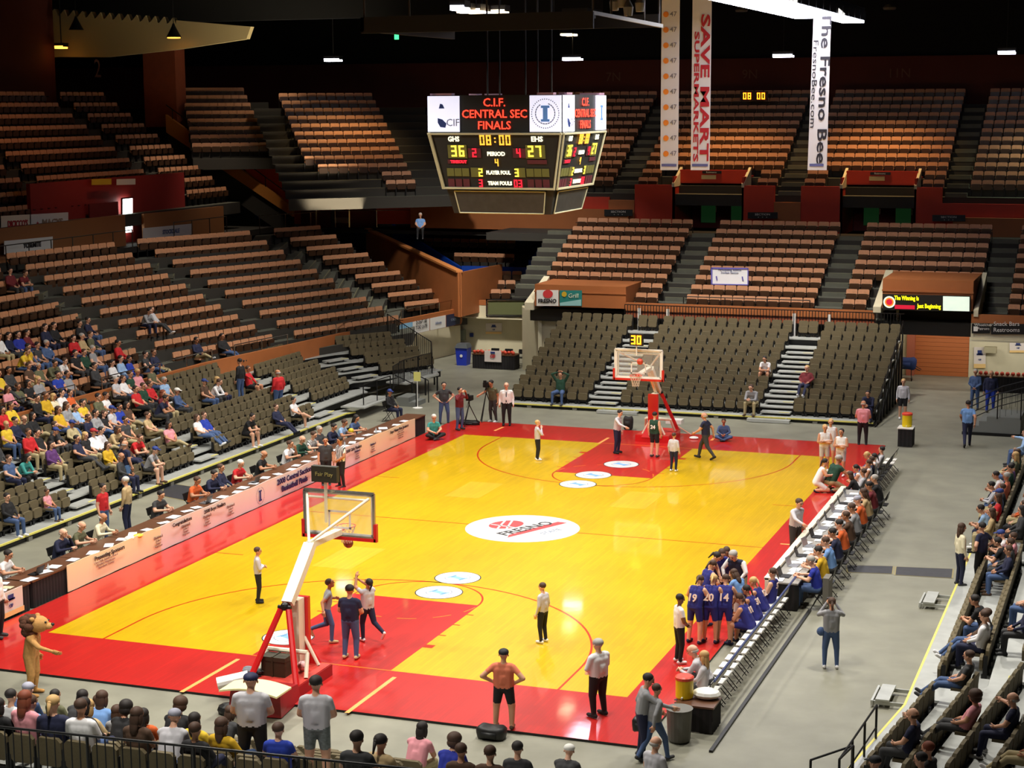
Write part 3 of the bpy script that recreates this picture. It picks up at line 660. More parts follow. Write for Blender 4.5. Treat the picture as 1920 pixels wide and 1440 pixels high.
# blue enclosure
yb = 55.2
wall('wall_blue_front', [(-10.6, yb), (-6.4, yb)], 3.5, py(925, 500, yb)[2], .15, M_blue, 'bright blue parapet in front of the two corner rows')
p0 = Vector((-10.6, yb)); p1 = Vector((-17.0, 60.2)); wall('wall_blue_left', [tuple(p1), tuple(p0)], 3.5, [ztop(p1, 695, 421), ztop(p0, 862, 503)], .15, M_blue)
p2 = Vector((-6.4, yb)); p3 = Vector((-6.0, 60.5)); wall('wall_blue_right', [tuple(p2), tuple(p3)], 3.5, [ztop(p2, 990, 488), ztop(p3, 1040, 410)], .25, M_blue)
wall('wall_blue_back', [(-15.5, 60.2), (-8.8, 60.2)], 4.6, py(900, 420, 60.2)[2], .2, M_blue)
boxs('floor_blue_corner', -12.5, -6.5, 55.3, 60.2, 3.6, 3.95, M_treadd); boxs('floor_blue_step', -15.5, -7.3, 57.5, 60.2, 3.95, 4.75, M_treadd)
za = py(905, 475, 56.3)[2]; zb_ = py(880, 448, 58.6)[2]
xa0 = py(852, 475, 56.3)[0]; xa1 = py(964, 475, 56.3)[0]; xb0 = py(795, 448, 58.6)[0]; xb1 = py(967, 448, 58.6)[0]
add_row('salmon', 'blue walled corner', 0, (xa0, 56.3), (xa1, 56.3), za, 7, (0, -1)); add_row('salmon', 'blue walled corner', 1, (xb0, 58.6), (xb1, 58.6), zb_, 10, (0, -1))
def banner(name, label, corners, m, cat='banner', th=.02, group=None):
    """flat cloth/board through 4 world corners: top-left, top-right, bottom-right, bottom-left"""
    c = [Vector(p) for p in corners]; n = (c[1] - c[0]).cross(c[3] - c[0]).normalized() * th; mb = MB()
    mb.hexa([tuple(c[3] + n), tuple(c[2] + n), tuple(c[2]), tuple(c[3]), tuple(c[0] + n), tuple(c[1] + n), tuple(c[1]), tuple(c[0])])
    base = (c[2] + c[3]) / 2; r = empty(name, tuple(base)); tag(r, label, cat, group); W(mb.build('cloth' if cat == 'banner' else 'board', m), r)
    R = (c[1] - c[0]).normalized(); U = (c[0] - c[3]).normalized(); F = frame((c[0] + c[1] + c[2] + c[3]) / 4 - n * 1.2, R, U); F = Matrix(F); F[0][2], F[1][2], F[2][2] = (-n.normalized())[0], (-n.normalized())[1], (-n.normalized())[2]
    return r, F, (c[1] - c[0]).length, (c[0] - c[3]).length
def wt(root, s, size, m, F, dx=0, dy=0, sx=1., align='CENTER', bold=0., rz=0., ext=.004, lines=1., name='lettering', fit=None):
    return W(text(name, s, size, m, None, F @ Matrix.Translation((dx, dy, .004)) @ Matrix.Rotation(rz, 4, 'Z'), align=align, sx=sx, bold=bold, ext=ext, lines=lines, fit=fit), root)
def rectp(y, u0, v0, u1, v1, dv=0):
    """board on a wall facing the court (plane y): corners TL TR BR BL from its outline"""
    return [py(u0, v0, y), py(u1, v0 + dv, y), py(u1, v1 + dv, y), py(u0, v1, y)]
M_cloth = mat('white_banner_cloth', (226, 222, 216), .8); M_clothw = mat('warm_banner_cloth', (236, 220, 196), .8)
M_red_t = mat('red_lettering', (186, 34, 44), .6); M_navy = mat('navy_lettering', (28, 32, 84), .6); M_blk_t = mat('black_lettering', (34, 30, 36), .6); M_yel_t = mat('yellow_sign', (206, 170, 40), .6)
r, F, w_, h_ = banner('banner', 'white radio station banner with red digits on the blue corner wall', rectp(60.0, 812, 415, 895, 443), M_cloth)
wt(r, '1550', h_ * .75, M_red_t, F, -w_ * .24, .1 * h_, sx=.75, bold=.02); wt(r, 'Sporting News', h_ * .22, M_red_t, F, w_ * .22, h_ * .22); wt(r, 'Radio 1550', h_ * .16, M_blk_t, F, w_ * .22, -.1 * h_); wt(r, 'SPORTS FAN', h_ * .16, M_blk_t, F, 0, -h_ * .4)
# left concourse
clx = -21.3
wall('wall_concourse_left', [(clx, 10), (clx, 38.0)][::-1], 6.4, 8.0, -.15, mat('concourse_brown', (150, 96, 52), .7), 'brown concourse wall behind the lower left seats')
boxs('floor_concourse_left', -23.5, -20.6, 8, 52, 6.2, 6.5, M_treadd)
wall('wall_concourse_left_b', [(clx - .3, 40.2), (-21.2, 47.5)][::-1], 6.3, 7.9, -.15, mat('concourse_brown', (150, 96, 52), .7))
def rectx(x, u0, v0, u1, v1, dv):
    return [pxx(u0, v0, x), pxx(u1, v0 + dv, x), pxx(u1, v1 + dv, x), pxx(u0, v1, x)]
for nm, lab, c, s, m, tm, sx in (('banner', 'white banner reading YOSEMITE hung on the left concourse rail', (-20.3, 8, 452, 99, 477, -8.5), 'YOSEMITE', M_cloth, M_blk_t, 1.), ('banner', 'white banner reading STOCKDALE beside the bright doorway', (-19.9, 268, 428, 359, 450, -8.5), 'STOCKDALE', M_cloth, mat('faded_blue', (96, 112, 150), .6), 1.),
                    ('banner', 'cream banner with red lettering at the left end of the concourse', (-21.3, 2, 405, 56, 438, -3), "DICICCO'S", M_clothw, M_red_t, .8), ('banner', 'grey white banner with a small red star on the left concourse', (-21.3, 58, 402, 128, 437, -4), 'MACYS', M_cloth, mat('tan_grey', (158, 132, 112), .6), 1.2)):
    r, F, w_, h_ = banner(nm, lab, rectx(c[0] - .75, *c[1:]), m, group=None); wt(r, s, h_ * .5, tm, F, w_ * .06, 0, sx=sx, bold=.012)
    if 'MACYS' == s:
        st = MB(); st.poly([tuple(F @ Vector((-w_ * .34 + (.12 if i % 2 == 0 else .05) * math.sin(i * PI / 5), (.12 if i % 2 == 0 else .05) * math.cos(i * PI / 5), .006))) for i in range(10)]); W(st.build('star', M_red_t), r)
# left red vomitory with bright doorway
vx = -22.3
wall('wall_vomitory_left', [(vx, 31.8), (vx, 45.4)][::-1], 6.4, 9.75, -.2, mat('vomitory_dark_red', (140, 30, 24), .6), 'dark red vomitory wall on the left concourse')
door = empty('door_2', pxx(233, 438, vx + .35)); struct(door); mb = MB(); c = rectx(vx + .05, 222, 372, 243, 437, -2)
mb.poly([(p[0] + .18, p[1], p[2]) for p in c][::-1]); M_day = mat('daylight_opening', (226, 244, 240), .5, emit=5.0); W(mb.build('bright_opening', M_day), door)
mb = MB(); c = [Vector(p) + Vector((.19, 0, 0)) for p in c]
for a, b_ in ((c[0], c[1]), (c[1], c[2]), (c[3], c[0])): mb.tube(a, b_, .05, n=4)
W(mb.build('door_frame', M_redd), door)
mb = MB(); mb.box(vx + .2, vx + .26, 36.1, 38.6, 6.5, 8.6); struct(mb.build('door_3', M_redd))
for i, (u0, u1, m, lab) in enumerate(((172, 209, M_yel_t, 'dim yellow panel over the dark red entrance'), (219, 254, M_cloth, 'dim white panel over the dark red entrance'))):
    banner('entrance_sign', lab, rectx(vx + .3, u0, 336, u1, 347, -1), m, cat='sign')
r, F, w_, h_ = banner('banner', 'blue banner with a yellow A and B on the concourse rail', rectp(53.5, 478, 377, 526, 410, -2), M_blue); wt(r, 'A', h_ * .5, M_yel_t, F, -w_ * .28, .05 * h_, bold=.02); wt(r, '+', h_ * .3, mat('orange_t', (200, 110, 40), .6), F, 0, .05 * h_, bold=.02); wt(r, 'B', h_ * .5, M_yel_t, F, w_ * .3, .1 * h_, bold=.02)
# sloping parapet and pier at the upper left
P0, P1 = Vector((-27.6, 52.6)), Vector((-19.6, 52.4)); mb = MB(); z0a, z1a = ztop(P0, 308, 215), ztop(P1, 551, 388)
pp = empty('wall_sloping_parapet', (P1[0], P1[1], 6.4)); struct(pp)
mb.hexa([(P0[0], P0[1], z0a - 1.0), (P1[0], P1[1], z1a - .55), (P1[0], P1[1] + .25, z1a - .55), (P0[0], P0[1] + .25, z0a - 1.0), (P0[0], P0[1], z0a), (P1[0], P1[1], z1a), (P1[0], P1[1] + .25, z1a), (P0[0], P0[1] + .25, z0a)]); W(mb.build('panel', mat('parapet_ochre', (200, 132, 60), .6)), pp)
mb = MB(); 
for t in np.linspace(.05, .97, 6):
    q = P0 + (P1 - P0) * t; zz = z0a + (z1a - z0a) * t; mb.tube((q[0], q[1] + .1, zz), (q[0], q[1] + .1, zz + .55), .025)
mb.tube((P0[0], P0[1] + .1, z0a + .55), (P1[0], P1[1] + .1, z1a + .55), .03); W(mb.build('handrail', M_steel), pp)
mb = MB(); mb.quad((P0[0], P0[1] + .2, z0a - 2.2), (P1[0], P1[1] + .2, z1a - 2), (P1[0], P1[1] + .2, z1a - .4), (P0[0], P0[1] + .2, z0a - .8)); W(mb.build('side', M_treadd), pp)
struct_pier = boxs('wall_pier_left', -29.5, -27.4, 53.5, 54.6, 12.0, 17.5, mat('pier_brown', (132, 62, 34), .8, noise=.12, scale=2), 'brown pier rising beside the sloping parapet')
boxs('wall_left_back', -34, -33.4, 0, 50.5, 12.6, 20, M_dkwall, 'dark red-brown wall behind the upper left seats')
boxs('wall_far_upper', -60, 45, 67.2, 67.6, 13.0, 15.75, M_dkwall, 'dark red-brown wall behind the upper far seats')
boxs('wall_far_top', -70, 60, 67.7, 68, 0, 20, M_ceil); boxs('wall_left_far', -60, -59.5, -50, 68, 0, 20, M_ceil); boxs('wall_right_far', 59.5, 60, -50, 68, 0, 20, M_ceil); boxs('wall_near', -60, 60, -50, -49.5, 0, 20, M_ceil)
wn = empty('wall_numbers', (3, 67.1, 14)); tag(wn, 'faint grey section numbers painted along the dark far wall', 'numbers')
for u, v, s in ((1150, 145, '7N'), (1406, 140, '9N'), (1686, 138, '11N')):
    p = py(u, v, 67.15); W(text('number', s, .75, mat('faded_number', (112, 70, 54), .8), None, frame(p, (1, 0, 0), (0, 0, 1))), wn)
p = pxx(183, 130, -32.35); W(text('number', '2', 1.5, mat('faded_number', (112, 70, 54), .8), None, frame(p, (0, 1, 0), (0, 0, 1))), wn)

# red concourse block in the corner (u 540-720)
M_vred = mat('vomitory_red', (196, 52, 24), .6, noise=.08, scale=1.5)
cr = empty('wall_corner_vomitory', (-16, 57, 6)); struct(cr)
def cpoly(name, pts, Q, m, th=.12):
    """flat wall piece in the vertical plane through plan line Q, outline given by its corners seen from the seats"""
    q0, q1 = Vector(Q[0]), Vector(Q[1]); t = (q1 - q0).normalized(); nn = Vector((t[1], -t[0])); out = []
    for u, v in pts:
        d = ray(u, v); k = ((q0[0] - CP[0]) * nn[0] + (q0[1] - CP[1]) * nn[1]) / (d[0] * nn[0] + d[1] * nn[1]); out.append(Vector(CP + k * d))
    mb = MB(); back = Vector((nn[0], nn[1], 0)) * th
    if back.dot(Vector((CP[0] - q0[0], CP[1] - q0[1], 0))) > 0: back = -back
    n = len(out); k = len(mb.v); mb.v += [tuple(p) for p in out] + [tuple(p + back) for p in out]
    mb.f.append(tuple(range(n))); mb.m.append(0); mb.f.append(tuple(range(2 * n - 1, n - 1, -1))); mb.m.append(0)
    for i in range(n):
        j = (i + 1) % n; mb.f.append((j, i, n + i, n + j)); mb.m.append(0)
    return mb.build(name, m)
Qc = ((-20.6, 55.2), (-12.4, 59.6))
W(cpoly('front', [(524, 318), (708, 318), (725, 355), (800, 352), (800, 420), (706, 420), (706, 348), (564, 348), (564, 420), (552, 420), (540, 345)], Qc, M_vred), cr)
W(cpoly('upper_front', [(425, 284), (529, 280), (529, 322), (560, 400), (520, 380)], ((-21.5, 54.2), (-19.0, 55.6)), M_vred), cr)
Qd = ((-21.4, 56.6), (-13.2, 61.0)); o = cpoly('door_panel', [(560, 344), (710, 344), (710, 430), (560, 430)], Qd, M_redd); W(o, cr)
W(cpoly('door_gap', [(622, 350), (627, 350), (627, 425), (622, 425)], ((-21.3, 56.4), (-13.1, 60.8)), M_black), cr)
W(cpoly('white_plate', [(627, 408), (655, 408), (655, 418), (627, 418)], ((-21.3, 56.3), (-13.1, 60.7)), mat('kick_plate', (160, 150, 140), .4)), cr)
for u in (593, 655):
    a = cpoly('post', [(u - 1, 380), (u + 1.2, 380), (u + 1.2, 426), (u - 1, 426)], ((-20.4, 54.9), (-12.2, 59.3)), M_chrome); W(a, cr)
W(cpoly('slope_cap', [(708, 318), (711, 318), (724, 354), (721, 354)], ((-20.6, 55.1), (-12.4, 59.5)), M_cream), cr)
boxs('floor_concourse_corner', -24, -5.5, 56.5, 66, 5.9, 6.1, M_treadd)
sg = cpoly('exit_sign', [(611, 321), (650, 321), (650, 330), (611, 330)], ((-20.55, 55.0), (-12.35, 59.4)), M_black); tag(sg, 'small black direction sign on the red wall of the corner entrance', 'sign')
sg = cpoly('room_sign', [(612, 334), (637, 334), (637, 345), (612, 345)], ((-20.55, 55.0), (-12.35, 59.4)), mat('pale_sign', (206, 190, 140), .6)); tag(sg, 'small pale number sign under the black sign on the red wall', 'sign')
# far concourse
boxs('floor_concourse_far', -8, 30, 52.3, 56.4, 6.0, 6.4, M_treadd)
def farred(name, x0, x1, z1, m=M_vred): return boxs(name, x0, x1, 56.3, 56.5, 6.3, z1, m)
farred('wall_upper_front', -14, -2.35, 8.15, M_vred); boxs('wall_upper_front_low', -14, -1.2, 56.0, 56.28, 6.3, 7.5, M_orbr)
farred('wall_upper_front', -.9, 1.3, 8.85); farred('wall_upper_front', 5.0, 6.75, 8.85); farred('wall_upper_front', 8.15, 10.3, 8.85); farred('wall_upper_front', 14.0, 15.4, 8.85); farred('wall_upper_front', 15.4, 30, 8.05); boxs('wall_upper_front_low', 16.0, 30, 56.0, 56.28, 6.3, 7.35, M_orbr)
for x0, x1 in ((-2.35, -.9), (6.75, 8.15)): boxs('wall_stair_front', x0, x1, 56.2, 56.5, 6.3, 8.0, M_orbr)
for j, (x0, x1) in enumerate(((1.3, 5.0), (10.3, 14.0))):
    v = empty('wall_vomitory_far', ((x0 + x1) / 2, 57.6, 6.4)); struct(v)
    mb = MB(); mb.box(x0, x1, 57.5, 57.7, 8.98, 9.62); W(mb.build('lintel', M_vred), v)
    mb = MB(); mb.box(x0 - .1, x0, 56.3, 60, 6.3, 9.3); mb.box(x1, x1 + .1, 56.3, 60, 6.3, 9.3); mb.box(x0, x1, 57.5, 60.4, 8.9, 8.98); W(mb.build('side_wall', M_redw), v)
    mb = MB()
    for sx_ in ((x0 - .12, x0 + .02), (x1 - .02, x1 + .12)): mb.hexa([(sx_[0], 56.25, 8.75), (sx_[1], 56.25, 8.75), (sx_[1], 58, 8.75), (sx_[0], 58, 8.75), (sx_[0], 56.25, 8.95), (sx_[1], 56.25, 8.95), (sx_[1], 58, 9.75), (sx_[0], 58, 9.75)])
    W(mb.build('cheek_cap', M_cream), v)
    mb = MB(); mb.box(x0, x1, 60.2, 60.4, 6.3, 9); W(mb.build('back_wall', M_redd), v)
    for dx in (.55, 2.25):
        mb = MB(); mb.box(x0 + dx, x0 + dx + .8, 60.1, 60.2, 6.6, 8.9); W(mb.build('green_opening', mat('green_lit_gap', (40, 88, 46), .7, emit=.12)), v)
        mb = MB(); mb.box(x0 + dx + .85, x0 + dx + .9, 60.0, 60.08, 7.2, 7.5); W(mb.build('door_handle', M_chrome), v)
    for nm, a, b_, c_, d_, m in (('sign_strip', 1.25, 2.3, 9.42, 9.56, M_black), ('number_plate', 1.2, 2.0, 9.12, 9.34, mat('pale_sign', (206, 190, 140), .6))):
        mb = MB(); mb.box(x0 + a, x0 + b_, 57.46, 57.5, c_, d_); W(mb.build(nm, m), v)
    W(text('lettering', 'Restrooms', .13, M_white, None, frame((x0 + 1.75, 57.45, 9.49), (1, 0, 0), (0, 0, 1))), v)
for u0, u1, lab in ((1133, 1186, 'black direction sign on the brown wall right of the scoreboard'), (1402, 1458, 'black direction sign between the two red entrances'), (1748, 1810, 'black direction sign at the right of the far concourse')):
    r, F, w_, h_ = banner('sign', lab, rectp(55.9, u0, 393 if u0 < 1200 else 398 if u0 < 1500 else 403, u1, 405 if u0 < 1200 else 410 if u0 < 1500 else 415), M_black, cat='sign'); wt(r, 'SECTION', h_ * .42, M_cloth, F, 0, .15 * h_, sx=1.4); wt(r, 'v    v    v', h_ * .3, M_cloth, F, 0, -.25 * h_, sx=1.4)
boxs('door_4', 20.25, 21.0, 55.9, 56.1, 5.6, 7.0, M_black)
# clock on the far wall
r, F, w_, h_ = banner('wall_clock', 'small amber digital clock showing 08 00 on the far wall', rectp(63.9, 1388, 171, 1440, 189), mat('clock_black', (26, 18, 12), .5), cat='clock')
M_amb = mat('amber_led', (255, 150, 30), .5, emit=4.0); W(seg_digits('digits', '08 00', h_ * .68, M_amb, None, F @ Matrix.Translation((0, 0, .01))), r)

# rails along the left fascia etc
def rail(name, label, pts, hgt=.45, m=M_chrome, r=.022, step=2.0, bars=0, mid=False, group=None):
    root = empty(name, pts[0]); tag(root, label, 'railing', group)
    mb = MB(); pm = MB()
    P = [Vector(p) for p in pts]
    for i in range(len(P) - 1):
        mb.tube(P[i] + Vector((0, 0, hgt)), P[i + 1] + Vector((0, 0, hgt)), r)
        if mid: mb.tube(P[i] + Vector((0, 0, hgt * .5)), P[i + 1] + Vector((0, 0, hgt * .5)), r * .8)
    W(mb.build('handrail', m), root)
    for i in range(len(P) - 1):
        n = max(1, round((P[i + 1] - P[i]).length / step))
        for j in range(n + (i == len(P) - 2)):
            p = P[i] + (P[i + 1] - P[i]) * (j / n); pm = MB(); pm.tube(p, p + Vector((0, 0, hgt)), r * 1.15); W(pm.build('post', m), root)
    if bars:
        pm = MB()
        for i in range(len(P) - 1):
            n = max(1, round((P[i + 1] - P[i]).length / bars))
            for j in range(n): p = P[i] + (P[i + 1] - P[i]) * ((j + .5) / n); pm.tube(p + Vector((0, 0, .05)), p + Vector((0, 0, hgt)), r * .5, n=5, cap=False)
        o = W(pm.build('balusters', m), root); o['kind'] = 'stuff'
    return root
rail('handrail', 'bright steel rail on the left parapet, nearest stretch by the crowd', [(-11.6, 4, 2.56), (-11.6, 18.8, 2.56)])
rail('handrail', 'bright steel rail on the left parapet above the second block of brown chairs', [(-11.6, 20.6, 2.56), (-11.5, 28.8, 2.56)])
rail('handrail', 'bright steel rail on the left parapet above the third block of brown chairs', [(-11.3, 30.4, 2.56), (-10.8, 34.4, 2.56)])
rail('handrail', 'bright steel rail on the left parapet above the blue sponsor boards', [(-10.3, 38.4, 2.56), (-10.0, 42.9, 2.56), (-8.8, 50.0, 2.56)])
rail('handrail', 'thin grey rail in front of the left concourse banners', [(-20.0, 20, 6.5), (-20.0, 36.5, 6.5)], hgt=.9, m=mat('grey_rail', (92, 84, 72), .4, metal=.5), step=1.6)
rail('handrail', 'thin grey rail above the top of the third lower left block', [(-20.4, 41, 6.5), (-20.2, 46, 6.5)], hgt=.95, m=mat('grey_rail', (92, 84, 72), .4, metal=.5))
rail('handrail', 'shiny rail stretch in front of the blue lettered banner', [(-19.6, 48.5, 6.4), (-17.5, 53.5, 6.4), (-14, 57, 6.3)], hgt=.95, m=M_chrome)
rail('handrail', 'black guard rail over the far middle block of seats', [(4.9, 44.6, 3.8), (10.9, 44.6, 3.8)], hgt=.35, m=M_steel)
rail('guard_rail', 'black barred railing around the raised deck at the far end of the left bleachers', [(-5.55, 34.2, .8), (-5.9, 36.2, .8), (-5.6, 38.8, .8), (-6.5, 40.9, 1.0), (-9.0, 41.4, 2.2)], hgt=1.0, m=M_steel, bars=.13, step=1.1)
rail('guard_rail', 'black railing along the deck edge of the second bleacher row', [(-5.75, 31.5, .5), (-5.6, 34.0, .5)], hgt=.9, m=M_steel, mid=True, step=1.2)
mb = MB(); mb.box(-6.6, -5.5, 31.0, 34.1, .42, .48); mb.hexa([(-6.7, 36.0, .73), (-5.6, 35.8, .73), (-5.3, 38.9, .73), (-6.3, 40.7, .73), (-6.7, 36.0, .8), (-5.6, 35.8, .8), (-5.3, 38.9, .8), (-6.3, 40.7, .8)]); W(mb.build('raised_deck', M_alu), BL)
mb = MB()
for p in ((-5.5, 36.2), (-5.4, 37.5), (-5.35, 38.8), (-6.2, 40.5), (-5.7, 33.8)): mb.box(p[0] - .03, p[0] + .03, p[1] - .03, p[1] + .03, 0, .8)
W(mb.build('deck_leg', M_steel), BL)
mb = MB(); mb.box(-5.4, -4.6, 34.4, 35.6, .0, .2); mb.box(-5.5, -4.9, 34.4, 35.6, .2, .4); W(mb.build('entry_step', [mat('step_grey', (120, 122, 118), .6)]), BL)
mb = MB()
for x in (-4.5,):
    mb.tube((x, 34.3, 0), (x, 34.3, 1.0), .025); mb.tube((x, 35.7, 0), (x, 35.7, 1.0), .025); mb.tube((x, 34.3, 1.0), (-5.5, 34.3, 1.4), .025); mb.tube((x, 35.7, 1.0), (-5.5, 35.7, 1.4), .025)
W(mb.build('entry_rail', M_steel), BL)
# boards on the left fascia
A = Vector((-9.66, 38.25, 0)); B = Vector((-9.45, 42.0, 0)); C = Vector((-8.6, 48.3, 0))
def seg(p, q, t0, t1, z0, z1, off=.1):
    d = (q - p); a = p + d * t0; b = p + d * t1; t = d.normalized(); n = Vector((t[1], -t[0], 0)) * off; a = a + n; b = b + n
    return [(a[0], a[1], z1), (b[0], b[1], z1), (b[0], b[1], z0), (a[0], a[1], z0)]
p1 = Vector(pz(727, 612, 2.2)); 
Aq = Vector((-10.0, 42.0, 0)); Cq = Vector((-8.7, 49.9, 0))
M_sky = mat('sky_blue_print', (60, 150, 214), .5, noise=.5, scale=3, two=(190, 226, 236))
for lab, t0, t1, m in (('sponsor board with blue sky picture on the left parapet', 0, .42, M_sky), ('white sponsor board with grey lettering next to the blue board', .42, .62, M_cloth), ('plain white sponsor board on the left parapet', .63, .82, M_cloth), ('dark blue sponsor board at the corner end of the left parapet', .83, 1., mat('navy_board', (38, 44, 70), .5))):
    r, F, w_, h_ = banner('sponsor_board', lab, seg(Aq, Cq, t0, t1, 1.72, 2.34), m, cat='sign')
    if 'blue sky' in lab:
        mb = MB()
        for i in range(14): x = -w_ / 2 + .1 + i * .14; mb.hexa([tuple(F @ Vector(q)) for q in ((x, -h_ / 2, .002), (x + .08, -h_ / 2, .002), (x + .08, -h_ / 2, .008), (x, -h_ / 2, .008), (x, -h_ / 2 + .2, .002), (x + .08, -h_ / 2 + .2, .002), (x + .08, -h_ / 2 + .2, .008), (x, -h_ / 2 + .2, .008))])
        W(mb.build('yellow_fence_print', mat('yellow_print', (214, 206, 60), .5)), r)
    elif 'grey lettering' in lab: wt(r, 'DON\'T BE\nTOO LATE', .26, M_blk_t, F, 0, .1, sx=.9)
    elif 'plain' in lab: wt(r, 'Allstate', .2, mat('faded_blue', (96, 112, 150), .6), F)
    else: wt(r, 'STATE', .2, M_grey, F)
# sponsor boards, electronic board, posters on far side
r, F, w_, h_ = banner('sponsor_board', 'white sponsor board with red ball logo above the far bleachers', rectp(44.24, 1006, 544, 1047, 573.5), M_white, cat='sign'); mb = MB(); mb.poly([tuple(F @ Vector((.03 + .26 * math.cos(i * PI / 8), .2 + .2 * math.sin(i * PI / 8), .006))) for i in range(16)]); W(mb.build('logo_ball', M_rprint), r); wt(r, 'FRESNO', .26, M_blk_t, F, 0, -.15, bold=.01)
r, F, w_, h_ = banner('sponsor_board', 'teal sponsor board beside the white one above the far bleachers', rectp(44.24, 1049, 544.5, 1091, 574), mat('teal_board', (40, 128, 122), .5), cat='sign'); wt(r, 'Grill', .3, mat('cream_print', (220, 226, 200), .6), F, .15, .12); mb = MB(); mb.quad(*[tuple(F @ Vector(q)) for q in ((-w_ / 2 + .03, -.36, .006), (w_ / 2 - .03, -.36, .006), (w_ / 2 - .03, -.05, .006), (-w_ / 2 + .03, -.22, .006))]); W(mb.build('pale_swoosh', mat('pale_teal', (150, 200, 200), .5)), r)
mb = MB(); mb.poly([tuple(F @ Vector((-w_ / 2 + .25 + .13 * math.cos(i * PI / 8), .2 + .13 * math.sin(i * PI / 8), .006))) for i in range(16)]); W(mb.build('yellow_dot', M_yel_t), r)
c = rectp(44.2, 1655, 551, 1820, 581, 4); r, F, w_, h_ = banner('led_message_board', 'lit message board above the tan roller door with yellow lettering', c, mat('led_black', (26, 24, 22), .5), cat='sign')
M_yl = mat('yellow_led', (250, 240, 20), .5, emit=1.5); M_rl = mat('red_led', (190, 20, 50), .5, emit=.8); M_wl = mat('white_led', (226, 236, 214), .5, emit=.9, noise=.6, scale=4, two=(90, 150, 170))
wt(r, 'The Winning Is', .36, M_yl, F, -w_ * .225, .17, bold=.008, fit=(w_ * .28, .26)); wt(r, 'Just Beginning', .36, M_yl, F, w_ * .03, -.17, bold=.008, fit=(w_ * .27, .26))
mb = MB(); mb.box(-w_ * .36, -w_ * .13, -.3, -.12, .004, .01, 0, F); W(mb.build('red_band', M_rl), r); mb = MB(); mb.box(w_ * .19, w_ / 2 - .05, -h_ / 2 + .04, h_ / 2 - .04, .004, .01, 0, F); W(mb.build('picture_panel', M_wl), r)
for rr, mm in ((.27, M_wl), (.2, mat('orange_led', (236, 120, 30), .5, emit=1.)), (.14, M_rl)):
    mb = MB(); mb.poly([tuple(F @ Vector((-w_ / 2 + .3 + rr * math.cos(i * PI / 10), rr * math.sin(i * PI / 10), .006 + (.32 - rr) * .02))) for i in range(20)]); W(mb.build('round_logo', mm), r)
r, F, w_, h_ = banner('auxiliary_scoreboard', 'unlit green grey auxiliary board with silver frame on the corner wall', rectp(51.1, 915, 564, 984, 590), mat('unlit_green', (98, 102, 66), .5), cat='board')
mb = MB()
for k, (t, m_) in enumerate(((.09, 0), (.035, 1))):
    x, y = w_ / 2 + .1 - k * .05, h_ / 2 + .1 - k * .05
    for a in ((-x, x, y - t, y), (-x, x, -y, -y + t), (-x, -x + t, -y, y), (x - t, x, -y, y)): mb.box(a[0], a[1], a[2], a[3], 0, .03 + .02 * k, k, F)
W(mb.build('frame', [M_black, M_chrome]), r)
M_post = mat('poster_paper', (226, 214, 206), .6); M_pblue = mat('poster_blue', (40, 56, 120), .6); M_porange = mat('poster_orange', (238, 198, 130), .6)
def poster(lab, c, vert=True, name='poster'):
    r, F, w_, h_ = banner(name, lab, c, M_post, cat='poster'); s = min(w_, h_)
    mb = MB(); mb.box(-.18 * s, .18 * s, .14 * h_, .36 * h_, .003, .008, 0, F); mb.box(-.26 * s, .26 * s, .12 * h_, .2 * h_, .003, .008, 0, F); W(mb.build('blue_emblem', M_pblue), r); wt(r, 'CIF', s * .18, M_pblue, F, 0, -.1 * h_, bold=.004)
    mb = MB(); mb.box(-w_ / 2, w_ / 2, -h_ / 2, -.3 * h_, .003, .006, 0, F); W(mb.build('orange_band', M_porange), r); return r
poster('small framed poster on the cream wall over the merchandise table', rectp(51.9, 911, 606, 941, 626)); poster('tall poster with blue emblem hanging on the cream wall by the right bleachers', rectp(50.5, 1826, 651, 1848, 690)); poster('square poster at the right edge of the cream wall', rectp(50.5, 1893, 640, 1925, 661))
r, F, w_, h_ = banner('direction_sign', 'black direction sign with wheelchair symbol on the cream band', rectp(44.25, 1822, 607, 1856, 625), M_black, cat='sign'); wt(r, 'Wheelchair\nPatrons', .17, M_white, F, .12, .08); mb = MB(); mb.box(-w_ / 2 + .08, -w_ / 2 + .26, -.12, .1, .004, .01, 0, F); W(mb.build('symbol', M_white), r)
r, F, w_, h_ = banner('direction_sign', 'black sign reading Snack Bars and Restrooms on the cream band', rectp(44.25, 1858, 607.5, 1930, 627), M_black, cat='sign'); wt(r, 'Snack Bars\nRestrooms', .27, M_white, F, -.15, .1, sx=.95)
boxs('wall_heater', *( [py(1846, 655, 50.4)[0], py(1869, 655, 50.4)[0], 50.1, 50.45, py(1846, 660, 50.4)[2], py(1846, 649, 50.4)[2]]), mat('heater_grey', (170, 160, 130), .6)); o = bpy.data.objects['wall_heater']; del o['kind']; tag(o, 'grey box heater fixed to the cream wall beside the tall poster', 'heater')
c = rectp(47.9, 1333, 500, 1402, 531, 2); c = [(p[0], 45.6, p[2]) for p in rectp(45.7, 1333, 500, 1402, 532, 2)]
r, F, w_, h_ = banner('banner', 'white paper sign with blue border spread over the middle salmon seats', rectp(46.6, 1334, 502, 1403, 533, 1), mat('paper_white', (246, 246, 250), .6, emit=0)); wt(r, 'Participating Schools\nStudent Section', h_ * .17, M_pblue, F, 0, h_ * .3)
mb = MB(); x, y = w_ / 2, h_ / 2
for a in ((-x, x, y - .05, y + .02), (-x, x, -y - .02, -y + .03), (-x - .02, -x + .05, -y, y), (x - .03, x + .02, -y, y)): mb.box(a[0], a[1], a[2], a[3], .002, .012, 0, F)
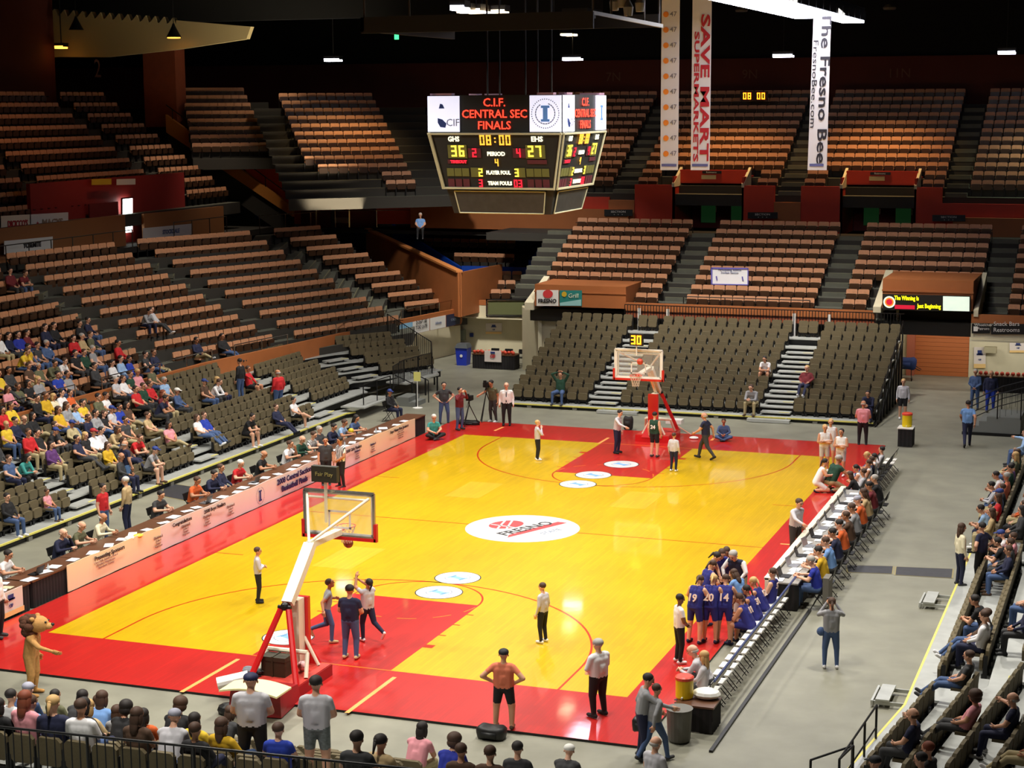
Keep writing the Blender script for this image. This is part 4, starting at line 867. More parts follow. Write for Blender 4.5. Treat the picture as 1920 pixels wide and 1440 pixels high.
for a in ((-.65, -.5), (.62, .5)): mb.hexa([tuple(F @ Vector((a[0] + q[0] * .06, -.2 + q[1] * .2, q[2]))) for q in ((0, 0, .004), (1, 0, .004), (1, 0, .01), (0, 0, .01), (-.6, 1, .004), (.4, 1, .004), (.4, 1, .01), (-.6, 1, .01))])
W(mb.build('blue_border', mat('violet_border', (110, 104, 190), .6)), r)

# corner door handle line, electric box etc.
def thing_box(name, lab, cat, x0, x1, y0, y1, z0, z1, m):
    mb = MB(); mb.box(x0, x1, y0, y1, z0, z1); mb.box(x0 + .04, x1 - .04, y0 - .02, y0, z0 + .05, z1 - .05); return tag(mb.build(name, m), lab, cat)
a, b_ = py(859, 618, 51.8), py(872, 638, 51.8); thing_box('electric_cabinet', 'grey electric cabinet on the cream wall above the blue bin', 'cabinet', a[0], b_[0], 51.6, 51.95, b_[2], a[2], mat('cabinet_grey', (130, 136, 116), .5))
a, b_ = py(880, 625, 51.8), py(886, 632, 51.8); thing_box('wall_outlet', 'tiny dark blue outlet box on the cream wall', 'outlet', a[0], b_[0], 51.85, 51.95, b_[2], a[2], M_pblue)
a, b_ = Vector(py(790, 607, 51.0)), Vector(py(862, 652, 51.0)); mb = MB(); mb.tube(a, b_, .03); mb.ball(a + (b_ - a) * .55, .05); tag(mb.build('wall_handrail', M_steel), 'black sloping handrail on the cream corner wall', 'railing')

# ------------------------------------------------------------------ ceiling and things hanging from it
boxs('ceiling', -60, 60, -50, 90, 20.0, 20.2, M_ceil)
cl = empty('ceiling_cloud', (-14, 34, 15)); struct(cl); M_cloud = mat('acoustic_cream', (196, 178, 132), .9)
def P_(u, v, y): return py(u, v, y)
yc = 52.0
topv = [(-40, 10), (0, 14), (150, 24), (330, 38), (470, 50)]; botv = [(-40, 110), (0, 109), (110, 106), (200, 106), (330, 92), (462, 72)]
face = [(-40, 112), (0, 109), (110, 107), (200, 107), (330, 93), (462, 73), (470, 50), (330, 38)] ; ser = []
x = 330
random.seed(3)
while x > -40:
    s = 17 if x > 120 else 22; v = 14 + (x) * .072 + 2; ser += [(x, v + 6), (x - s * .35, v - 7), (x - s * .8, v + 3)]; x -= s
o = cpoly('front_face', face + ser, ((-44, 51.2), (10, 51.0)), M_cloud, th=.4); W(o, cl)
boxs('ceiling_drape', -60, -2, 53.5, 54, 17.9, 20.0, M_ceil)
def pendant(lab, u, v, lit, y=50):
    p = py(u, v, y); r = empty('pendant_lamp', p); tag(r, lab, 'lamp'); mb = MB(); mb.lathe([(.42, 0), (.3, .22), (.1, .6), (.05, .75)], p); W(mb.build('shade', M_black, smooth=False), r)
    mb = MB(); mb.tube((p[0], p[1], p[2] + .7), (p[0], p[1], 20.0), .02); W(mb.build('cord', M_black), r)
    if lit: mb = MB(); mb.lathe([(.36, -.05), (.36, .0)], p); W(mb.build('lens', mat('amber_lens', (255, 170, 60), .5, emit=4)), r)
pendant('lit amber pendant lamp hanging in front of the cream ceiling panel', 326, 70, True); pendant('unlit black pendant lamp left of the lit one', 143, 56, False)
def downlight(lab, u, v, z, m, sx_=.9, y=None):
    p = pz(u, v, z) if y is None else py(u, v, y); r = empty('ceiling_light', p); tag(r, lab, 'light'); mb = MB(); mb.box(p[0] - sx_ / 2, p[0] + sx_ / 2, p[1] - .25, p[1] + .25, p[2], p[2] + .22); W(mb.build('housing', M_black), r)
    mb = MB(); mb.box(p[0] - sx_ / 2 + .03, p[0] + sx_ / 2 - .03, p[1] - .27, p[1] + .22, p[2] - .1, p[2] + .06); W(mb.build('lens', m), r)
    mb = MB(); mb.tube((p[0], p[1], p[2] + .2), (p[0], p[1], 20.0), .03); W(mb.build('hanger', M_black), r); return p
M_cool = mat('cool_lamp_lens', (235, 236, 255), .5, emit=16); M_warm = mat('warm_lamp_lens', (255, 226, 180), .5, emit=12); M_amb2 = mat('amber_strip_lens', (255, 170, 60), .5, emit=4)
q = [downlight('bright floodlight above the seats left of the scoreboard', 625, 112, 0, M_cool, 1.0, 58), downlight('white floodlight just above the scoreboard', 1074, 110, 0, M_cool, 1.1, 58), downlight('bright floodlight between the two tall banners', 1469, 104, 0, M_cool, 1.1, 58), downlight('bright floodlight at the upper right edge', 1888, 98, 0, M_cool, .9, 58)]
downlight('small amber light on the cream ceiling panel', 115, 88, 0, M_amb2, .6, 50)
for lab, u, v, m in (('leftmost of the small lights high behind the catwalk', 862, 14, M_cool), ('second small light high behind the catwalk', 874, 19, M_warm), ('third small light high behind the catwalk', 892, 20, M_warm), ('fourth small light high behind the catwalk', 903, 22, M_cool), ('small warm light right of the catwalk cluster', 938, 22, M_warm), ('warm light under the catwalk, left of the pair', 1008, 40, M_warm), ('warm light under the catwalk, right of the pair', 1038, 40, M_warm)): downlight(lab, u, v, 16.4, m, .55)
mb = MB(); mb.lathe([(.3, 0), (.34, .1), (.2, .25)], py(1390, 22, 55)); tag(mb.build('ceiling_speaker', mat('dim_grey', (90, 84, 74), .7)), 'dim round ceiling fitting left of the bright light rack', 'fitting'); mb = MB(); mb.lathe([(.3, 0), (.34, .1), (.2, .25)], py(1668, 18, 55)); tag(mb.build('ceiling_speaker', mat('dim_grey', (90, 84, 74), .7)), 'dim round ceiling fitting right of the bright light rack', 'fitting')
p = py(743, 69, 60); mb = MB(); mb.box(p[0] - .12, p[0] + .12, 60, 60.1, p[2] - .15, p[2] + .15); tag(mb.build('exit_sign', mat('green_glow', (60, 220, 120), .5, emit=3)), 'tiny glowing green exit sign high on the dark wall', 'sign')
# the long rack of court lights
rk = empty('light_rack', (14.2, 26, 16.4)); tag(rk, 'long double row of bright white court lights at the top right', 'lights')
lm = MB(); lm.box(-.42, .42, -.55, .55, -.08, .0); lme = lm.mesh('lamp_lens', [M_cool]); hm = MB(); hm.box(-.46, .46, -.6, .6, 0, .35); hme = hm.mesh('lamp_housing', [M_black])
for j, (x, ys) in enumerate(((14.0, np.arange(19.4, 36.0, 1.35)), (13.0, np.arange(16.0, 32, 1.35)))):
    for y in ys: inst('lamp_lens', lme, rk, (x - 14.2, y - 26, 0)); inst('lamp_housing', hme, rk, (x - 14.2, y - 26, .01))
mb = MB(); mb.box(-1.4, .1, -11, 11, .4, .55); mb.build('truss', M_black, rk)
# lights mirrored in the lacquer near the corner of the court
for lab, x, y, m in (('big square floodlight of the far bank', .9, 41.4, M_cool), ('smaller floodlight of the far bank', -.9, 44.5, M_warm), ('floodlight high over the blue corner', -5.3, 58.3, M_warm)):
    r = empty('ceiling_light', (x, y, 17.0)); tag(r, lab, 'light'); s = 1.1 if 'big' in lab else .6
    mb = MB(); mb.box(-s / 2, s / 2, -s, s, -.1, 0); mb.build('lens', m, r); mb = MB(); mb.box(-s / 2 - .05, s / 2 + .05, -s - .05, s + .05, 0, .4); mb.build('housing', M_black, r)
# catwalk
cwk = empty('catwalk', (7.6, 14, 15.4)); tag(cwk, 'dark suspended catwalk with pale lower beam above the scoreboard', 'catwalk')
def at(u, v, y): return Vector(py(u, v, y))
mb = MB(); a, b_, c_ = at(1112, 20, 10.5), at(1236, 45, 17.5), at(676, 42, 10.5)
a2 = at(1112, 27, 10.5); b2 = at(1236, 52, 17.5); mb.hexa([tuple(a2), tuple(b2), (b2[0] + .1, b2[1] + .1, b2[2]), (a2[0], a2[1] + .15, a2[2]), tuple(a), tuple(b_), (b_[0] + .1, b_[1] + .1, b_[2]), (a[0], a[1] + .15, a[2])]); W(mb.build('pale_beam', mat('pale_beam', (150, 146, 130), .6)), cwk)
mb = MB(); f = at(1112, 36, 10.5); g = at(676, 36, 10.5); mb.box(g[0], f[0], 10.5, 10.6, f[2] - .25, f[2] + .2); mb.box(g[0], g[0] + .1, 10.5, 17.5, f[2] - .2, f[2] + .2); mb.box(g[0], b_[0], 17.4, 17.5, b_[2] - .1, b_[2] + .3); mb.box(g[0] + .2, b_[0] - .4, 12, 12.2, f[2] + .1, f[2] + .3); W(mb.build('frame', mat('catwalk_dark', (40, 38, 34), .7)), cwk)
mb = MB()
for t in np.linspace(0, 1, 5): q = a + (b_ - a) * t; mb.tube(q, (q[0], q[1], 20.0), .03)
for x in (g[0] + .1, g[0] + 1.5, 8): mb.tube((x, 10.55, f[2]), (x, 10.55, 20.0), .03)
W(mb.build('upright', mat('grey_rail', (92, 84, 72), .4)), cwk)
for i, (u, v) in enumerate(((1152, 10), (1178, 20), (1200, 12), (1166, 4))): mb = MB(); q = at(u, v, 14); mb.lathe([(.12, -.15), (.15, .1), (.05, .3)], tuple(q)); W(mb.build('hanging_fitting', mat('pale_beam', (150, 146, 130), .6)), cwk)

# tall banners
def tall(lab, y, u0, u1, v0, v1, ub0, ub1):
    c = [py(u0, v0, y), py(u1, v0, y), py(ub1, v1, y), py(ub0, v1, y)]; c[0] = (c[0][0], y, 17.4 if v0 < 0 else c[0][2]); c[1] = (c[1][0], y, 17.4 if v0 < 0 else c[1][2]); return banner('hanging_banner', lab, c, M_cloth)
r, F, w_, h_ = tall('narrow hanging banner with repeated orange dots and 47', 30, 1241, 1275, -40, 319, 1238, 1271)
M_or = mat('orange_dot', (240, 140, 40), .6); 
for i, v in enumerate(range(19, 300, 29)):
    q = F.inverted() @ Vector(py(1249, v + 8, 30)); mb = MB(); mb.poly([tuple(F @ Vector((q[0] + .11 * math.cos(t * PI / 8), q[1] + .11 * math.sin(t * PI / 8), .006))) for t in range(16)]); W(mb.build('orange_dot', M_or), r); wt(r, '47', .26, mat('grey_print2', (120, 116, 120), .6), F, q[0] + .29, q[1], name='number')
def foot(r, F, w_, h_): 
    mb = MB(); mb.box(-w_ * .42, w_ * .42, -h_ / 2 + .14, -h_ / 2 + .24, .004, .008, 0, F); W(mb.build('foot_print', mat('grey_blue_print', (96, 100, 150), .6)), r)
foot(r, F, w_, h_)
r, F, w_, h_ = tall('hanging banner with red supermarket lettering running down', 30, 1299, 1335, -40, 319, 1295, 1330); foot(r, F, w_, h_)
q = F.inverted() @ Vector(py(1322, 165, 30)); wt(r, 'SAVE MART', .62, M_red_t, F, q[0], q[1], rz=-PI / 2, bold=.018, fit=(5.5, .36)); q = F.inverted() @ Vector(py(1306, 182, 30)); wt(r, 'SUPERMARKETS', .36, M_red_t, F, q[0], q[1], rz=-PI / 2, bold=.01, fit=(4.9, .2))
r, F, w_, h_ = tall('hanging banner with black newspaper lettering running down', 30, 1528, 1560, -40, 319, 1514, 1550); foot(r, F, w_, h_)
q = F.inverted() @ Vector(py(1545, 164, 30)); wt(r, 'The Fresno Bee', .58, M_blk_t, F, q[0], q[1], rz=-PI / 2, bold=.01, fit=(5.6, .36)); q = F.inverted() @ Vector(py(1527, 158, 30)); wt(r, 'FresnoBee.com', .3, M_blk_t, F, q[0], q[1], rz=-PI / 2, fit=(3.2, .19))

# ------------------------------------------------------------------ scoreboard
sb = empty('scoreboard', (7.5, 14.3, 10)); tag(sb, 'large four sided hanging scoreboard with lit letters and white sponsor corners', 'scoreboard')
M_sbk = mat('scoreboard_black', (34, 34, 32), .5); M_lw = mat('lit_white_panel', (222, 224, 246), .5, emit=.9); M_lwb = mat('lit_white_panel_bright', (240, 236, 255), .5, emit=2.2)
M_rled = mat('led_red', (255, 60, 40), .5, emit=2.2); M_yled = mat('led_yellow', (250, 220, 70), .5, emit=1.8); M_aled = mat('led_amber', (240, 176, 60), .5, emit=1.3); M_rd = mat('led_deep_red', (240, 30, 50), .5, emit=1.6); M_wled = mat('lit_label', (250, 244, 210), .5, emit=1.2)
M_od = mat('dim_olive_cell', (98, 96, 44), .6, emit=.12); M_mr = mat('dim_maroon_cell', (84, 30, 38), .6, emit=.1); M_tr = mat('board_trim', (196, 192, 160), .4)
bw = 4.15; zt_, zm, zl, zf = 13.46, 12.38, 10.72, 9.98; w1, w2 = 3.5, 3.05
X0, Y0 = 5.5, 12.25; cx, cy = X0 + bw / 2, Y0 + bw / 2
mb = MB(); h = bw / 2
mb.box(cx - h, cx + h, cy - h, cy + h, zm, zt_)
def frus(z0, a, z1, b_, mb_, mi=0): mb_.hexa([(cx - a, cy - a, z0), (cx + a, cy - a, z0), (cx + a, cy + a, z0), (cx - a, cy + a, z0), (cx - b_, cy - b_, z1), (cx + b_, cy - b_, z1), (cx + b_, cy + b_, z1), (cx - b_, cy + b_, z1)], mi)
frus(zl, w1 / 2, zm, h, mb); frus(zf, w2 / 2, zl - .02, w1 / 2 - .06, mb); W(mb.build('cabinet', M_sbk), sb)
for k, (nx, ny) in enumerate(((0, -1), (1, 0), (0, 1), (-1, 0))):
    R = Vector((-ny, nx, 0)); R = Vector((1, 0, 0)) if k == 0 else Vector((0, 1, 0)) if k == 1 else Vector((-1, 0, 0)) if k == 2 else Vector((0, -1, 0))
    N = Vector((nx, ny, 0)); C0 = Vector((cx, cy, 0)); face = empty('face', (0, 0, 0)); face.parent = sb; face.matrix_parent_inverse = sb.matrix_basis.inverted()
    def put(mbx, name, m): o = mbx.build(name, m); o.parent = face; return o
    T = frame(C0 + N * (h + .01) + Vector((0, 0, (zt_ + zm) / 2)), R, (0, 0, 1)); Hh = (zt_ - zm) / 2
    mb = MB(); pw = .98
    for s in (-1, 1): mb = MB(); mb.box(*(sorted((s * (h - .02), s * (h - pw)))), -Hh + .02, Hh - .02, 0, .04, 0, T); put(mb, 'white_corner_panel', M_lwb if k == 1 else M_lw)
    for s in (-1, 1):
        mb = MB(); mb.box(*(sorted((s * (h - .25), s * (h - .75)))), Hh, Hh + .06, -.2, .05, 0, T); put(mb, 'top_cap', mat('pink_cap', (170, 130, 150), .6))
    for t_, yy, sz in (('C.I.F.', .33, .36), ('CENTRAL SEC', .0, .33), ('FINALS', -.33, .33)):
        o = text('message', t_, sz, M_rled, None, T @ Matrix.Translation((0, yy, .03)), bold=.004, fit=({6: .68, 11: 2.02}.get(len(t_), .68) if t_ != 'FINALS' else 1.02, .24)); o.parent = face
    # logo on corner panels
    b1 = T @ Matrix.Translation((h - .5, 0, .045)); mb = MB(); mb.box(-.07, .07, -.16, .16, 0, .006, 0, b1); mb.box(-.13, .13, .16, .23, 0, .006, 0, b1); mb.box(-.13, .13, -.23, -.16, 0, .006, 0, b1); put(mb, 'column_logo', mat('logo_blue_lit', (90, 130, 190), .5, emit=.4))
    mb = MB()
    for r0, r1, st, sk in ((.28, .31, 24, (5, 6, 7)), (.4, .43, 40, ())):
        for t in range(st):
            if t in sk: continue
            t0, t1 = 2 * PI * t / st, 2 * PI * (t + (.85 if r0 < .3 else .45)) / st; mb.quad(*[tuple(b1 @ Vector((r * math.cos(q), r * math.sin(q), .004))) for r, q in ((r0, t0), (r1, t0), (r1, t1), (r0, t1))])
    put(mb, 'wreath_ring', mat('ring_grey', (120, 122, 140), .5, emit=.25))
    b1 = T @ Matrix.Translation((-h + .5, 0, .045)); mb = MB(); mb.poly([tuple(b1 @ Vector(q)) for q in ((-.2, -.12, .003), (-.05, -.16, .003), (.08, -.28, .003), (.04, -.4, .003), (-.12, -.38, .003), (-.2, -.25, .003))]); mb.poly([tuple(b1 @ Vector(q)) for q in ((-.16, .16, .003), (.02, .16, .003), (-.04, .28, .003), (-.12, .3, .003))]); put(mb, 'state_map_logo', mat('logo_navy_lit', (34, 52, 110), .5, emit=.2))
    o = text('logo_letters', 'CIF', .3, mat('ring_grey', (120, 122, 140), .5), None, b1 @ Matrix.Translation((.28, -.26, .003))); o.parent = face
    # sloping score face
    top = C0 + N * h + Vector((0, 0, zm)); bot = C0 + N * (w1 / 2) + Vector((0, 0, zl)); U = (top - bot); hh = U.length; S = frame((top + bot) / 2, R, U); S = S @ Matrix.Translation((0, 0, .015)); y2 = hh / 2
    tp = MB()
    for yy in (y2 - .03, -y2 + .03): tp.box(-(h if yy > 0 else w1 / 2), (h if yy > 0 else w1 / 2), yy - .025, yy + .025, 0, .06, 0, S)
    for s in (-1, 1): tp.tube(S @ Vector((s * (h - .03), y2, .03)), S @ Vector((s * (w1 / 2 - .03), -y2, .03)), .035, n=6)
    put(tp, 'trim_bar', M_tr)
    def sg(s, hgt, m, x, y, gap=1.45): o = seg_digits('digits', s, hgt, m, None, S @ Matrix.Translation((x, y, .02)), gap=gap, t=.15); o.parent = face
    def tx(s, sz, m, x, y, W_=.5): o = text('label_text', s, sz, m, None, S @ Matrix.Translation((x, y, .02)), bold=.008, fit=(W_, sz * .72)); o.parent = face
    def cell(n_, m_, *a):
        c_ = MB(); c_.box(*a, 0, .012, 0, S); put(c_, n_, m_)
    for x in (-1.22, 1.22): cell('score_cell', M_od, x - .3, x + .3, .08, .48)
    for x in (-1.25, 1.25):
        for dx in (-.24, .0, .24): cell('score_cell', M_od, x + dx - .11, x + dx + .11, -.46, -.22); cell('foul_cell', M_mr, x + dx - .1, x + dx + .1, -.78, -.54)
        cell('foul_cell', M_mr, x - .3, x + .3, -.08, .04)
    for x in (-.68, .72): cell('score_cell', M_od, x - .16, x + .14, -.48, -.2); cell('foul_cell', M_mr, x - .2, x + .2, .1, .38)
    sg('08:00', .3, M_aled, 0, .63, 1.35); tx('GHS', .22, M_wled, -1.3, .66, .36); tx('EHS', .22, M_wled, 1.3, .66, .36); sg('36', .33, M_yled, -1.2, .3); sg('27', .33, M_yled, 1.2, .3); sg('2', .26, M_rd, -.68, .25); sg('4', .26, M_rd, .7, .25)
    tx('PERIOD', .18, M_wled, 0, .22, .56); sg('4', .22, M_aled, 0, -.04); tx('TIMEOUT', .13, M_rd, -1.2, -.02, .52); sg('2', .24, M_yled, -.53, -.34); sg('3', .24, M_yled, .6, -.34); tx('PLAYER FOUL', .17, M_wled, .03, -.34, .76); sg('3', .22, M_rd, -.55, -.66); sg('03', .22, M_rd, .62, -.66, 1.3); tx('TEAM FOULS', .17, M_wled, .05, -.66, .76)
    # lower unlit panel with pale trim
    top = C0 + N * (w1 / 2 - .06) + Vector((0, 0, zl - .06)); bot = C0 + N * (w2 / 2) + Vector((0, 0, zf + .03)); U = top - bot; S2 = frame((top + bot) / 2, R, U) @ Matrix.Translation((0, 0, .01)); y2 = U.length / 2; mb = MB()
    xw, xb = w1 / 2 - .32, w2 / 2 - .2
    mb.hexa([tuple(S2 @ Vector(q)) for q in ((-xb, -y2, 0), (xb, -y2, 0), (xb, -y2, .02), (-xb, -y2, .02), (-xw, y2, 0), (xw, y2, 0), (xw, y2, .02), (-xw, y2, .02))]); put(mb, 'unlit_panel', mat('unlit_panel', (58, 58, 56), .35, noise=.3, scale=5)); mb = MB()
    P4 = [S2 @ Vector(q) for q in ((-xb, -y2, .03), (xb, -y2, .03), (xw, y2, .03), (-xw, y2, .03))]
    for i in range(4): mb.tube(P4[i], P4[(i + 1) % 4], .02, n=5)
    put(mb, 'panel_trim', M_tr)
mb = MB()
for dx in (-.9, -.55, .2, .55, .95): mb.tube((cx + dx, cy + .3 * dx, zt_), (cx + dx, cy + .3 * dx, 20.0), .025)
W(mb.build('hanging_cable', mat('cable_dark', (60, 56, 50), .5)), sb)

# ------------------------------------------------------------------ hoops
M_pad = mat('red_padding', (206, 26, 30), .4, coat=.3); M_hw = mat('hoop_white', (232, 228, 206), .35); M_padd = mat('dark_red_padding', (150, 24, 30), .4)
def hoop(lab, yb, s):
    """yb board plane, s=+1 near hoop (board faces +y)"""
    r = empty('basketball_hoop', (7.62, yb - s * 3.2, 0)); tag(r, lab, 'hoop')
    x = 7.62; z0, z1 = 2.9, 3.97; mb = MB(); mb.box(x - .915, x + .915, yb - .01, yb + .01, z0, z1); W(mb.build('backboard_glass', M_glass), r)
    mb = MB()
    for a in ((x - .93, x + .93, z1 - .02, z1 + .04), (x - .93, x + .93, z0 - .04, z0 + .02), (x - .95, x - .89, z0, z1), (x + .89, x + .95, z0, z1)): mb.box(a[0], a[1], yb - .035, yb + .035, a[2], a[3])
    W(mb.build('backboard_frame', M_chrome if s > 0 else M_white), r)
    mb = MB()
    for a in ((x - .87, x + .87, z1 - .07, z1 - .02), (x - .87, x + .87, z0 + .02, z0 + .07), (x - .89, x - .84, z0, z1), (x + .84, x + .89, z0, z1), (x - .3, x + .3, 3.46, 3.51), (x - .3, x + .3, 3.06, 3.11), (x - .3, x - .25, 3.06, 3.5), (x + .25, x + .3, 3.06, 3.5)): mb.box(a[0], a[1], yb + s * .012 - .003, yb + s * .012 + .003, a[2], a[3])
    W(mb.build('target_lines', M_white), r)
    mb = MB(); mb.box(x - .97, x + .97, yb - .05, yb + .05, z0 - .1, z0 - .02)
    for q in (-1, 1): mb.box(x + q * .96 - .04, x + q * .96 + .04, yb - .05, yb + .05, z0 - .1, z0 + .34)
    W(mb.build('edge_padding', M_pad), r)
    mb = MB(); n = 20; c = Vector((x, yb + s * .38, 3.05))
    pts = [c + Vector((.23 * math.cos(2 * PI * i / n), .23 * math.sin(2 * PI * i / n), 0)) for i in range(n + 1)]; mb.path(pts, .012); mb.box(x - .07, x + .07, min(yb, yb + s * .16), max(yb, yb + s * .16), 3.0, 3.05); W(mb.build('rim', mat('rim_orange', (226, 80, 50), .4)), r)
    mb = MB(); lv = [(.225, 0), (.19, -.12), (.155, -.24), (.13, -.34), (.125, -.42)]
    for i in range(12):
        for j in range(4):
            a0 = 2 * PI * (i + .5 * (j % 2)) / 12
            for d in (-1, 1):
                a1 = a0 + d * PI / 12; mb.tube(c + Vector((lv[j][0] * math.cos(a0), lv[j][0] * math.sin(a0), lv[j][1])), c + Vector((lv[j + 1][0] * math.cos(a1), lv[j + 1][0] * math.sin(a1), lv[j + 1][1])), .006, n=4, cap=False)
    W(mb.build('net', mat('net_cord', (220, 206, 186), .8)), r)
    # boom: twin beams from base mast to board
    J = Vector((x, yb - s * 1.6, 3.05)); K = Vector((x, yb - s * 2.8, 1.95)); mb = MB()
    def beam(p, q, w_, h_): 
        d = (q - p).normalized(); up = Vector((1, 0, 0)).cross(d).normalized() * h_; sd = Vector((w_, 0, 0))
        mb.hexa([tuple(p - sd - up), tuple(p + sd - up), tuple(q + sd - up), tuple(q - sd - up), tuple(p - sd + up), tuple(p + sd + up), tuple(q + sd + up), tuple(q - sd + up)])
    beam(K, J, .13, .09); beam(J, Vector((x, yb - s * .06, 3.0)), .10, .07); beam(K + Vector((0, s * .22, -.08)), J + Vector((0, s * .1, -.2)), .05, .04)
    W(mb.build('boom', M_hw), r); mb = MB()
    for q in (-1, 1): mb.tube(J + Vector((0, -s * .05, .05)), (x + q * .82, yb - s * .06, z1 - .1), .035); 
    mb.tube((x - .8, yb - s * .08, z1 - .14), (x + .8, yb - s * .08, z1 - .14), .03); mb.tube((x - .82, yb - s * .06, z1 - .1), (x - .82, yb - s * .06, z0), .03)
    if s < 0: pass
    W(mb.build('board_brace', M_hw), r)
    # mast with pad, rear struts
    by = yb - s * 2.2; ye = yb - s * 3.75
    mb = MB(); mb.box(x - .12, x + .12, min(by, by - s * .3), max(by, by - s * .3), .3, 1.95); W(mb.build('mast', M_hw), r)
    mb = MB(); mb.box(x - .2, x + .2, min(by + s * .02, by + s * .14), max(by + s * .02, by + s * .14), .5, 1.95)
    mb.hexa([(x - .42, by + s * .1, .25), (x + .42, by + s * .1, .25), (x + .42, by + s * .3, .25), (x - .42, by + s * .3, .25), (x - .2, by + s * .02, .75), (x + .2, by + s * .02, .75), (x + .2, by + s * .14, .75), (x - .2, by + s * .14, .75)]); W(mb.build('front_pad', M_pad), r)
    mb = MB()
    for q in (-1, 1): mb.tube((x + q * .1, by - s * .75, 1.85), (x + q * .6, ye + s * .12, .3), .075, n=8)
    W(mb.build('rear_strut', M_pad), r)
    mb = MB(); mb.tube((x - .5, ye + s * .9, .85), (x + .5, ye + s * .9, .85), .06); mb.tube((x - .5, ye + s * .9, .85), (x - .6, ye + s * .6, .35), .05); mb.tube((x + .5, ye + s * .9, .85), (x + .6, ye + s * .6, .35), .05); mb.tube((x - .45, by, .35), (x - .1, by, 1.0), .04); mb.tube((x + .45, by, .35), (x + .1, by, 1.0), .04); W(mb.build('cross_brace', M_hw), r)
    mb = MB(); mb.ball((x, by - s * .75, 1.92), .1, 0); mb.tube((x - .16, by - s * .75, 1.9), (x + .16, by - s * .75, 1.9), .05); mb.tube((x, by - s * .2, 1.9), (x, by - s * .75, 1.92), .06); W(mb.build('hinge_head', M_steel), r)
    mb = MB(); a, b_ = sorted((by + s * .25, ye)); mb.box(x - .68, x + .68, a, b_, .05, .32); W(mb.build('base', M_padd if s > 0 else M_pad), r)
    mb = MB(); mb.box(x - .66, x + .66, a + .04, b_ - .04, .32, .34); W(mb.build('base_cover', mat('base_red_top', (196, 60, 50), .5)), r)
    for q in (-1, 1):
        for yy in (a + .2, b_ - .2): mb = MB(); mb.tube((x + q * .55 - .05, yy, .1), (x + q * .55 + .05, yy, .1), .1, n=10); W(mb.build('wheel', M_black), r)
    return r
H1 = hoop('near basketball hoop seen from behind on its red wheeled base', 1.22, 1); H2 = hoop('far basketball hoop with red padded mast and shot clock on top', L - 1.22, -1)
mb = MB(); mb.hexa([(7.3, -3.9, .03), (8.5, -3.7, .03), (8.35, -2.45, .03), (7.1, -2.45, .03), (7.35, -3.85, .58), (8.45, -3.65, .58), (8.3, -2.5, .4), (7.15, -2.5, .4)]); W(mb.build('weight_pad', M_padd), H1)
mb = MB(); n = 8
for i in range(n):
    a = i / n; b_ = (i + 1) / n; za = .64 + .1 * math.sin(PI * a); zb = .64 + .1 * math.sin(PI * b_); mb.hexa([(6.7 + 1.4 * a, -4.0, za), (6.7 + 1.4 * b_, -4.0, zb), (6.7 + 1.4 * b_, -3.3, zb), (6.7 + 1.4 * a, -3.3, za), (6.7 + 1.4 * a, -4.0, za + .04), (6.7 + 1.4 * b_, -4.0, zb + .04), (6.7 + 1.4 * b_, -3.3, zb + .04), (6.7 + 1.4 * a, -3.3, za + .04)])
tag(mb.build('foam_board', mat('cream_foam', (238, 226, 170), .7)), 'curved cream foam board lying on the near hoop base', 'foam board')
fb = bpy.data.objects['foam_board']; fb.data.transform(Matrix.Translation((.55, -.18, 0)))
mb = MB(); mb.box(7.15, 7.75, -2.05, -1.7, .34, .78); mb.box(7.13, 7.77, -2.07, -1.68, .7, .8); mb.box(7.42, 7.46, -2.09, -1.67, .34, .82); tag(mb.build('equipment_case', mat('olive_black_case', (52, 46, 28), .6)), 'black equipment case strapped on the near hoop base', 'case')
def basketball(name, lab, p, m, r=.12, grp=None):
    mb = MB(); mb.ball(p, r, 0, 18, 12); o = tag(mb.build(name, m, smooth=True), lab, 'ball', grp); sm_ = MB()
    for ax in (0, 1, 2):
        pts = []
        for i in range(25):
            t = 2 * PI * i / 24; q = [0, 0, 0]; q[(ax + 1) % 3] = math.cos(t) * r * 1.005; q[(ax + 2) % 3] = math.sin(t) * r * 1.005; pts.append(Vector(p) + Vector(q))
        sm_.path(pts, .004, n=4)
    s_ = sm_.build('seam', M_black); s_.parent = o; return o
M_ball = mat('ball_leather', (150, 66, 44), .5); M_ballo = mat('ball_orange', (220, 76, 50), .5)
q = py(653, 1018, 2.0); basketball('basketball', 'brown basketball in the air just under the near backboard', (q[0], q[1], q[2]), M_ball, .125)
q = py(1200, 678, 26.9); basketball('basketball', 'orange basketball in the air at the far backboard', (q[0], q[1], q[2]), M_ballo)
q = pz(567, 1252, .42); basketball('basketball', 'pale pink and white basketball resting on the near hoop base', (q[0], q[1], .47), mat('ball_pale', (226, 180, 180), .5), .12)
mb = MB(); q = Vector(pz(434, 1290, .3)); mb.tube(q + Vector((-.3, -.1, .1)), q + Vector((.3, .25, .22)), .14, n=12); mb.tube(q + Vector((-.02, .06, .14)), q + Vector((.02, .09, .16)), .145, n=12); tag(mb.build('towel_roll', M_white, smooth=False), 'white rolled bundle at the left of the near hoop base', 'bundle')
mb = MB(); q = Vector(pz(480, 1262, .35)); 
for i in range(7): mb.ball(q + Vector((random.uniform(-.28, .28), random.uniform(-.2, .2), random.uniform(0, .12))), random.uniform(.08, .14), i % 2, 8, 5, 1.3, 1, .6)
tag(mb.build('clothing_pile', [mat('grey_cloth', (120, 122, 130), .9), M_black]), 'crumpled grey and black jacket beside the case on the hoop base', 'jacket')
mb = MB(); q = Vector(pz(430, 1330, .1)); mb.ball(q, .22, 0, 10, 6, 1.3, 1, .7); tag(mb.build('bag', M_black), 'small black bag on the floor left of the near hoop base', 'bag')
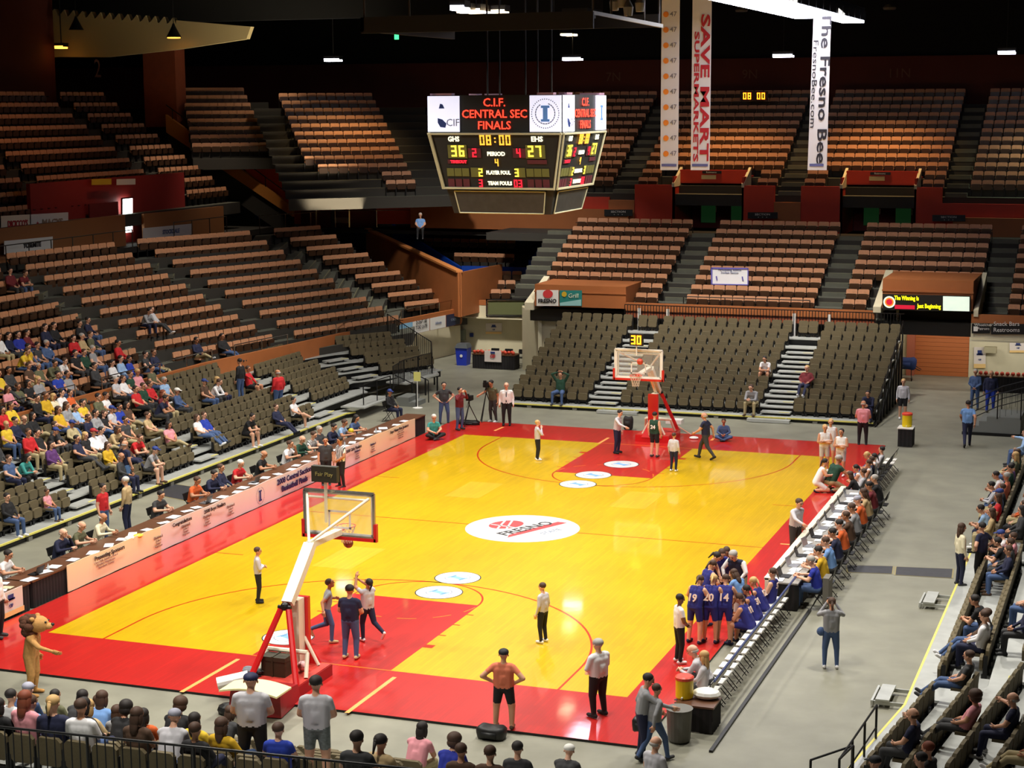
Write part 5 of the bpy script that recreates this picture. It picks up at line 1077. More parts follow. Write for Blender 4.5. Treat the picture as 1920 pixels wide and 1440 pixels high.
# shot clock on the far hoop
sc = empty('shot_clock', (7.62, L - 1.5, 4.0)); tag(sc, 'amber shot clock showing 30 above the far backboard', 'clock'); mb = MB(); mb.box(-.26, .26, -.06, .06, .18, .62); mb.build('case', M_black, sc); mb = MB(); mb.box(-.02, .02, -.02, .02, -.2, .2); mb.build('post', M_white, sc); seg_digits('digits', '30', .34, mat('clock_amber', (255, 160, 30), .5, emit=3.0), sc, frame((0, -.065, .4), (1, 0, 0), (0, 0, 1)), gap=1.3, t=.16)
sc = empty('shot_clock', (7.3, 1.0, 4.0)); tag(sc, 'dark shot clock seen from behind above the near backboard', 'clock')
a, b_ = py(586, 872, 1.0), py(634, 905, 1.0); mb = MB(); mb.box(a[0] - 7.3, b_[0] - 7.3, -.08, .08, b_[2] - 4.0, a[2] - 4.0); mb.build('case', mat('clock_back', (44, 42, 30), .5), sc); mb = MB(); mb.box((a[0] + b_[0]) / 2 - 7.3 - .03, (a[0] + b_[0]) / 2 - 7.3 + .03, -.03, .03, -.75, b_[2] - 4.0); mb.build('post', mat('clear_post', (226, 224, 200), .3, alpha=.6), sc)
text('lettering', 'Fair Play', .14, mat('olive_print', (150, 140, 80), .6), sc, frame(((a[0] + b_[0]) / 2 - 7.3, -.085, (a[2] + b_[2]) / 2 - 4.0), (1, 0, 0), (0, 0, 1)))
# floor mop beside the far hoop
a, b_ = Vector(pz(1268, 797, .5)), Vector(pz(1296, 815, .12)); mb = MB(); mb.tube(a, b_, .02); mb.ball(pz(1301, 821, .1), .16, 1, 12, 6, 1.2, 1, .4); tag(mb.build('mop', [mat('mop_handle', (240, 190, 160), .5), M_white]), 'dust mop with a round white head by the far hoop', 'mop')
q = Vector(pz(1266, 795, .3)); mb = MB(); mb.box(q[0] - .35, q[0] + .3, q[1] - .2, q[1] + .25, .33, .5); tag(mb.build('towel', M_white), 'white towels on the base of the far hoop', 'towel')

# ------------------------------------------------------------------ tables along the court
M_skirt = mat('black_table_skirt', (22, 18, 20), .8); M_wood = mat('dark_brown_table_top', (96, 62, 42), .4); M_paper = mat('paper_sheets', (236, 236, 240), .7); M_vinyl = mat('white_vinyl_banner', (236, 226, 224), .35); M_vinylw = mat('warm_vinyl_banner', (246, 228, 190), .35)
def table(lab, x0, x1, y0, y1, h=.76, skirt=True, pleats=None, top=M_wood, grp=None):
    r = empty('table', ((x0 + x1) / 2, (y0 + y1) / 2, 0)); tag(r, lab, 'table', grp); cx_, cy_ = (x0 + x1) / 2, (y0 + y1) / 2
    mb = MB(); mb.box(x0 - cx_, x1 - cx_, y0 - cy_, y1 - cy_, h - .04, h); mb.build('table_top', top, r)
    if skirt:
        mb = MB(); per = []
        n1 = max(4, int((y1 - y0) / .09)); 
        X0, X1, Y0_, Y1_ = x0 - cx_ + .03, x1 - cx_ - .03, y0 - cy_ + .03, y1 - cy_ - .03
        for (p, q) in (((X1, Y0_), (X1, Y1_)), ((X0, Y0_), (X1, Y0_)), ((X1, Y1_), (X0, Y1_))):
            d = Vector((q[0] - p[0], q[1] - p[1])); n = max(3, int(d.length / .07)); t = d.normalized(); nn = Vector((t[1], -t[0]))
            for i in range(n):
                a = Vector(p) + d * i / n + nn * (.018 if i % 2 else 0); b_ = Vector(p) + d * (i + 1) / n + nn * (.018 if (i + 1) % 2 else 0); mb.quad((a[0], a[1], .02), (b_[0], b_[1], .02), (b_[0], b_[1], h - .03), (a[0], a[1], h - .03))
        o = mb.build('skirt', M_skirt, r)
    else:
        for sx_ in (-1, 1):
            for sy_ in (-1, 1): mb = MB(); mb.tube((sx_ * ((x1 - x0) / 2 - .06), sy_ * ((y1 - y0) / 2 - .12), 0), (sx_ * ((x1 - x0) / 2 - .06), sy_ * ((y1 - y0) / 2 - .12), h - .04), .018); mb.build('leg', M_steel, r)
    return r
TX0, TX1 = -2.55, -1.72
table('black skirted officials table at the near end of the left row', TX0, TX1, -.6, 1.75); 
ys = [1.85 + i * 2.45 for i in range(11)]
for i, y in enumerate(ys): table('dark table in the long row behind the white banner, ' + ('nearest', 'second', 'third', 'fourth', 'fifth', 'sixth', 'seventh', 'eighth', 'ninth', 'tenth', 'farthest')[i] + ' from the camera', TX0, TX1, y, y + 2.41, top=M_wood, grp='tables behind the long banner')
by0, by1 = 3.35, 27.5
bn = empty('long_banner', (-1.62, 15, 0)); tag(bn, 'long white sponsor banner with tournament lettering along the left tables', 'banner')
mb = MB(); n = 60
for i in range(n):
    a = by0 + (by1 - by0) * i / n; b_ = by0 + (by1 - by0) * (i + 1) / n; za = .82 + .012 * math.sin(i * .9); zb = .82 + .012 * math.sin((i + 1) * .9); t = a < 7.5 or a > 21.0
    xa, xb = -1.66 + .012 * math.sin(i * 1.7), -1.66 + .012 * math.sin((i + 1) * 1.7)
    mi = 1 if (a < 8 or a > 22) else 0; mb.hexa([(xa - .02, a, .07), (xa, a, .07), (xb, b_, .07), (xb - .02, b_, .07), (xa - .02, a, za), (xa, a, za), (xb, b_, zb), (xb - .02, b_, zb)], mi)
W(mb.build('vinyl', [M_vinyl, M_vinylw]), bn)
BFm = lambda y, z: frame((-1.64, y, z), (0, 1, 0), (0, 0, 1))
def bt(s, size, y, z, m=M_blk_t, sx=1., align='CENTER', bold=.004, lines=1.): W(text('lettering', s, size, m, None, BFm(y, z) @ Matrix.Translation((0, 0, .02)), sx=sx, align=align, bold=bold, lines=lines), bn)
M_ltp = mat('thin_grey_print', (150, 120, 110), .6)
bt('2008 Central Section', .26, 16.9, .62, M_navy, 1.15, bold=.012); bt('Basketball Finals', .26, 16.9, .33, M_navy, 1.15, bold=.012); bt('Presenting Sponsors', .17, 5.4, .68, M_blk_t, 1.1); bt("Macy's\nDairy Milk Advisory Board\nBowlers Warehouse\nRabobank Charity", .085, 5.2, .52, M_ltp, 1.3, bold=0)
bt('Congratulations', .16, 9.4, .68, M_blk_t, 1.1); bt('2008 Boys Finalists', .16, 11.4, .68, M_blk_t, 1.1); bt('2008 Girls Finalists', .16, 21.7, .66, M_blk_t, 1.1); bt('Boys Water Polo Sponsors', .16, 25.9, .68, M_blk_t, 1.0)
for y, s in ((8.0, 'Division 1'), (9.6, 'Division 2'), (10.9, 'Division 3'), (12.4, 'Division 4'), (20.6, 'Division 1'), (22.0, 'Division 2'), (23.4, 'Division 3')): bt(s, .11, y, .53, M_ltp if y < 20 else M_navy, 1.1); bt('Clovis West\nBullard\nSanger\nRidgeview', .085, y, .39, M_ltp, 1.2, bold=0)
bt('Team rosters\nand results\nof the section\nchampions\nthank you', .085, 26.0, .5, M_ltp, 1.4, bold=0)
mb = MB(); D = BFm(14.4, .44) @ Matrix.Translation((0, 0, .022)); mb.box(-.05, .05, -.13, .13, 0, .002, 0, D); mb.box(-.1, .1, .13, .18, 0, .002, 0, D); mb.box(-.1, .1, -.18, -.13, 0, .002, 0, D)
for t in range(24):
    if t in (5, 6): continue
    t0, t1 = 2 * PI * t / 24, 2 * PI * (t + .8) / 24; mb.quad(*[tuple(D @ Vector((r * math.cos(q), r * math.sin(q), .001))) for r, q in ((.27, t0), (.285, t0), (.285, t1), (.27, t1))])
W(mb.build('column_logo', M_pblue), bn)
poster('framed poster with blue emblem hung on the black skirted table', [(-1.69, .25, .78), (-1.69, 1.35, .78), (-1.69, 1.35, .12), (-1.69, .25, .12)])
# papers, laptops, bottles on the left tables
def paper(lab, x, y, z, w_, l_, a=0, m=M_paper, name='paper_stack', cat='paper', t=.02, grp=None):
    mb = MB(); mb.box(-w_ / 2, w_ / 2, -l_ / 2, l_ / 2, 0, t * .5); mb.box(-w_ / 2 + .03, w_ / 2 + .02, -l_ / 2 - .02, l_ / 2 - .03, t * .5, t); return tag(mb.build(name, m, loc=(x, y, z), rz=a), lab, cat, grp)
for i in range(34):
    y = 1.9 + i * .76 + random.uniform(-.15, .15); paper('loose white paper sheets on the long left tables', -1.98 + random.uniform(-.12, .1), y, .762, random.uniform(.22, .32), random.uniform(.28, .45), random.uniform(-.5, .5), grp='paper sheets on the left tables')
for i in range(7): paper('paper folders on the black skirted near table', -2.15 + random.uniform(-.2, .2), -.4 + i * .3, .762, .3, .24, random.uniform(-.6, .6), mat('manila', (206, 196, 160), .7) if i % 2 else M_paper, grp='paper folders on the near table')
def laptop(lab, x, y, a, z=.762, m=M_black):
    r = empty('laptop', (x, y, z), a); tag(r, lab, 'laptop'); mb = MB(); mb.box(-.17, .17, -.12, .12, 0, .02); mb.build('base', m, r); mb = MB(); mb.hexa([(-.17, .12, .02), (.17, .12, .02), (.17, .135, .02), (-.17, .135, .02), (-.17, .2, .24), (.17, .2, .24), (.17, .215, .24), (-.17, .215, .24)]); mb.build('screen', m, r)
laptop('open black laptop at the near end of the left tables', -2.1, 2.5, -PI / 2); laptop('open laptop beside the man in the red shirt', -2.1, 14.8, -PI / 2, m=mat('laptop_grey', (90, 92, 96), .4)); laptop('silver laptop in front of the orange shirt', -2.1, 11.6, -PI / 2, m=mat('laptop_grey', (90, 92, 96), .4))
def bottle(lab, x, y, z=.762, m=None): mb = MB(); mb.lathe([(.03, 0), (.034, .02), (.034, .13), (.013, .17), (.013, .2)]); tag(mb.build('water_bottle', m or mat('clear_bottle', (210, 226, 236), .1, alpha=.5), loc=(x, y, z)), lab, 'bottle')
bottle('clear water bottle near the laptop at the near left table', -1.95, 2.9); bottle('clear water bottle by the referee', -1.9, 19.3); bottle('clear water bottle beside the woman in blue', -1.95, 24.4); bottle('small bottle on the officials table', -1.9, 21.5)
mb = MB(); q = pz(658, 809, .85); mb.ball((q[0], q[1], .87), .11, 0, 14, 9); tag(mb.build('yellow_ball', mat('ball_yellow', (226, 196, 30), .5), smooth=True), 'yellow ball on the far end of the left tables', 'ball')
q = pz(243, 1010, .78); mb = MB(); mb.ball((q[0], q[1], .8), .14, 0, 10, 6, 1, 1.3, .5); mb.ball((q[0] + .05, q[1] + .38, .79), .14, 1, 10, 6, 1, 1.4, .35); tag(mb.build('folded_cloth', [M_white, mat('amber_cloth', (236, 186, 60), .8)]), 'white and yellow folded cloths on the left table', 'cloth')
# folding chairs
fcp = []
mb = MB()
for s in (-1, 1): mb.tube((s * .21, -.2, .84), (s * .21, .22, 0), .012, n=6); mb.tube((s * .19, .17, .46), (s * .19, -.24, 0), .012, n=6)
mb.tube((-.21, -.2, .84), (.21, -.2, .84), .012, n=6); mb.tube((-.19, -.22, .1), (.19, -.22, .1), .01, n=6); fc_frame = mb.mesh('frame', [M_steel]); fc_framec = mb.mesh('frame', [M_chrome])
mb = MB(); mb.box(-.2, .2, -.18, .2, .44, .47); fc_seat_w = mb.mesh('seat', [M_white]); fc_seat_k = mb.mesh('seat', [M_black]); mb = MB(); mb.hexa([(-.2, -.16, .62), (.2, -.16, .62), (.2, -.13, .62), (-.2, -.13, .62), (-.2, -.21, .84), (.2, -.21, .84), (.2, -.18, .84), (-.2, -.18, .84)]); fc_back_w = mb.mesh('backrest', [mat('white_chair_back', (226, 222, 212), .5)]); fc_back_k = mb.mesh('backrest', [M_steel])
def fchair(lab, x, y, a, white=False, grp=None, cov=None):
    r = empty('folding_chair', (x, y, 0), a); tag(r, lab, 'chair', grp); inst('frame', fc_frame, r); inst('seat', fc_seat_w if white else fc_seat_k, r); inst('backrest', fc_back_w if white else fc_back_k, r)
    if cov: mb = MB(); mb.box(-.24, .24, -.26, -.1, .2, .9); mb.box(-.22, .22, -.28, -.24, .05, .85); mb.build('draped_jacket', cov, r)
    return r
ORD = ['first', 'second', 'third', 'fourth', 'fifth', 'sixth', 'seventh', 'eighth', 'ninth', 'tenth', 'eleventh', 'twelfth', 'thirteenth', 'fourteenth', 'fifteenth', 'sixteenth', 'seventeenth', 'eighteenth', 'nineteenth', 'twentieth', 'twenty-first', 'twenty-second', 'twenty-third', 'twenty-fourth', 'twenty-fifth', 'twenty-sixth', 'twenty-seventh', 'twenty-eighth', 'twenty-ninth', 'thirtieth'] + ['number %d' % i for i in range(31, 60)]
# left officials' chairs (people sit on them)
LEFTCH = [(-3.05, y) for y in (.3, 1.1, 2.3, 4.9, 5.8, 6.9, 10.2, 12.4, 13.5, 14.4, 15.3, 16.9, 18.9, 19.9, 20.8, 21.8, 22.5, 23.4, 24.5)]
for i, (x, y) in enumerate(LEFTCH): fchair('black folding chair behind the left tables, %s from the near end' % ORD[i], x, y, -PI / 2, grp='folding chairs behind the left tables')
mb = MB(); q = pz(330, 995, .3); mb.lathe([(.16, 0), (.24, .12), (.25, .4), (.2, .5), (.05, .56)], (q[0], q[1], .02)); tag(mb.build('covered_stool', mat('grey_cloth', (120, 122, 130), .9)), 'grey rounded bag on the floor behind the left tables', 'bag')
# right press tables
RX0, RX1 = 17.05, 17.85
a, b_ = pz(1462, 1092, .76), pz(1595, 918, .76); 
ry0, ry1 = a[1], b_[1]; 
nt = 5
for i in range(nt):
    y0 = ry0 + (ry1 - ry0) * i / nt; y1 = ry0 + (ry1 - ry0) * (i + 1) / nt - .03
    table('press table on the right sideline, %s from the camera' % ORD[i], 16.72, 17.5, y0, y1, top=mat('white_grey_top', (150, 146, 140), .5), grp='press tables on the right sideline')
mb = MB(); mb.box(16.62, 16.72, ry0, ry1, .06, .84); mb.box(16.6, 16.76, ry0, ry1, .8, .86); tag(mb.build('table_front_banner', mat('cream_vinyl', (240, 226, 204), .4)), 'long cream fronted banner along the court side of the press tables', 'banner')
for i in range(30):
    y = ry0 + .25 + (ry1 - ry0 - .5) * i / 30; k = i % 6
    if k in (1, 4): laptop('open laptop on the press tables, %s from the camera' % ORD[i // 3], 17.05, y, PI / 2 + random.uniform(-.2, .2), m=M_black if k == 1 else mat('laptop_silver', (170, 172, 180), .3, metal=.5))
    else: paper('loose white papers on the press tables', 17.0 + random.uniform(-.12, .2), y, .762, random.uniform(.22, .3), random.uniform(.26, .4), random.uniform(-.4, .4), grp='papers on the press tables')
for i in range(5): bottle('water bottle on the press tables, %s from the camera' % ORD[i], 17.3, ry0 + .8 + i * 2.6)
# bench of white seated chairs along the right
ax, ay = pz(1335, 1330, .45)[:2]; benchy0 = -.75
NB = 15
for i in range(NB): fchair('white seated folding chair on the near team bench, %s from the cooler' % ORD[i], 17.15, -.55 + i * .58, PI / 2, True, 'white chairs of the near team bench')
mb = MB(); mb.tube((17.42, -.8, .92), (17.42, 8.2, .92), .028); tag(mb.build('bench_rail', mat('navy_rail', (50, 62, 110), .4)), 'long dark blue rail tied along the backs of the bench chairs', 'rail')
mb = MB(); mb.box(17.75, 17.83, -2.6, 8.3, 0, .05); tag(mb.build('cable_cover', M_black), 'long black cable cover on the floor behind the near bench', 'cable')
BX = 17.2
for i in range(12): fchair('dark folding chair on the far team bench, %s from the press tables' % ORD[i], 17.25, ry1 + .5 + i * .58, PI / 2, i > 9, 'dark chairs of the far team bench')
for i in range(11): fchair('dark folding chair behind the press tables, %s from the camera' % ORD[i], 18.0, ry0 + .5 + i * (ry1 - ry0 - 1) / 10, PI / 2, False, 'chairs behind the press tables', cov=mat('grey_jacket', (110, 106, 98), .9) if i == 0 else None)
# coolers, bins and side tables
def cooler(lab, x, y, z, h=.5):
    r = empty('drink_cooler', (x, y, z)); tag(r, lab, 'cooler'); mb = MB(); mb.lathe([(.17, 0), (.19, .03), (.19, h * .82), (.2, h * .84)], n=20); mb.build('body', mat('cooler_yellow', (232, 204, 20), .4), r, smooth=False); mb = MB(); mb.lathe([(.205, h * .84), (.205, h * .95), (.17, h)], n=20); mb.build('lid', mat('cooler_orange_lid', (220, 70, 50), .4), r); mb = MB(); mb.tube((0, -.19, .06), (0, -.25, .06), .02); mb.build('tap', M_white, r)
table('small black cloth table under the near yellow cooler', 16.75, 17.6, -1.6, -.85, .6); cooler('yellow drink cooler with orange lid beside the near bench', 16.85, -1.15, .6)
mb = MB(); mb.ball((17.3, -1.0, .7), .26, 0, 12, 6, 1.2, 1, .45); tag(mb.build('towel', M_white), 'heap of white towels behind the near yellow cooler', 'towel')
mb = MB(); mb.lathe([(.2, 0), (.24, .05), (.27, .7), (.29, .72)], n=18); tag(mb.build('rubbish_bin', mat('grey_bin', (104, 102, 96), .6), loc=(17.0, -2.15, 0)), 'grey rubbish bin under the near cooler table', 'bin')
q = pz(1693, 836, 0); table('small dark table under the far yellow cooler', q[0] - .2, q[0] + .4, q[1] - .3, q[1] + .4, .75, top=M_white); q2 = pz(1706, 808, .75); cooler('yellow drink cooler with orange lid at the end of the far bench', q[0] + .12, q[1] + .1, .75, .55)
# merchandise table, chairs behind, recycling bin
qa, qb = pz(886, 690, 0), pz(976, 690, 0); mt = table('merchandise table with black cover and orange balls on it', qa[0], qb[0], qa[1] - .1, qa[1] + .7, .75)
for i in range(16):
    t = i / 15; basketball('orange_ball', 'small orange ball on the merchandise table', (qa[0] + .12 + (qb[0] - qa[0] - .24) * t, qa[1] + .0 + .12 * (i % 3), .85), M_ballo, .09, 'orange balls on the merchandise table') if not 5 < i < 9 else None
F0 = [((qa[0] + qb[0]) / 2 - .45, qa[1] - .14, .95), ((qa[0] + qb[0]) / 2 + .45, qa[1] - .14, .95), ((qa[0] + qb[0]) / 2 + .45, qa[1] - .14, .38), ((qa[0] + qb[0]) / 2 - .45, qa[1] - .14, .38)]
r, F, w_, h_ = banner('poster', 'pale poster hung on the front of the merchandise table', F0, M_post, cat='poster'); wt(r, 'CIF', .2, M_red_t, F, 0, 0, bold=.01); mb = MB(); mb.box(-.12, .12, .14, .24, .004, .01, 0, F); W(mb.build('blue_emblem', M_pblue), r)
for i, u in enumerate((921, 939, 962)): q = pz(u, 668, 0); fchair('dark folding chair behind the merchandise table, %s from the left' % ORD[i], qa[0] + .7 + i * .75, qa[1] + 1.25, PI, False, 'chairs behind the merchandise table')
q = pz(869, 684, 0); r = empty('recycling_bin', q); tag(r, 'blue recycling bin with grey lid against the cream corner wall', 'bin'); mb = MB(); mb.hexa([(-.26, -.26, 0), (.26, -.26, 0), (.26, .26, 0), (-.26, .26, 0), (-.32, -.32, .92), (.32, -.32, .92), (.32, .32, .92), (-.32, .32, .92)]); mb.build('body', mat('bin_blue', (36, 60, 190), .5), r); mb = MB(); mb.hexa([(-.36, -.36, .9), (.36, -.36, .9), (.36, .36, .9), (-.36, .36, .9), (-.25, -.25, 1.12), (.25, -.25, 1.12), (.25, .25, 1.12), (-.25, .25, 1.12)]); mb.build('lid', mat('bin_lid', (76, 80, 84), .5), r)
mb = MB(); mb.tube((0, -.31, .5), (0, -.315, .5), .08, n=12); mb.build('white_mark', M_white, r)
q = pz(783, 765, 0); r = empty('sign_stand', q); tag(r, 'small yellow sign on a white pole stand at the left bleacher end', 'sign'); mb = MB(); mb.lathe([(.22, 0), (.22, .02), (.03, .05), (.02, .1)], n=16); mb.tube((0, 0, .05), (0, 0, 1.35), .02); mb.build('pole', M_white, r); mb = MB(); mb.box(-.16, .16, -.02, .02, 1.2, 1.6); mb.build('board', mat('pale_yellow', (226, 222, 130), .6), r)
# table with balls behind the right stairs
q = pz(1822, 740, 0); table('dark covered table by the cream wall at the right edge', q[0] + .1, q[0] + 2.4, q[1] + 1.0, q[1] + 1.7, .75)
for i in range(9): basketball('orange_ball', 'small orange ball on the table by the right wall', (q[0] + .25 + i * .24, q[1] + 1.2, .85), M_ballo, .09, 'orange balls on the right wall table')
# stairs and rails of the right bleachers
qs = pz(1850, 815, 0); r = empty('entry_stairs', qs); tag(r, 'black railed entry stairs at the far end of the right bleachers', 'stairs')
mb = MB()
for i in range(4): mb.box(-.9 + i * .3, 1.3, -.2, 1.8, i * .19, (i + 1) * .19)
mb.build('step', mat('step_grey', (120, 122, 118), .6), r); mb = MB(); mb.box(-.95, 1.3, -.24, -.2, 0, .12)
for yy in (-.2, 1.8):
    mb.tube((-.9, yy, 0), (-.9, yy, 1.0), .02); mb.tube((.4, yy, .7), (.4, yy, 1.7), .025); mb.tube((1.3, yy, .7), (1.3, yy, 1.8), .025); mb.tube((-.9, yy, 1.0), (.4, yy, 1.7), .022); mb.tube((.4, yy, 1.7), (2.6, yy, 2.4), .022); mb.tube((-.9, yy, .5), (.4, yy, 1.2), .018); mb.tube((.4, yy, 1.2), (2.6, yy, 1.9), .018)
    for k in range(9): mb.tube((.5 + k * .22, yy, .75 + k * .07), (.5 + k * .22, yy, 1.72 + k * .07), .009, n=4, cap=False)
mb.build('stair_rail', M_steel, r)
rail('guard_rail', 'tall black barred rail at the far end of the right bleachers', [(22.4, 30.1, .9), (23.6, 30.1, 1.3), (26, 30.1, 2.1)], hgt=1.0, m=M_steel, bars=.13, step=.9)
rail('guard_rail', 'black pipe rail at the near end of the right bleachers', [tuple(pz(1520, 1425, .95)[:2]) + (0,), tuple(pz(1600, 1398, .95)[:2]) + (0,), (20.75, -4.6, .0), (20.95, -1.3, .0)], hgt=.95, m=M_steel, mid=True, step=1.15)
for u, v in ((1757, 1120), (1686, 1300)): p = pz(u, v, .2); mb = MB(); mb.box(20.55, 20.85, p[1] - .55, p[1] + .55, .16, .2); mb.box(20.45, 20.5, p[1] - .55, p[1] + .55, .04, .16); mb.box(20.5, 21.2, p[1] - .5, p[1] - .46, .06, .14); mb.box(20.5, 21.2, p[1] + .46, p[1] + .5, .06, .14); W(mb.build('foot_step', M_alu), BR)
# rail behind the near stand
a, b_ = pz(-30, 1360, 3.95), pz(1010, 1466, 3.95)
rail('guard_rail', 'dark railing with thin upright bars behind the last row nearest the camera', [(a[0], a[1], 3.0), (b_[0], b_[1], 3.0)], hgt=.95, m=M_steel, bars=.14, step=1.9)
mb = MB(); mb.box(2, 22, -17.5, -15.2, 2.2, 2.62); o = struct(mb.build('floor_near_walkway', mat('walk_grey', (190, 196, 190), .6)))
mb = MB(); q = pz(640, 1440, 3.6)
for i in range(7):
    p = pz(800 + i * 38, 1424, 3.2); mb.hexa([(p[0], p[1] - .7, 2.6), (p[0] + .06, p[1] - .7, 2.6), (p[0] + .06, p[1], 2.6), (p[0], p[1], 2.6), (p[0], p[1] - .5, 3.0), (p[0] + .06, p[1] - .5, 3.0), (p[0] + .06, p[1] + .1, 3.45), (p[0], p[1] + .1, 3.45)])
# bags and small things
def blob(name, lab, cat, p, rs, m, grp=None, n=4):
    mb = MB(); random.seed(int(p[0] * 100)); k0 = len(mb.v); mb.ball((0, 0, 0), 1, 0, 16, 10)
    for i in range(len(mb.v)):   # squared soft body with sagging sides
        x, y, z = mb.v[i]; g = lambda t: math.copysign(abs(t) ** .55, t); mb.v[i] = (p[0] + g(x) * rs[0] * (1 + .04 * math.sin(7 * z)), p[1] + g(y) * rs[1], p[2] + g(z) * rs[2] * (1 - .12 * math.cos(5 * x)))
    mb.box(p[0] - rs[0] * .5, p[0] + rs[0] * .5, p[1] - rs[1] * 1.15, p[1] - rs[1] * .9, p[2] - rs[2] * .5, p[2] + rs[2] * .3)
    mb.tube(Vector(p) + Vector((-rs[0] * .5, 0, rs[2] * .8)), Vector(p) + Vector((rs[0] * .5, 0, rs[2] * .8)), .015); return tag(mb.build(name, m, smooth=True), lab, cat, grp)
q = pz(922, 1384, 0); blob('duffel_bag', 'black duffel bag on the grey floor behind the man in orange', 'bag', (q[0], q[1], .14), (.32, .2, .15), M_black)
q = pz(1178, 806, 0); blob('backpack', 'dark backpack standing behind the boy in the far corner', 'bag', (q[0], q[1], .3), (.2, .15, .28), mat('bag_dark', (38, 36, 34), .8))
q = pz(878, 798, 0); blob('camera_bag', 'black camera bag on the floor behind the tripod man', 'bag', (q[0], q[1], .12), (.5, .2, .12), M_black)
q = pz(1698, 712, 0); r = blob('stroller', 'navy blue umbrella covered pushchair beside the far bleachers', 'pushchair', (q[0], q[1], .8), (.5, .4, .3), mat('navy_cloth', (24, 44, 96), .8)); mb = MB()
for s in (-1, 1): mb.tube((q[0] + s * .25, q[1], .7), (q[0] + s * .3, q[1] - .3, .1), .02); mb.tube((q[0] + s * .3, q[1] - .35, .1), (q[0] + s * .3 + .05, q[1] - .35, .1), .1, n=10); mb.tube((q[0] + s * .2, q[1], .8), (q[0] + .7, q[1] + s * .2, .5), .02)
o = mb.build('chassis', M_steel); o.parent = r
def tripod(lab, u, v, h=1.4, cam_=True):
    q = pz(u, v, 0); r = empty('camera_tripod', q); tag(r, lab, 'tripod')
    for i in range(3): t = 2 * PI * i / 3 + .4; mb = MB(); mb.tube((0, 0, h * .85), (.45 * math.cos(t), .45 * math.sin(t), 0), .02); mb.build('leg', M_steel, r)
    mb = MB(); mb.tube((0, 0, h * .8), (0, 0, h), .03); mb.box(-.1, .12, -.12, .2, h, h + .2); mb.tube((0, .2, h + .1), (0, .34, h + .1), .06); mb.box(-.05, .05, -.2, -.1, h + .1, h + .3); mb.tube((0, -.1, h - .05), (.1, -.5, h - .2), .012); mb.build('video_camera', M_black, r)
tripod('black video camera on a tripod left of the tall cameraman', 912, 792, 1.5); tripod('dark slanting tripod of the man in the far corner', 880, 800, 1.1)

# ------------------------------------------------------------------ people
UNITS = ['', 'first', 'second', 'third', 'fourth', 'fifth', 'sixth', 'seventh', 'eighth', 'ninth']
TEENS = ['tenth', 'eleventh', 'twelfth', 'thirteenth', 'fourteenth', 'fifteenth', 'sixteenth', 'seventeenth', 'eighteenth', 'nineteenth']
def ordn(i):
    if i < 10: return UNITS[i]
    if i < 20: return TEENS[i - 10]
    t = ['twent', 'thirt', 'fort', 'fift', 'sixt', 'sevent', 'eight'][i // 10 - 2]
    return t + 'ieth' if i % 10 == 0 else t + 'y-' + UNITS[i % 10]
ORD = [ordn(i) for i in range(1, 88)]
def V(*a): return Vector(a)
def legs_stand(w_=.11, st=0.):  # hip, knee, ankle for both sides; st = stride
    return [(V(s * .09, 0, .93), V(s * (w_ + .0), .03 + s * st * .45, .50), V(s * (w_ + .01), s * st - .02, .09), V(0, 1, 0)) for s in (-1, 1)]
def legs_sit(k=.0, spread=.13, low=.09):
    return [(V(s * .09, .0, .53), V(s * spread, .43, .53), V(s * (spread + .01), .45 + k, low), V(0, 1, 0)) for s in (-1, 1)]
def arm(s, E, Wr, ez=None): return (E, Wr)
def pose(hip, sh, head, face, arms, legs, sw=.185):
    return dict(hip=hip, sh=sh, head=head, face=face.normalized(), arms=arms, legs=legs, sw=sw)
H0, S0, D0 = V(0, 0, .95), V(0, -.01, 1.42), V(0, .02, 1.645)
A_down = [(V(-.25, -.03, 1.13), V(-.26, .05, .88)), (V(.25, -.03, 1.13), V(.26, .05, .88))]
SH, SS, SD = V(0, 0, .55), V(0, -.06, 1.02), V(0, -.03, 1.25)
SL_, SSl, SDl = V(0, .02, .55), V(0, .22, .97), V(0, .32, 1.17)
lap = [(V(-.25, .02, .78), V(-.12, .26, .66)), (V(.25, .02, .78), V(.12, .26, .66))]
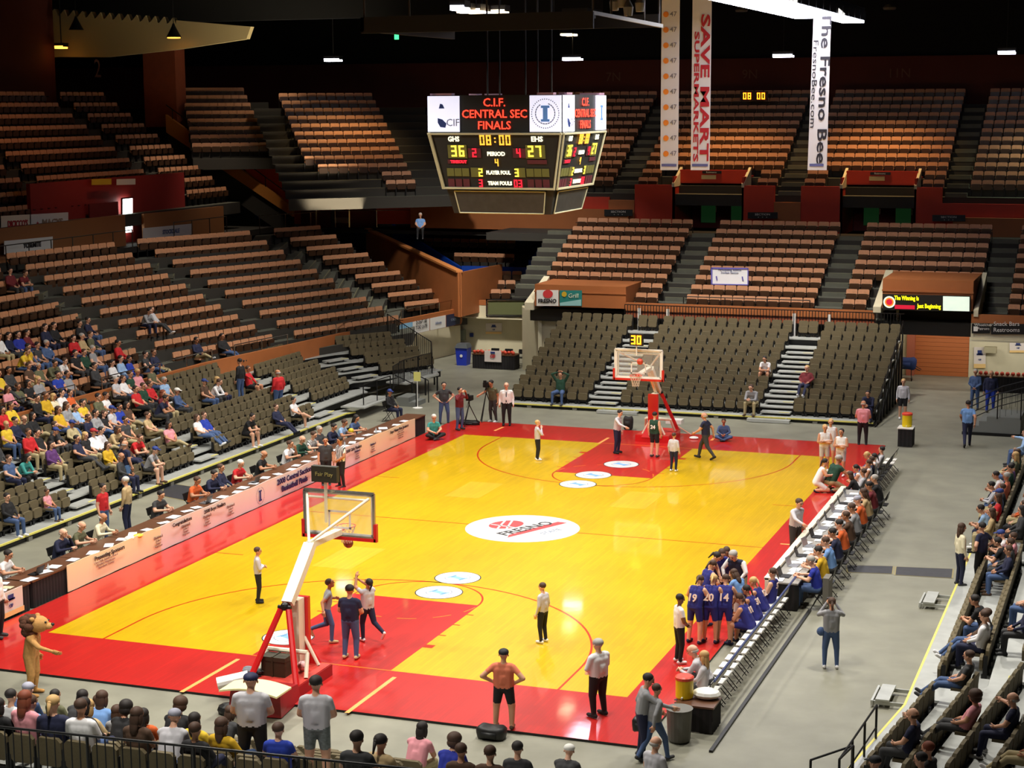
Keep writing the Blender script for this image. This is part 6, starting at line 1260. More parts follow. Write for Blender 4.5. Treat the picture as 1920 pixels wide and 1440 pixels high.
POSES = {
    'stand': pose(H0, S0, D0, V(0, 1, -.12), A_down, legs_stand()),
    'fold': pose(H0, S0, D0, V(0, 1, -.05), [(V(-.25, .06, 1.15), V(.06, .22, 1.17)), (V(.25, .06, 1.13), V(-.08, .2, 1.12))], legs_stand()),
    'hips': pose(H0, S0, D0, V(0, 1, -.05), [(V(-.40, -.10, 1.18), V(-.19, .05, 1.00)), (V(.40, -.10, 1.18), V(.19, .05, 1.00))], legs_stand(.15)),
    'front': pose(H0, S0, D0, V(0, 1, -.2), [(V(-.25, .04, 1.13), V(-.04, .19, .98)), (V(.25, .04, 1.13), V(.04, .19, .98))], legs_stand(.12)),
    'chin': pose(H0, S0, D0, V(.1, 1, .15), [(V(-.25, .1, 1.14), V(.05, .2, 1.15)), (V(.22, .16, 1.16), V(.07, .16, 1.42))], legs_stand()),
    'walk': pose(H0, V(0, .03, 1.42), V(0, .07, 1.645), V(0, 1, -.1), [(V(-.25, .12, 1.16), V(-.22, .32, 1.02)), (V(.25, -.14, 1.16), V(.24, -.18, .92))], [(V(-.09, 0, .93), V(-.1, -.1, .52), V(-.1, -.36, .16), V(0, 1, -.6)), (V(.09, 0, .93), V(.1, .22, .54), V(.1, .30, .09), V(0, 1, .15))]),
    'run': pose(H0, V(0, .08, 1.40), V(0, .12, 1.62), V(.2, 1, .35), [(V(-.24, .12, 1.16), V(-.05, .28, 1.2)), (V(.27, -.12, 1.18), V(.42, -.1, .98))], [(V(-.09, 0, .93), V(-.1, .02, .5), V(-.1, -.42, .38), V(0, .4, -1)), (V(.09, 0, .93), V(.1, .14, .52), V(.1, .12, .09), V(0, 1, 0))]),
    'shoot': pose(H0, V(0, -.03, 1.42), V(0, -.06, 1.63), V(-.2, 1, .7), [(V(-.22, .22, 1.5), V(-.12, .3, 1.74)), (V(.2, .2, 1.46), V(.0, .34, 1.62))], [(V(-.09, 0, .93), V(-.1, .1, .52), V(-.1, .08, .09), V(0, 1, 0)), (V(.09, 0, .93), V(.14, -.1, .53), V(.2, -.45, .3), V(0, .6, -1))]),
    'camera': pose(H0, V(0, .0, 1.42), V(0, .04, 1.64), V(0, 1, 0), [(V(-.3, .16, 1.3), V(-.1, .24, 1.58)), (V(.3, .16, 1.3), V(.1, .24, 1.58))], legs_stand(.14)),
    'reach': pose(H0, V(0, .06, 1.40), V(0, .12, 1.61), V(.1, 1, -.35), [(V(-.25, -.04, 1.12), V(-.27, .03, .86)), (V(.3, .26, 1.22), V(.32, .52, 1.14))], legs_stand(.13)),
    'stoop': pose(H0, V(0, .22, 1.32), V(0, .36, 1.46), V(0, 1, -.8), [(V(-.24, .24, 1.02), V(-.06, .36, .88)), (V(.24, .24, 1.02), V(.06, .36, .88))], legs_stand(.14)),
    'huddle': pose(H0, V(0, .14, 1.37), V(0, .25, 1.53), V(0, 1, -.7), [(V(-.3, .2, 1.14), V(-.2, .3, .95)), (V(.3, .2, 1.14), V(.2, .3, .95))], legs_stand(.14)),
    'crouch': pose(V(0, 0, .34), V(0, .22, .80), V(0, .3, 1.02), V(0, 1, -.1), [(V(-.27, .3, .62), V(-.14, .5, .6)), (V(.27, .3, .62), V(.14, .5, .6))], [(V(-.09, 0, .34), V(-.2, .42, .46), V(-.16, .1, .09), V(0, 1, 0)), (V(.09, 0, .34), V(.2, .38, .1), V(.16, -.04, .09), V(0, 1, -.6))]),
    'sit': pose(SH, SS, SD, V(.1, 1, -.12), lap, legs_sit()),
    'sit_lean': pose(SL_, SSl, SDl, V(0, 1, -.2), [(V(-.2, .36, .68), V(-.06, .52, .7)), (V(.2, .36, .68), V(.06, .52, .7))], legs_sit(.0, .17)),
    'sit_desk': pose(SL_, V(0, .12, 1.02), V(0, .2, 1.24), V(0, 1, -.35), [(V(-.27, .2, .8), V(-.12, .48, .83)), (V(.27, .2, .8), V(.12, .48, .83))], legs_sit()),
    'sit_think': pose(SL_, V(0, .12, 1.02), V(0, .2, 1.24), V(0, 1, -.1), [(V(-.25, .3, .82), V(-.06, .34, 1.1)), (V(.27, .2, .8), V(.0, .42, .83))], legs_sit()),
    'sit_head': pose(SH, SS, SD, V(0, 1, 0), [(V(-.36, .02, 1.28), V(-.1, -.02, 1.38)), (V(.36, .02, 1.28), V(.1, -.02, 1.38))], legs_sit(.02, .2)),
    'sit_cross': pose(SH, V(0, -.08, 1.0), V(0, -.04, 1.23), V(-.15, 1, -.05), [(V(-.25, .02, .78), V(-.02, .26, .7)), (V(.26, .06, .78), V(.1, .3, .66))], [(V(-.09, 0, .53), V(-.1, .42, .53), V(-.1, .44, .09), V(0, 1, 0)), (V(.09, 0, .53), V(.0, .43, .64), V(-.16, .66, .5), V(-.2, 1, .5))]),
    'sit_slouch': pose(V(0, .12, .52), V(0, -.06, .94), V(0, -.03, 1.17), V(.1, 1, .0), [(V(-.28, .02, .74), V(-.16, .24, .62)), (V(.28, .02, .74), V(.16, .24, .62))], [(V(-.09, .12, .5), V(-.12, .52, .48), V(-.12, .86, .16), V(0, 1, .6)), (V(.09, .12, .5), V(.12, .54, .5), V(.08, .9, .18), V(0, 1, .6))]),
    'sit_arm': pose(SH, SS, SD, V(.2, 1, -.05), [(V(-.27, .04, .8), V(-.1, .24, .68)), (V(.42, .1, 1.0), V(.62, .28, .98))], legs_sit(.04, .18)),
    'floor': pose(V(0, 0, .14), V(0, .1, .62), V(0, .16, .85), V(0, 1, -.3), [(V(-.27, .18, .38), V(-.08, .38, .3)), (V(.27, .18, .38), V(.08, .38, .3))], [(V(-.1, .05, .14), V(-.34, .34, .2), V(-.02, .42, .09), V(.8, .5, 0)), (V(.1, .05, .14), V(.34, .34, .2), V(.06, .36, .09), V(-.8, .5, 0))]),
}
def capsule(mb, p, q, r0, r1, n=10):
    mb.tube(p, q, r0, n=n, r2=r1); mb.ball(p, r0 * .999, 0, n, 7); mb.ball(q, r1 * .999, 0, n, 7)
def perp(d):
    d = d.normalized(); a = Vector((1, 0, 0)) if abs(d[0]) < .9 else Vector((0, 1, 0)); a = (a - d * a.dot(d)).normalized(); return a, d.cross(a)
def make_body(name, P, voxel=.017):
    prims = []; mb = MB()
    def cap(p, q, r0, r1, lab): prims.append((Vector(p), Vector(q), r0, r1, lab)); capsule(mb, Vector(p), Vector(q), r0, r1)
    hip, sh, hd, fd = P['hip'], P['sh'], P['head'], P['face']; up = (sh - hip).normalized()
    X = V(1, 0, 0); chest = sh - up * .10
    for s in (-1, 0, 1):
        cap(hip + X * s * .08, chest + X * s * .095, .118, .112, 1)
    cap(hip + X * -.09 - up * .02, hip + X * .09 - up * .02, .115, .115, 4)
    fwd = X.cross(up); fwd = -fwd if fwd.dot(V(0, 1, 0)) < 0 and abs(fwd[1]) > .2 else fwd
    cap(hip + up * .12, hip + up * .22, .135, .135, 1)
    cap(sh - X * (P['sw'] - .05) - up * .02, sh + X * (P['sw'] - .05) - up * .02, .078, .078, 1)
    cap(sh, sh + (hd - sh) * .6, .056, .052, 0)
    # head
    hr = (hd - sh).normalized(); side = fd.cross(V(0, 0, 1)).normalized(); hu = side.cross(fd).normalized()
    cap(hd + hu * .03 - fd * .028, hd + hu * .03 + fd * .022, .09, .087, 0); cap(hd - hu * .045 + fd * .02, hd - hu * .075 + fd * .045, .068, .05, 0); cap(hd - fd * .01 + hu * .05, hd - hu * .03, .086, .072, 0)
    for j, s in enumerate((-1, 1)):
        S = sh + X * s * P['sw'] - up * .03; E, Wr = P['arms'][j]
        cap(S, E, .066, .052, 2); cap(E, Wr, .050, .034, 3)
        Hh, K, A, toe = P['legs'][j]; Hq = Hh if name.startswith('sit') is False else Hh
        cap(Hq, K, .112, .076, 4); cap(K, A, .072, .05, 5)
        t = toe.normalized(); cap(A - t * .04 - V(0, 0, .035), A + t * .15 - V(0, 0, .045), .048, .042, 6)
    me = mb.mesh('tmp', [M_black]); o = bpy.data.objects.new('tmp', me); col.objects.link(o)
    m = o.modifiers.new('r', 'REMESH'); m.mode = 'VOXEL'; m.voxel_size = voxel; sm_ = o.modifiers.new('s', 'SMOOTH'); sm_.iterations = 3; sm_.factor = .6
    dg = bpy.context.evaluated_depsgraph_get(); bm2 = bpy.data.meshes.new_from_object(o.evaluated_get(dg)); bpy.data.objects.remove(o)
    nv, nf = len(bm2.vertices), len(bm2.polygons); co = np.empty(nv * 3); bm2.vertices.foreach_get('co', co); co = co.reshape(-1, 3)
    fv = np.array([list(p.vertices)[:4] if len(p.vertices) >= 4 else list(p.vertices) + [p.vertices[0]] for p in bm2.polygons])
    c = co[fv].mean(1); best = np.full(nf, 1e9); lab = np.zeros(nf, int)
    for p, q, r0, r1, l in prims:
        p_, q_ = np.array(p), np.array(q); d = q_ - p_; t = np.clip(((c - p_) @ d) / max(1e-9, d @ d), 0, 1); dist = np.linalg.norm(c - p_ - t[:, None] * d, axis=1) - (r0 + (r1 - r0) * t)
        ll = np.full(nf, l)
        if l == 2: ll = np.where(t > .58, 3, 2)
        if l == 4 and (q_ - p_) @ (q_ - p_) > .1: ll = np.where(t > .82, 5, 4)
        k = dist < best; best = np.where(k, dist, best); lab = np.where(k, ll, lab)
    # add hands, face details with their own vertices
    ex = MB(); ex.v = co.tolist(); ex.f = [tuple(int(i) for i in p.vertices) for p in bm2.polygons]; ex.m = lab.tolist(); bpy.data.meshes.remove(bm2)
    for j, s in enumerate((-1, 1)):
        E, Wr = P['arms'][j]; d = (Wr - E).normalized(); inw = (V(-s, .3, 0) - d * V(-s, .3, 0).dot(d)).normalized(); b_ = d.cross(inw).normalized()
        pc = Wr + d * .055; fr = Matrix(((b_[0], inw[0], d[0], pc[0]), (b_[1], inw[1], d[1], pc[1]), (b_[2], inw[2], d[2], pc[2]), (0, 0, 0, 1)))
        ex.box(-.042, .042, -.014, .014, -.06, .04, 0, fr)
        for i, ln in enumerate((.062, .074, .07, .055)):
            x = -.032 + i * .021; a = fr @ V(x, 0, .038); m_ = fr @ V(x, .012, .038 + ln * .55); e_ = fr @ V(x, .034, .036 + ln * .95); ex.tube(a, m_, .0095, 0, 5); ex.tube(m_, e_, .0088, 0, 5, r2=.007)
        a = fr @ V(-.036, .004, -.03); m_ = fr @ V(-.064, .022, .0); e_ = fr @ V(-.066, .036, .03); ex.tube(a, m_, .012, 0, 5); ex.tube(m_, e_, .011, 0, 5, r2=.008)
    T = Matrix(((side[0], fd[0], hu[0], hd[0]), (side[1], fd[1], hu[1], hd[1]), (side[2], fd[2], hu[2], hd[2]), (0, 0, 0, 1)))
    ex.hexa([tuple(T @ Vector(q)) for q in ((-.018, .09, -.03), (.018, .09, -.03), (.013, .13, -.026), (-.013, .13, -.026), (-.01, .09, .02), (.01, .09, .02), (.005, .106, .02), (-.005, .106, .02))], 0)
    for s in (-1, 1):
        ex.ball(T @ V(s * .033, .098, .016), .011, 7, 6, 4); ex.ball(T @ V(s * .091, -.01, -.01), .024, 0, 6, 4, .5, .9, 1.2); ex.tube(T @ V(s * .048, .096, .04), T @ V(s * .015, .105, .042), .005, 7, 4)
    ex.tube(T @ V(-.026, .098, -.06), T @ V(.026, .098, -.06), .007, 8, 5)
    me = ex.mesh('person_' + name, [M_black] * 9, smooth=True); me['head'] = 1
    return me, T
BODY = {k: make_body(k, P) for k, P in POSES.items()}
def hair_meshes():
    H = {}
    def mk(n, mb): mb.v = [tuple(c * 1.075 for c in p) for p in mb.v]; H[n] = mb.mesh('hair', [M_black], smooth=True)
    b = MB(); b.ball((0, -.02, .045), 1, 0, 14, 9, .092, .102, .088); mk('short', b)
    b = MB(); b.ball((0, -.02, .045), 1, 0, 14, 9, .095, .105, .09); b.ball((0, -.065, -.06), 1, 0, 10, 8, .085, .055, .14); b.ball((0, -.075, -.16), 1, 0, 10, 7, .075, .04, .12)
    for s in (-1, 1): b.ball((s * .075, -.02, -.05), 1, 0, 8, 6, .028, .05, .1)
    mk('long', b)
    b = MB(); b.ball((0, -.02, .045), 1, 0, 14, 9, .092, .102, .088); b.ball((0, -.115, .03), .032); b.tube((0, -.12, .03), (0, -.15, -.15), .03, n=8, r2=.012); mk('pony', b)
    b = MB(); b.ball((0, -.03, -.005), 1, 0, 14, 8, .09, .088, .05); mk('bald', b)
    b = MB(); b.ball((0, -.02, .05), 1, 0, 16, 11, .115, .12, .105); b.ball((0, -.03, -.03), 1, 0, 12, 8, .11, .1, .09); mk('curly', b)
    b = MB(); b.ball((0, -.01, .052), 1, 0, 14, 9, .095, .106, .078); b.hexa([(-.06, .06, .05), (.06, .06, .05), (.045, .17, .035), (-.045, .17, .035), (-.06, .06, .062), (.06, .06, .062), (.045, .17, .045), (-.045, .17, .045)]); mk('cap', b)
    return H
HAIR = hair_meshes()
COL = dict(white=(232, 230, 232), red=(196, 30, 36), navy=(28, 32, 62), black=(26, 25, 28), yellow=(226, 190, 50), grey=(148, 148, 152), pink=(226, 150, 160), olive=(96, 96, 70), teal=(60, 148, 142), blue=(34, 60, 168), orange=(214, 96, 40), maroon=(110, 32, 40), tan=(190, 164, 120), green=(28, 66, 48), brown=(84, 60, 44), purple=(92, 50, 110), royal=(30, 44, 150), silver=(196, 194, 200), khaki=(176, 160, 120), denim=(70, 92, 134), paleblue=(150, 182, 222), cream=(232, 222, 190), charcoal=(58, 58, 60), salmon=(214, 116, 86), skyblue=(110, 150, 206), gold=(206, 164, 30))
CN = dict(paleblue='pale blue', skyblue='sky blue', salmon='orange-pink', green='dark green', silver='light grey', royal='royal blue', denim='denim blue')
SKINS = [(222, 168, 138), (206, 150, 118), (190, 132, 98), (120, 78, 56), (230, 178, 150)]
HC = dict(dark=(34, 26, 24), brown=(74, 50, 36), blonde=(198, 160, 104), grey=(170, 164, 158), white=(216, 212, 206), red=(130, 64, 40), navy=(28, 32, 70), blackcap=(24, 24, 30), greycap=(160, 160, 176), redcap=(170, 40, 46), bluecap=(40, 60, 130), whitecap=(230, 228, 222))
def cm(c): c = COL[c] if isinstance(c, str) else c; return mat('fabric_%d_%d_%d' % c, c, .85)
def hm_(c): c = HC[c] if isinstance(c, str) else c; return mat('hair_%d_%d_%d' % c, c, .7)
NP = [0]
rnd = random.Random(11)
def person(ps, loc, heading, shirt='grey', pants='navy', hair='short', hc='dark', skin=None, sleeve='t', leg='l', shoes='charcoal', sc=1., wide=1., label='', group=None, shirtmat=None, pantmat=None):
    me, T = BODY[ps]; o = bpy.data.objects.new('person', me); col.objects.link(o); o.location = loc; o.rotation_euler = (0, 0, -math.radians(heading)); o.scale = (sc * wide, sc * wide, sc)
    sk = SKINS[skin if skin is not None else rnd.choice((0, 0, 1, 1, 2, 4))]; ms = mat('skin_%d_%d_%d' % sk, sk, .6); S = shirtmat or cm(shirt); Pm = pantmat or cm(pants)
    M8 = [ms, S, S if sleeve != 'n' else ms, S if sleeve == 'l' else ms, Pm, Pm if leg == 'l' else ms, cm(shoes), mat('eye_dark', (40, 30, 28), .4), mat('lip', (150, 76, 70), .5)]
    for i, m in enumerate(M8): o.material_slots[i].link = 'OBJECT'; o.material_slots[i].material = m
    tag(o, label, 'person', group)
    if hair != 'none':
        h = bpy.data.objects.new('cap' if hair == 'cap' else 'hair', HAIR[hair]); col.objects.link(h); h.parent = o; h.matrix_basis = T.copy(); h.material_slots[0].link = 'OBJECT'; h.material_slots[0].material = hm_(hc)
        if hair == 'cap': tag(h, None)
    NP[0] += 1; return o
def extra(o, name, mb, m, smooth=False):
    c = mb.build(name, m, smooth=smooth); c.parent = o; return c
def number(o, s, m=None, z=1.2, y=-.165, lean=0., size=.2):
    M_ = frame((0, y, z), (1, 0, 0), (0, lean, 1)); t = text('jersey_number', s, size, m or M_white, None, M_, bold=.006, ext=.012); t.parent = o; return t
def tie(o, m, seated=False):
    mb = MB(); z = 1.40 if not seated else 1.02; y = .112; mb.hexa([(-.02, y, z - .42), (.02, y, z - .42), (.02, y + .015, z - .42), (-.02, y + .015, z - .42), (-.012, y - .02, z), (.012, y - .02, z), (.012, y, z), (-.012, y, z)]); extra(o, 'tie', mb, cm(m))
SEATED = ('sit', 'sit', 'sit_lean', 'sit', 'sit_cross', 'sit_slouch')
cands = [s_ for s_ in SLOTS]
for s_ in cands:
    s_['h'] = proj((s_['p'][0] + s_['f'][0] * .2, s_['p'][1] + s_['f'][1] * .2, s_['p'][2] + 1.2))
CROWD = []
def seat(u, v, shirt, hc='dark', hair='short', ps=None, only=None, dv=0, **kw):
    best = None
    for s_ in cands:
        if s_['used'] or s_['h'][2] < 1 or (only and only not in s_['stand']): continue
        d = (s_['h'][0] - u) ** 2 + ((s_['h'][1] - v) * 1.3) ** 2
        if best is None or d < best[0]: best = (d, s_)
    if best is None or best[0] > 40 ** 2: return None
    s_ = best[1]; s_['used'] = True; ps = ps or rnd.choice(SEATED)
    hdg = math.degrees(math.atan2(s_['f'][0], s_['f'][1])); p = s_['p']; loc = (p[0] + s_['f'][0] * .17, p[1] + s_['f'][1] * .17, p[2] - .02)
    kw.setdefault('pants', rnd.choice(('denim', 'denim', 'navy', 'black', 'khaki', 'charcoal'))); kw.setdefault('sleeve', rnd.choice(('t', 'l', 'l'))); kw.setdefault('shoes', rnd.choice(('white', 'charcoal', 'black', 'brown')))
    lab = kw.pop('label', None)
    o = person(ps, loc, hdg + rnd.uniform(-12, 12), shirt, hair=hair, hc=hc, sc=kw.pop('sc', rnd.uniform(.94, 1.03)), wide=kw.pop('wide', rnd.uniform(1., 1.1)), **kw)
    CROWD.append((o, s_, shirt, hc, hair, lab)); o['group'] = 'spectators in the ' + s_['stand']; return o
Q = seat
for a in ((6, 638, 'white'), (16, 632, 'navy'), (40, 628, 'royal'), (56, 629, 'maroon'), (94, 622, 'navy'), (112, 622, 'black'), (152, 607, 'black'), (167, 603, 'navy'), (147, 634, 'red'), (164, 630, 'tan', 'grey'), (179, 632, 'olive', 'brown'), (87, 648, 'denim', 'grey'), (222, 653, 'red'), (39, 662, 'yellow', 'brown'), (53, 663, 'gold'), (72, 662, 'charcoal'), (80, 658, 'olive'), (147, 672, 'black'), (156, 668, 'green', 'brown'), (178, 667, 'grey', 'grey'), (222, 682, 'white'), (236, 679, 'paleblue'), (247, 676, 'blue'), (275, 673, 'charcoal'), (304, 664, 'navy', 'brown'), (79, 683, 'olive', 'grey'), (100, 680, 'white', 'brown'), (3, 705, 'yellow'), (22, 702, 'charcoal'), (121, 710, 'blue'), (136, 707, 'grey'), (26, 737, 'pink', 'brown', 'long'), (43, 738, 'olive', 'brown'), (60, 730, 'black', 'dark', 'long'), (78, 725, 'grey', 'blonde', 'long'),
          (205, 712, 'silver', 'grey'), (219, 711, 'white', 'brown'), (267, 709, 'pink', 'blonde'), (253, 705, 'green', 'brown'), (279, 722, 'red', 'brown'), (297, 699, 'olive'), (310, 700, 'paleblue', 'grey'), (215, 740, 'white'), (231, 745, 'brown', 'dark', 'long'), (246, 742, 'red'), (119, 738, 'white'), (140, 743, 'orange'), (108, 745, 'cream', 'blonde', 'long'), (75, 753, 'black'), (90, 750, 'gold', 'brown'), (12, 773, 'red', 'dark', 'long'), (32, 775, 'yellow', 'brown'), (148, 762, 'paleblue'), (162, 762, 'yellow'), (174, 765, 'grey'), (115, 773, 'gold', 'brown', 'long'), (132, 773, 'grey', 'brown', 'long'), (196, 777, 'black', 'brown'), (217, 775, 'silver', 'bluecap', 'cap'), (248, 757, 'blue'), (277, 752, 'navy'), (306, 752, 'maroon', 'red', 'long'), (56, 792, 'black', 'grey', 'bald'), (1, 792, 'yellow', 'blonde'),
          (16, 802, 'navy'), (25, 798, 'red', 'brown'), (132, 797, 'khaki', 'bluecap', 'cap'), (198, 797, 'silver'), (100, 812, 'black', 'bluecap', 'cap'), (44, 827, 'teal', 'dark', 'long'), (142, 823, 'navy'), (159, 815, 'black', 'blonde', 'long'), (180, 810, 'white', 'redcap', 'cap'), (215, 808, 'tan', 'brown', 'long'), (230, 825, 'brown', 'brown', 'long'), (243, 827, 'red', 'brown'), (59, 845, 'black'), (227, 858, 'charcoal', 'grey', 'bald'), (7, 837, 'charcoal'), (3, 923, 'black'), (330, 732, 'denim', 'whitecap', 'cap'), (364, 636, 'navy'), (413, 639, 'black'), (331, 798, 'pink', 'dark', 'long'), (264, 588, 'grey'), (287, 582, 'silver', 'brown'), (27, 518, 'maroon'), (42, 510, 'maroon', 'brown')):
    Q(*a)
Q(285, 845, 'grey', 'bluecap', 'cap', 'sit_lean', pants='charcoal', leg='s', sleeve='t'); Q(92, 892, 'pink', 'brown', 'short', 'sit', sc=.75); Q(382, 712, 'brown', 'bluecap', 'cap', 'sit'); Q(394, 716, 'white', 'brown', 'short', 'sit_lean'); Q(417, 717, 'black', 'blonde', 'long', 'sit'); Q(467, 697, 'red', 'brown', 'short', 'sit_arm', leg='s', pants='black', sleeve='l'); Q(514, 757, 'navy', 'brown', 'short', 'sit_slouch', pants='navy', sleeve='l')
Q(551, 745, 'white', 'dark', 'short', 'sit_cross', pants='black', leg='s', sleeve='t'); Q(350, 792, 'white', 'brown', 'long', 'sit_slouch', pants='denim'); Q(367, 782, 'blue', 'brown', 'short', 'sit_slouch', pants='denim'); o = Q(472, 790, 'black', 'dark', 'short', 'sit_lean', pants='black', leg='s', sleeve='t', shoes='white')
for a in ((60, 700, 'brown', 'brown'), (190, 690, 'charcoal'), (262, 735, 'green', 'brown'), (70, 775, 'black', 'dark', 'long'), (45, 800, 'black'), (165, 792, 'navy', 'brown'), (185, 742, 'olive'), (20, 820, 'gold', 'dark', 'long'), (110, 800, 'charcoal', 'brown'), (75, 818, 'purple', 'dark', 'long'), (290, 770, 'tan', 'brown'), (235, 780, 'charcoal'), (200, 830, 'gold', 'brown', 'long'), (30, 850, 'denim', 'brown')): Q(*a)
# far bleachers
Q(1053, 705, 'green', 'brown', 'short', 'sit_head', 'far', pants='denim', sleeve='l', label='man with hands behind his head in the front row of the far bleachers'); Q(1438, 672, 'white', 'dark', 'short', 'sit_lean', 'far', pants='brown', leg='s', sleeve='t'); Q(1512, 697, 'maroon', 'blonde', 'short', 'sit_slouch', 'far', pants='navy'); Q(1412, 733, 'grey', 'brown', 'short', 'sit_lean', 'far', pants='khaki', sleeve='l'); Q(1572, 762, 'paleblue', 'brown', 'short', 'sit_lean', 'far', pants='khaki', leg='s', shoes='white'); Q(1630, 748, 'navy', 'dark', 'short', 'sit_lean', 'far', pants='navy'); Q(1167, 745, 'maroon', 'grey', 'short', 'sit_lean', 'far', pants='khaki', label='grey haired man in maroon sitting forward in front of the far left aisle')
# near stand
NQ = ((24, 1302, 'white'), (40, 1304, 'denim', 'greycap', 'cap'), (55, 1306, 'skyblue', 'brown'), (101, 1294, 'olive', 'dark'), (136, 1304, 'charcoal', 'dark', 'long'), (150, 1319, 'white', 'brown'), (170, 1316, 'tan', 'blonde', 'long'), (197, 1319, 'navy', 'brown'), (217, 1317, 'grey', 'brown', 'long'), (232, 1335, 'black', 'dark', 'curly'), (31, 1340, 'pink', 'red', 'long'), (52, 1337, 'charcoal', 'dark'), (90, 1340, 'navy', 'blonde', 'pony'), (136, 1345, 'black', 'dark', 'long'), (261, 1322, 'orange', 'dark', 'long'), (247, 1332, 'brown', 'brown', 'long'), (310, 1327, 'black', 'brown', 'curly'), (330, 1350, 'silver', 'greycap', 'cap'), (380, 1338, 'yellow', 'dark', 'long'), (395, 1337, 'charcoal', 'brown', 'long'), (384, 1354, 'black', 'brown', 'short'), (435, 1345, 'gold', 'brown', 'long'), (232, 1362, 'purple', 'brown', 'long'), (521, 1364, 'blue', 'brown'), (655, 1388, 'charcoal', 'dark'), (700, 1400, 'tan', 'dark', 'pony'), (786, 1378, 'pink', 'dark', 'long'), (833, 1385, 'royal', 'brown', 'curly'), (858, 1402, 'brown', 'brown'), (925, 1405, 'brown', 'brown'), (971, 1405, 'charcoal', 'dark'), (1055, 1405, 'charcoal', 'whitecap', 'cap'), (5, 1320, 'black', 'dark', 'long'), (170, 1345, 'skyblue', 'brown', 'long'))
for a in NQ: Q(*a, ps=rnd.choice(('sit', 'sit_lean', 'sit_slouch')) if len(a) == 5 else 'sit', only='near') if len(a) == 5 else Q(a[0], a[1], a[2], *(a[3:] or ('dark',)), ps='sit', only='near')
# right stand
for a in ((1902, 810, 'paleblue', 'brown', 'short', 'sit_arm'), (1885, 850, 'green', 'brown', 'long', 'sit'), (1896, 858, 'olive', 'blonde', 'long', 'sit'), (1868, 885, 'white', 'dark', 'short', 'sit_lean'), (1850, 902, 'silver', 'dark', 'short', 'sit_lean'), (1862, 905, 'black', 'brown', 'short', 'sit'), (1848, 930, 'red', 'brown', 'long', 'sit'), (1832, 950, 'paleblue', 'dark', 'short', 'sit_lean'), (1880, 935, 'denim', 'bluecap', 'cap', 'sit'), (1893, 940, 'khaki', 'brown', 'short', 'sit'), (1905, 905, 'salmon', 'grey', 'short', 'sit'), (1915, 880, 'purple', 'dark', 'short', 'sit'), (1912, 930, 'orange', 'brown', 'long', 'sit'), (1882, 995, 'white', 'bluecap', 'cap', 'sit_lean'), (1908, 1000, 'pink', 'brown', 'short', 'sit'), (1875, 1012, 'black', 'dark', 'short', 'sit_lean'), (1893, 1010, 'charcoal', 'brown', 'short', 'sit'), (1912, 1030, 'navy', 'brown', 'short', 'sit'), (1835, 1122, 'black', 'dark', 'short', 'sit_lean'), (1892, 1120, 'navy', 'blonde', 'short', 'sit'), (1828, 1160, 'white', 'brown', 'short', 'sit'), (1860, 1150, 'brown', 'brown', 'short', 'sit_slouch'), (1838, 1205, 'charcoal', 'brown', 'short', 'sit_slouch'), (1845, 1300, 'pink', 'brown', 'curly', 'sit_slouch'), (1712, 1355, 'navy', 'brown', 'bald', 'sit_arm'), (1698, 1425, 'black', 'dark', 'short', 'sit'), (1665, 1432, 'charcoal', 'blackcap', 'cap', 'sit'), (1735, 1428, 'charcoal', 'red', 'short', 'sit'), (1905, 1315, 'navy', 'grey', 'bald', 'sit_arm'), (1918, 1345, 'salmon', 'brown', 'short', 'sit_slouch'), (1915, 1090, 'green', 'dark', 'short', 'sit'), (1900, 845, 'black', 'dark', 'short', 'sit'), (1915, 960, 'charcoal', 'dark', 'long', 'sit'), (1873, 965, 'tan', 'brown', 'long', 'sit'), (1878, 870, 'green', 'dark', 'short', 'sit')):
    o = Q(*a, only='right')
    if o and a[0] == 1905 and a[1] > 1300: number(o, '4', z=.84, y=-.2, lean=-.05, size=.3)
seq = {}
for o, s_, shirt, hc, hair, lab in CROWD:
    if lab: o['label'] = lab; continue
    hcn = {'dark': 'dark-haired', 'brown': 'brown-haired', 'blonde': 'blond', 'grey': 'grey-haired', 'white': 'white-haired', 'red': 'red-haired'}.get(hc, 'capped'); hcn = 'balding' if hair == 'bald' else hcn
    if hair in ('long', 'pony'): hcn = 'long ' + hcn if hcn != 'capped' else hcn
    st = s_['stand'].replace('lower left tier, ', 'lower left '); key = '%s %s, %s row, %s' % (hcn, 'person in ' + CN.get(shirt, shirt), ORD[s_['row']], st)
    seq.setdefault(key, []).append(o)
for key, L_ in seq.items():
    for i, o in enumerate(L_): o['label'] = key + ('' if len(L_) == 1 else ', %s from the near end' % ORD[i])
# ---- people standing or sitting on their own, placed by their feet
def at_feet(u, v, z=.0): return pz(u, v, z)
def F_(ps, u, v, hd, shirt, pants, label, z=.0, **kw): return person(ps, pz(u, v, z), hd, shirt, pants, label=label, **kw)
ct = .06
stripes = mat('stripes_shirt', (240, 240, 240), .8)
if True:
    nt = stripes.node_tree; wv = nt.nodes.new('ShaderNodeTexWave'); wv.inputs['Scale'].default_value = 5.5; tc = nt.nodes.new('ShaderNodeTexCoord'); rp = nt.nodes.new('ShaderNodeValToRGB'); rp.color_ramp.elements[0].position = .48; rp.color_ramp.elements[1].position = .52; rp.color_ramp.elements[0].color = (.02, .02, .02, 1); rp.color_ramp.elements[1].color = (.8, .8, .8, 1)
    nt.links.new(tc.outputs['Object'], wv.inputs[0]); nt.links.new(wv.outputs['Fac'], rp.inputs[0]); nt.links.new(rp.outputs[0], nt.nodes['Principled BSDF'].inputs['Base Color'])
plaid = mat('plaid_shorts', (120, 128, 128), .8, noise=.5, scale=22)
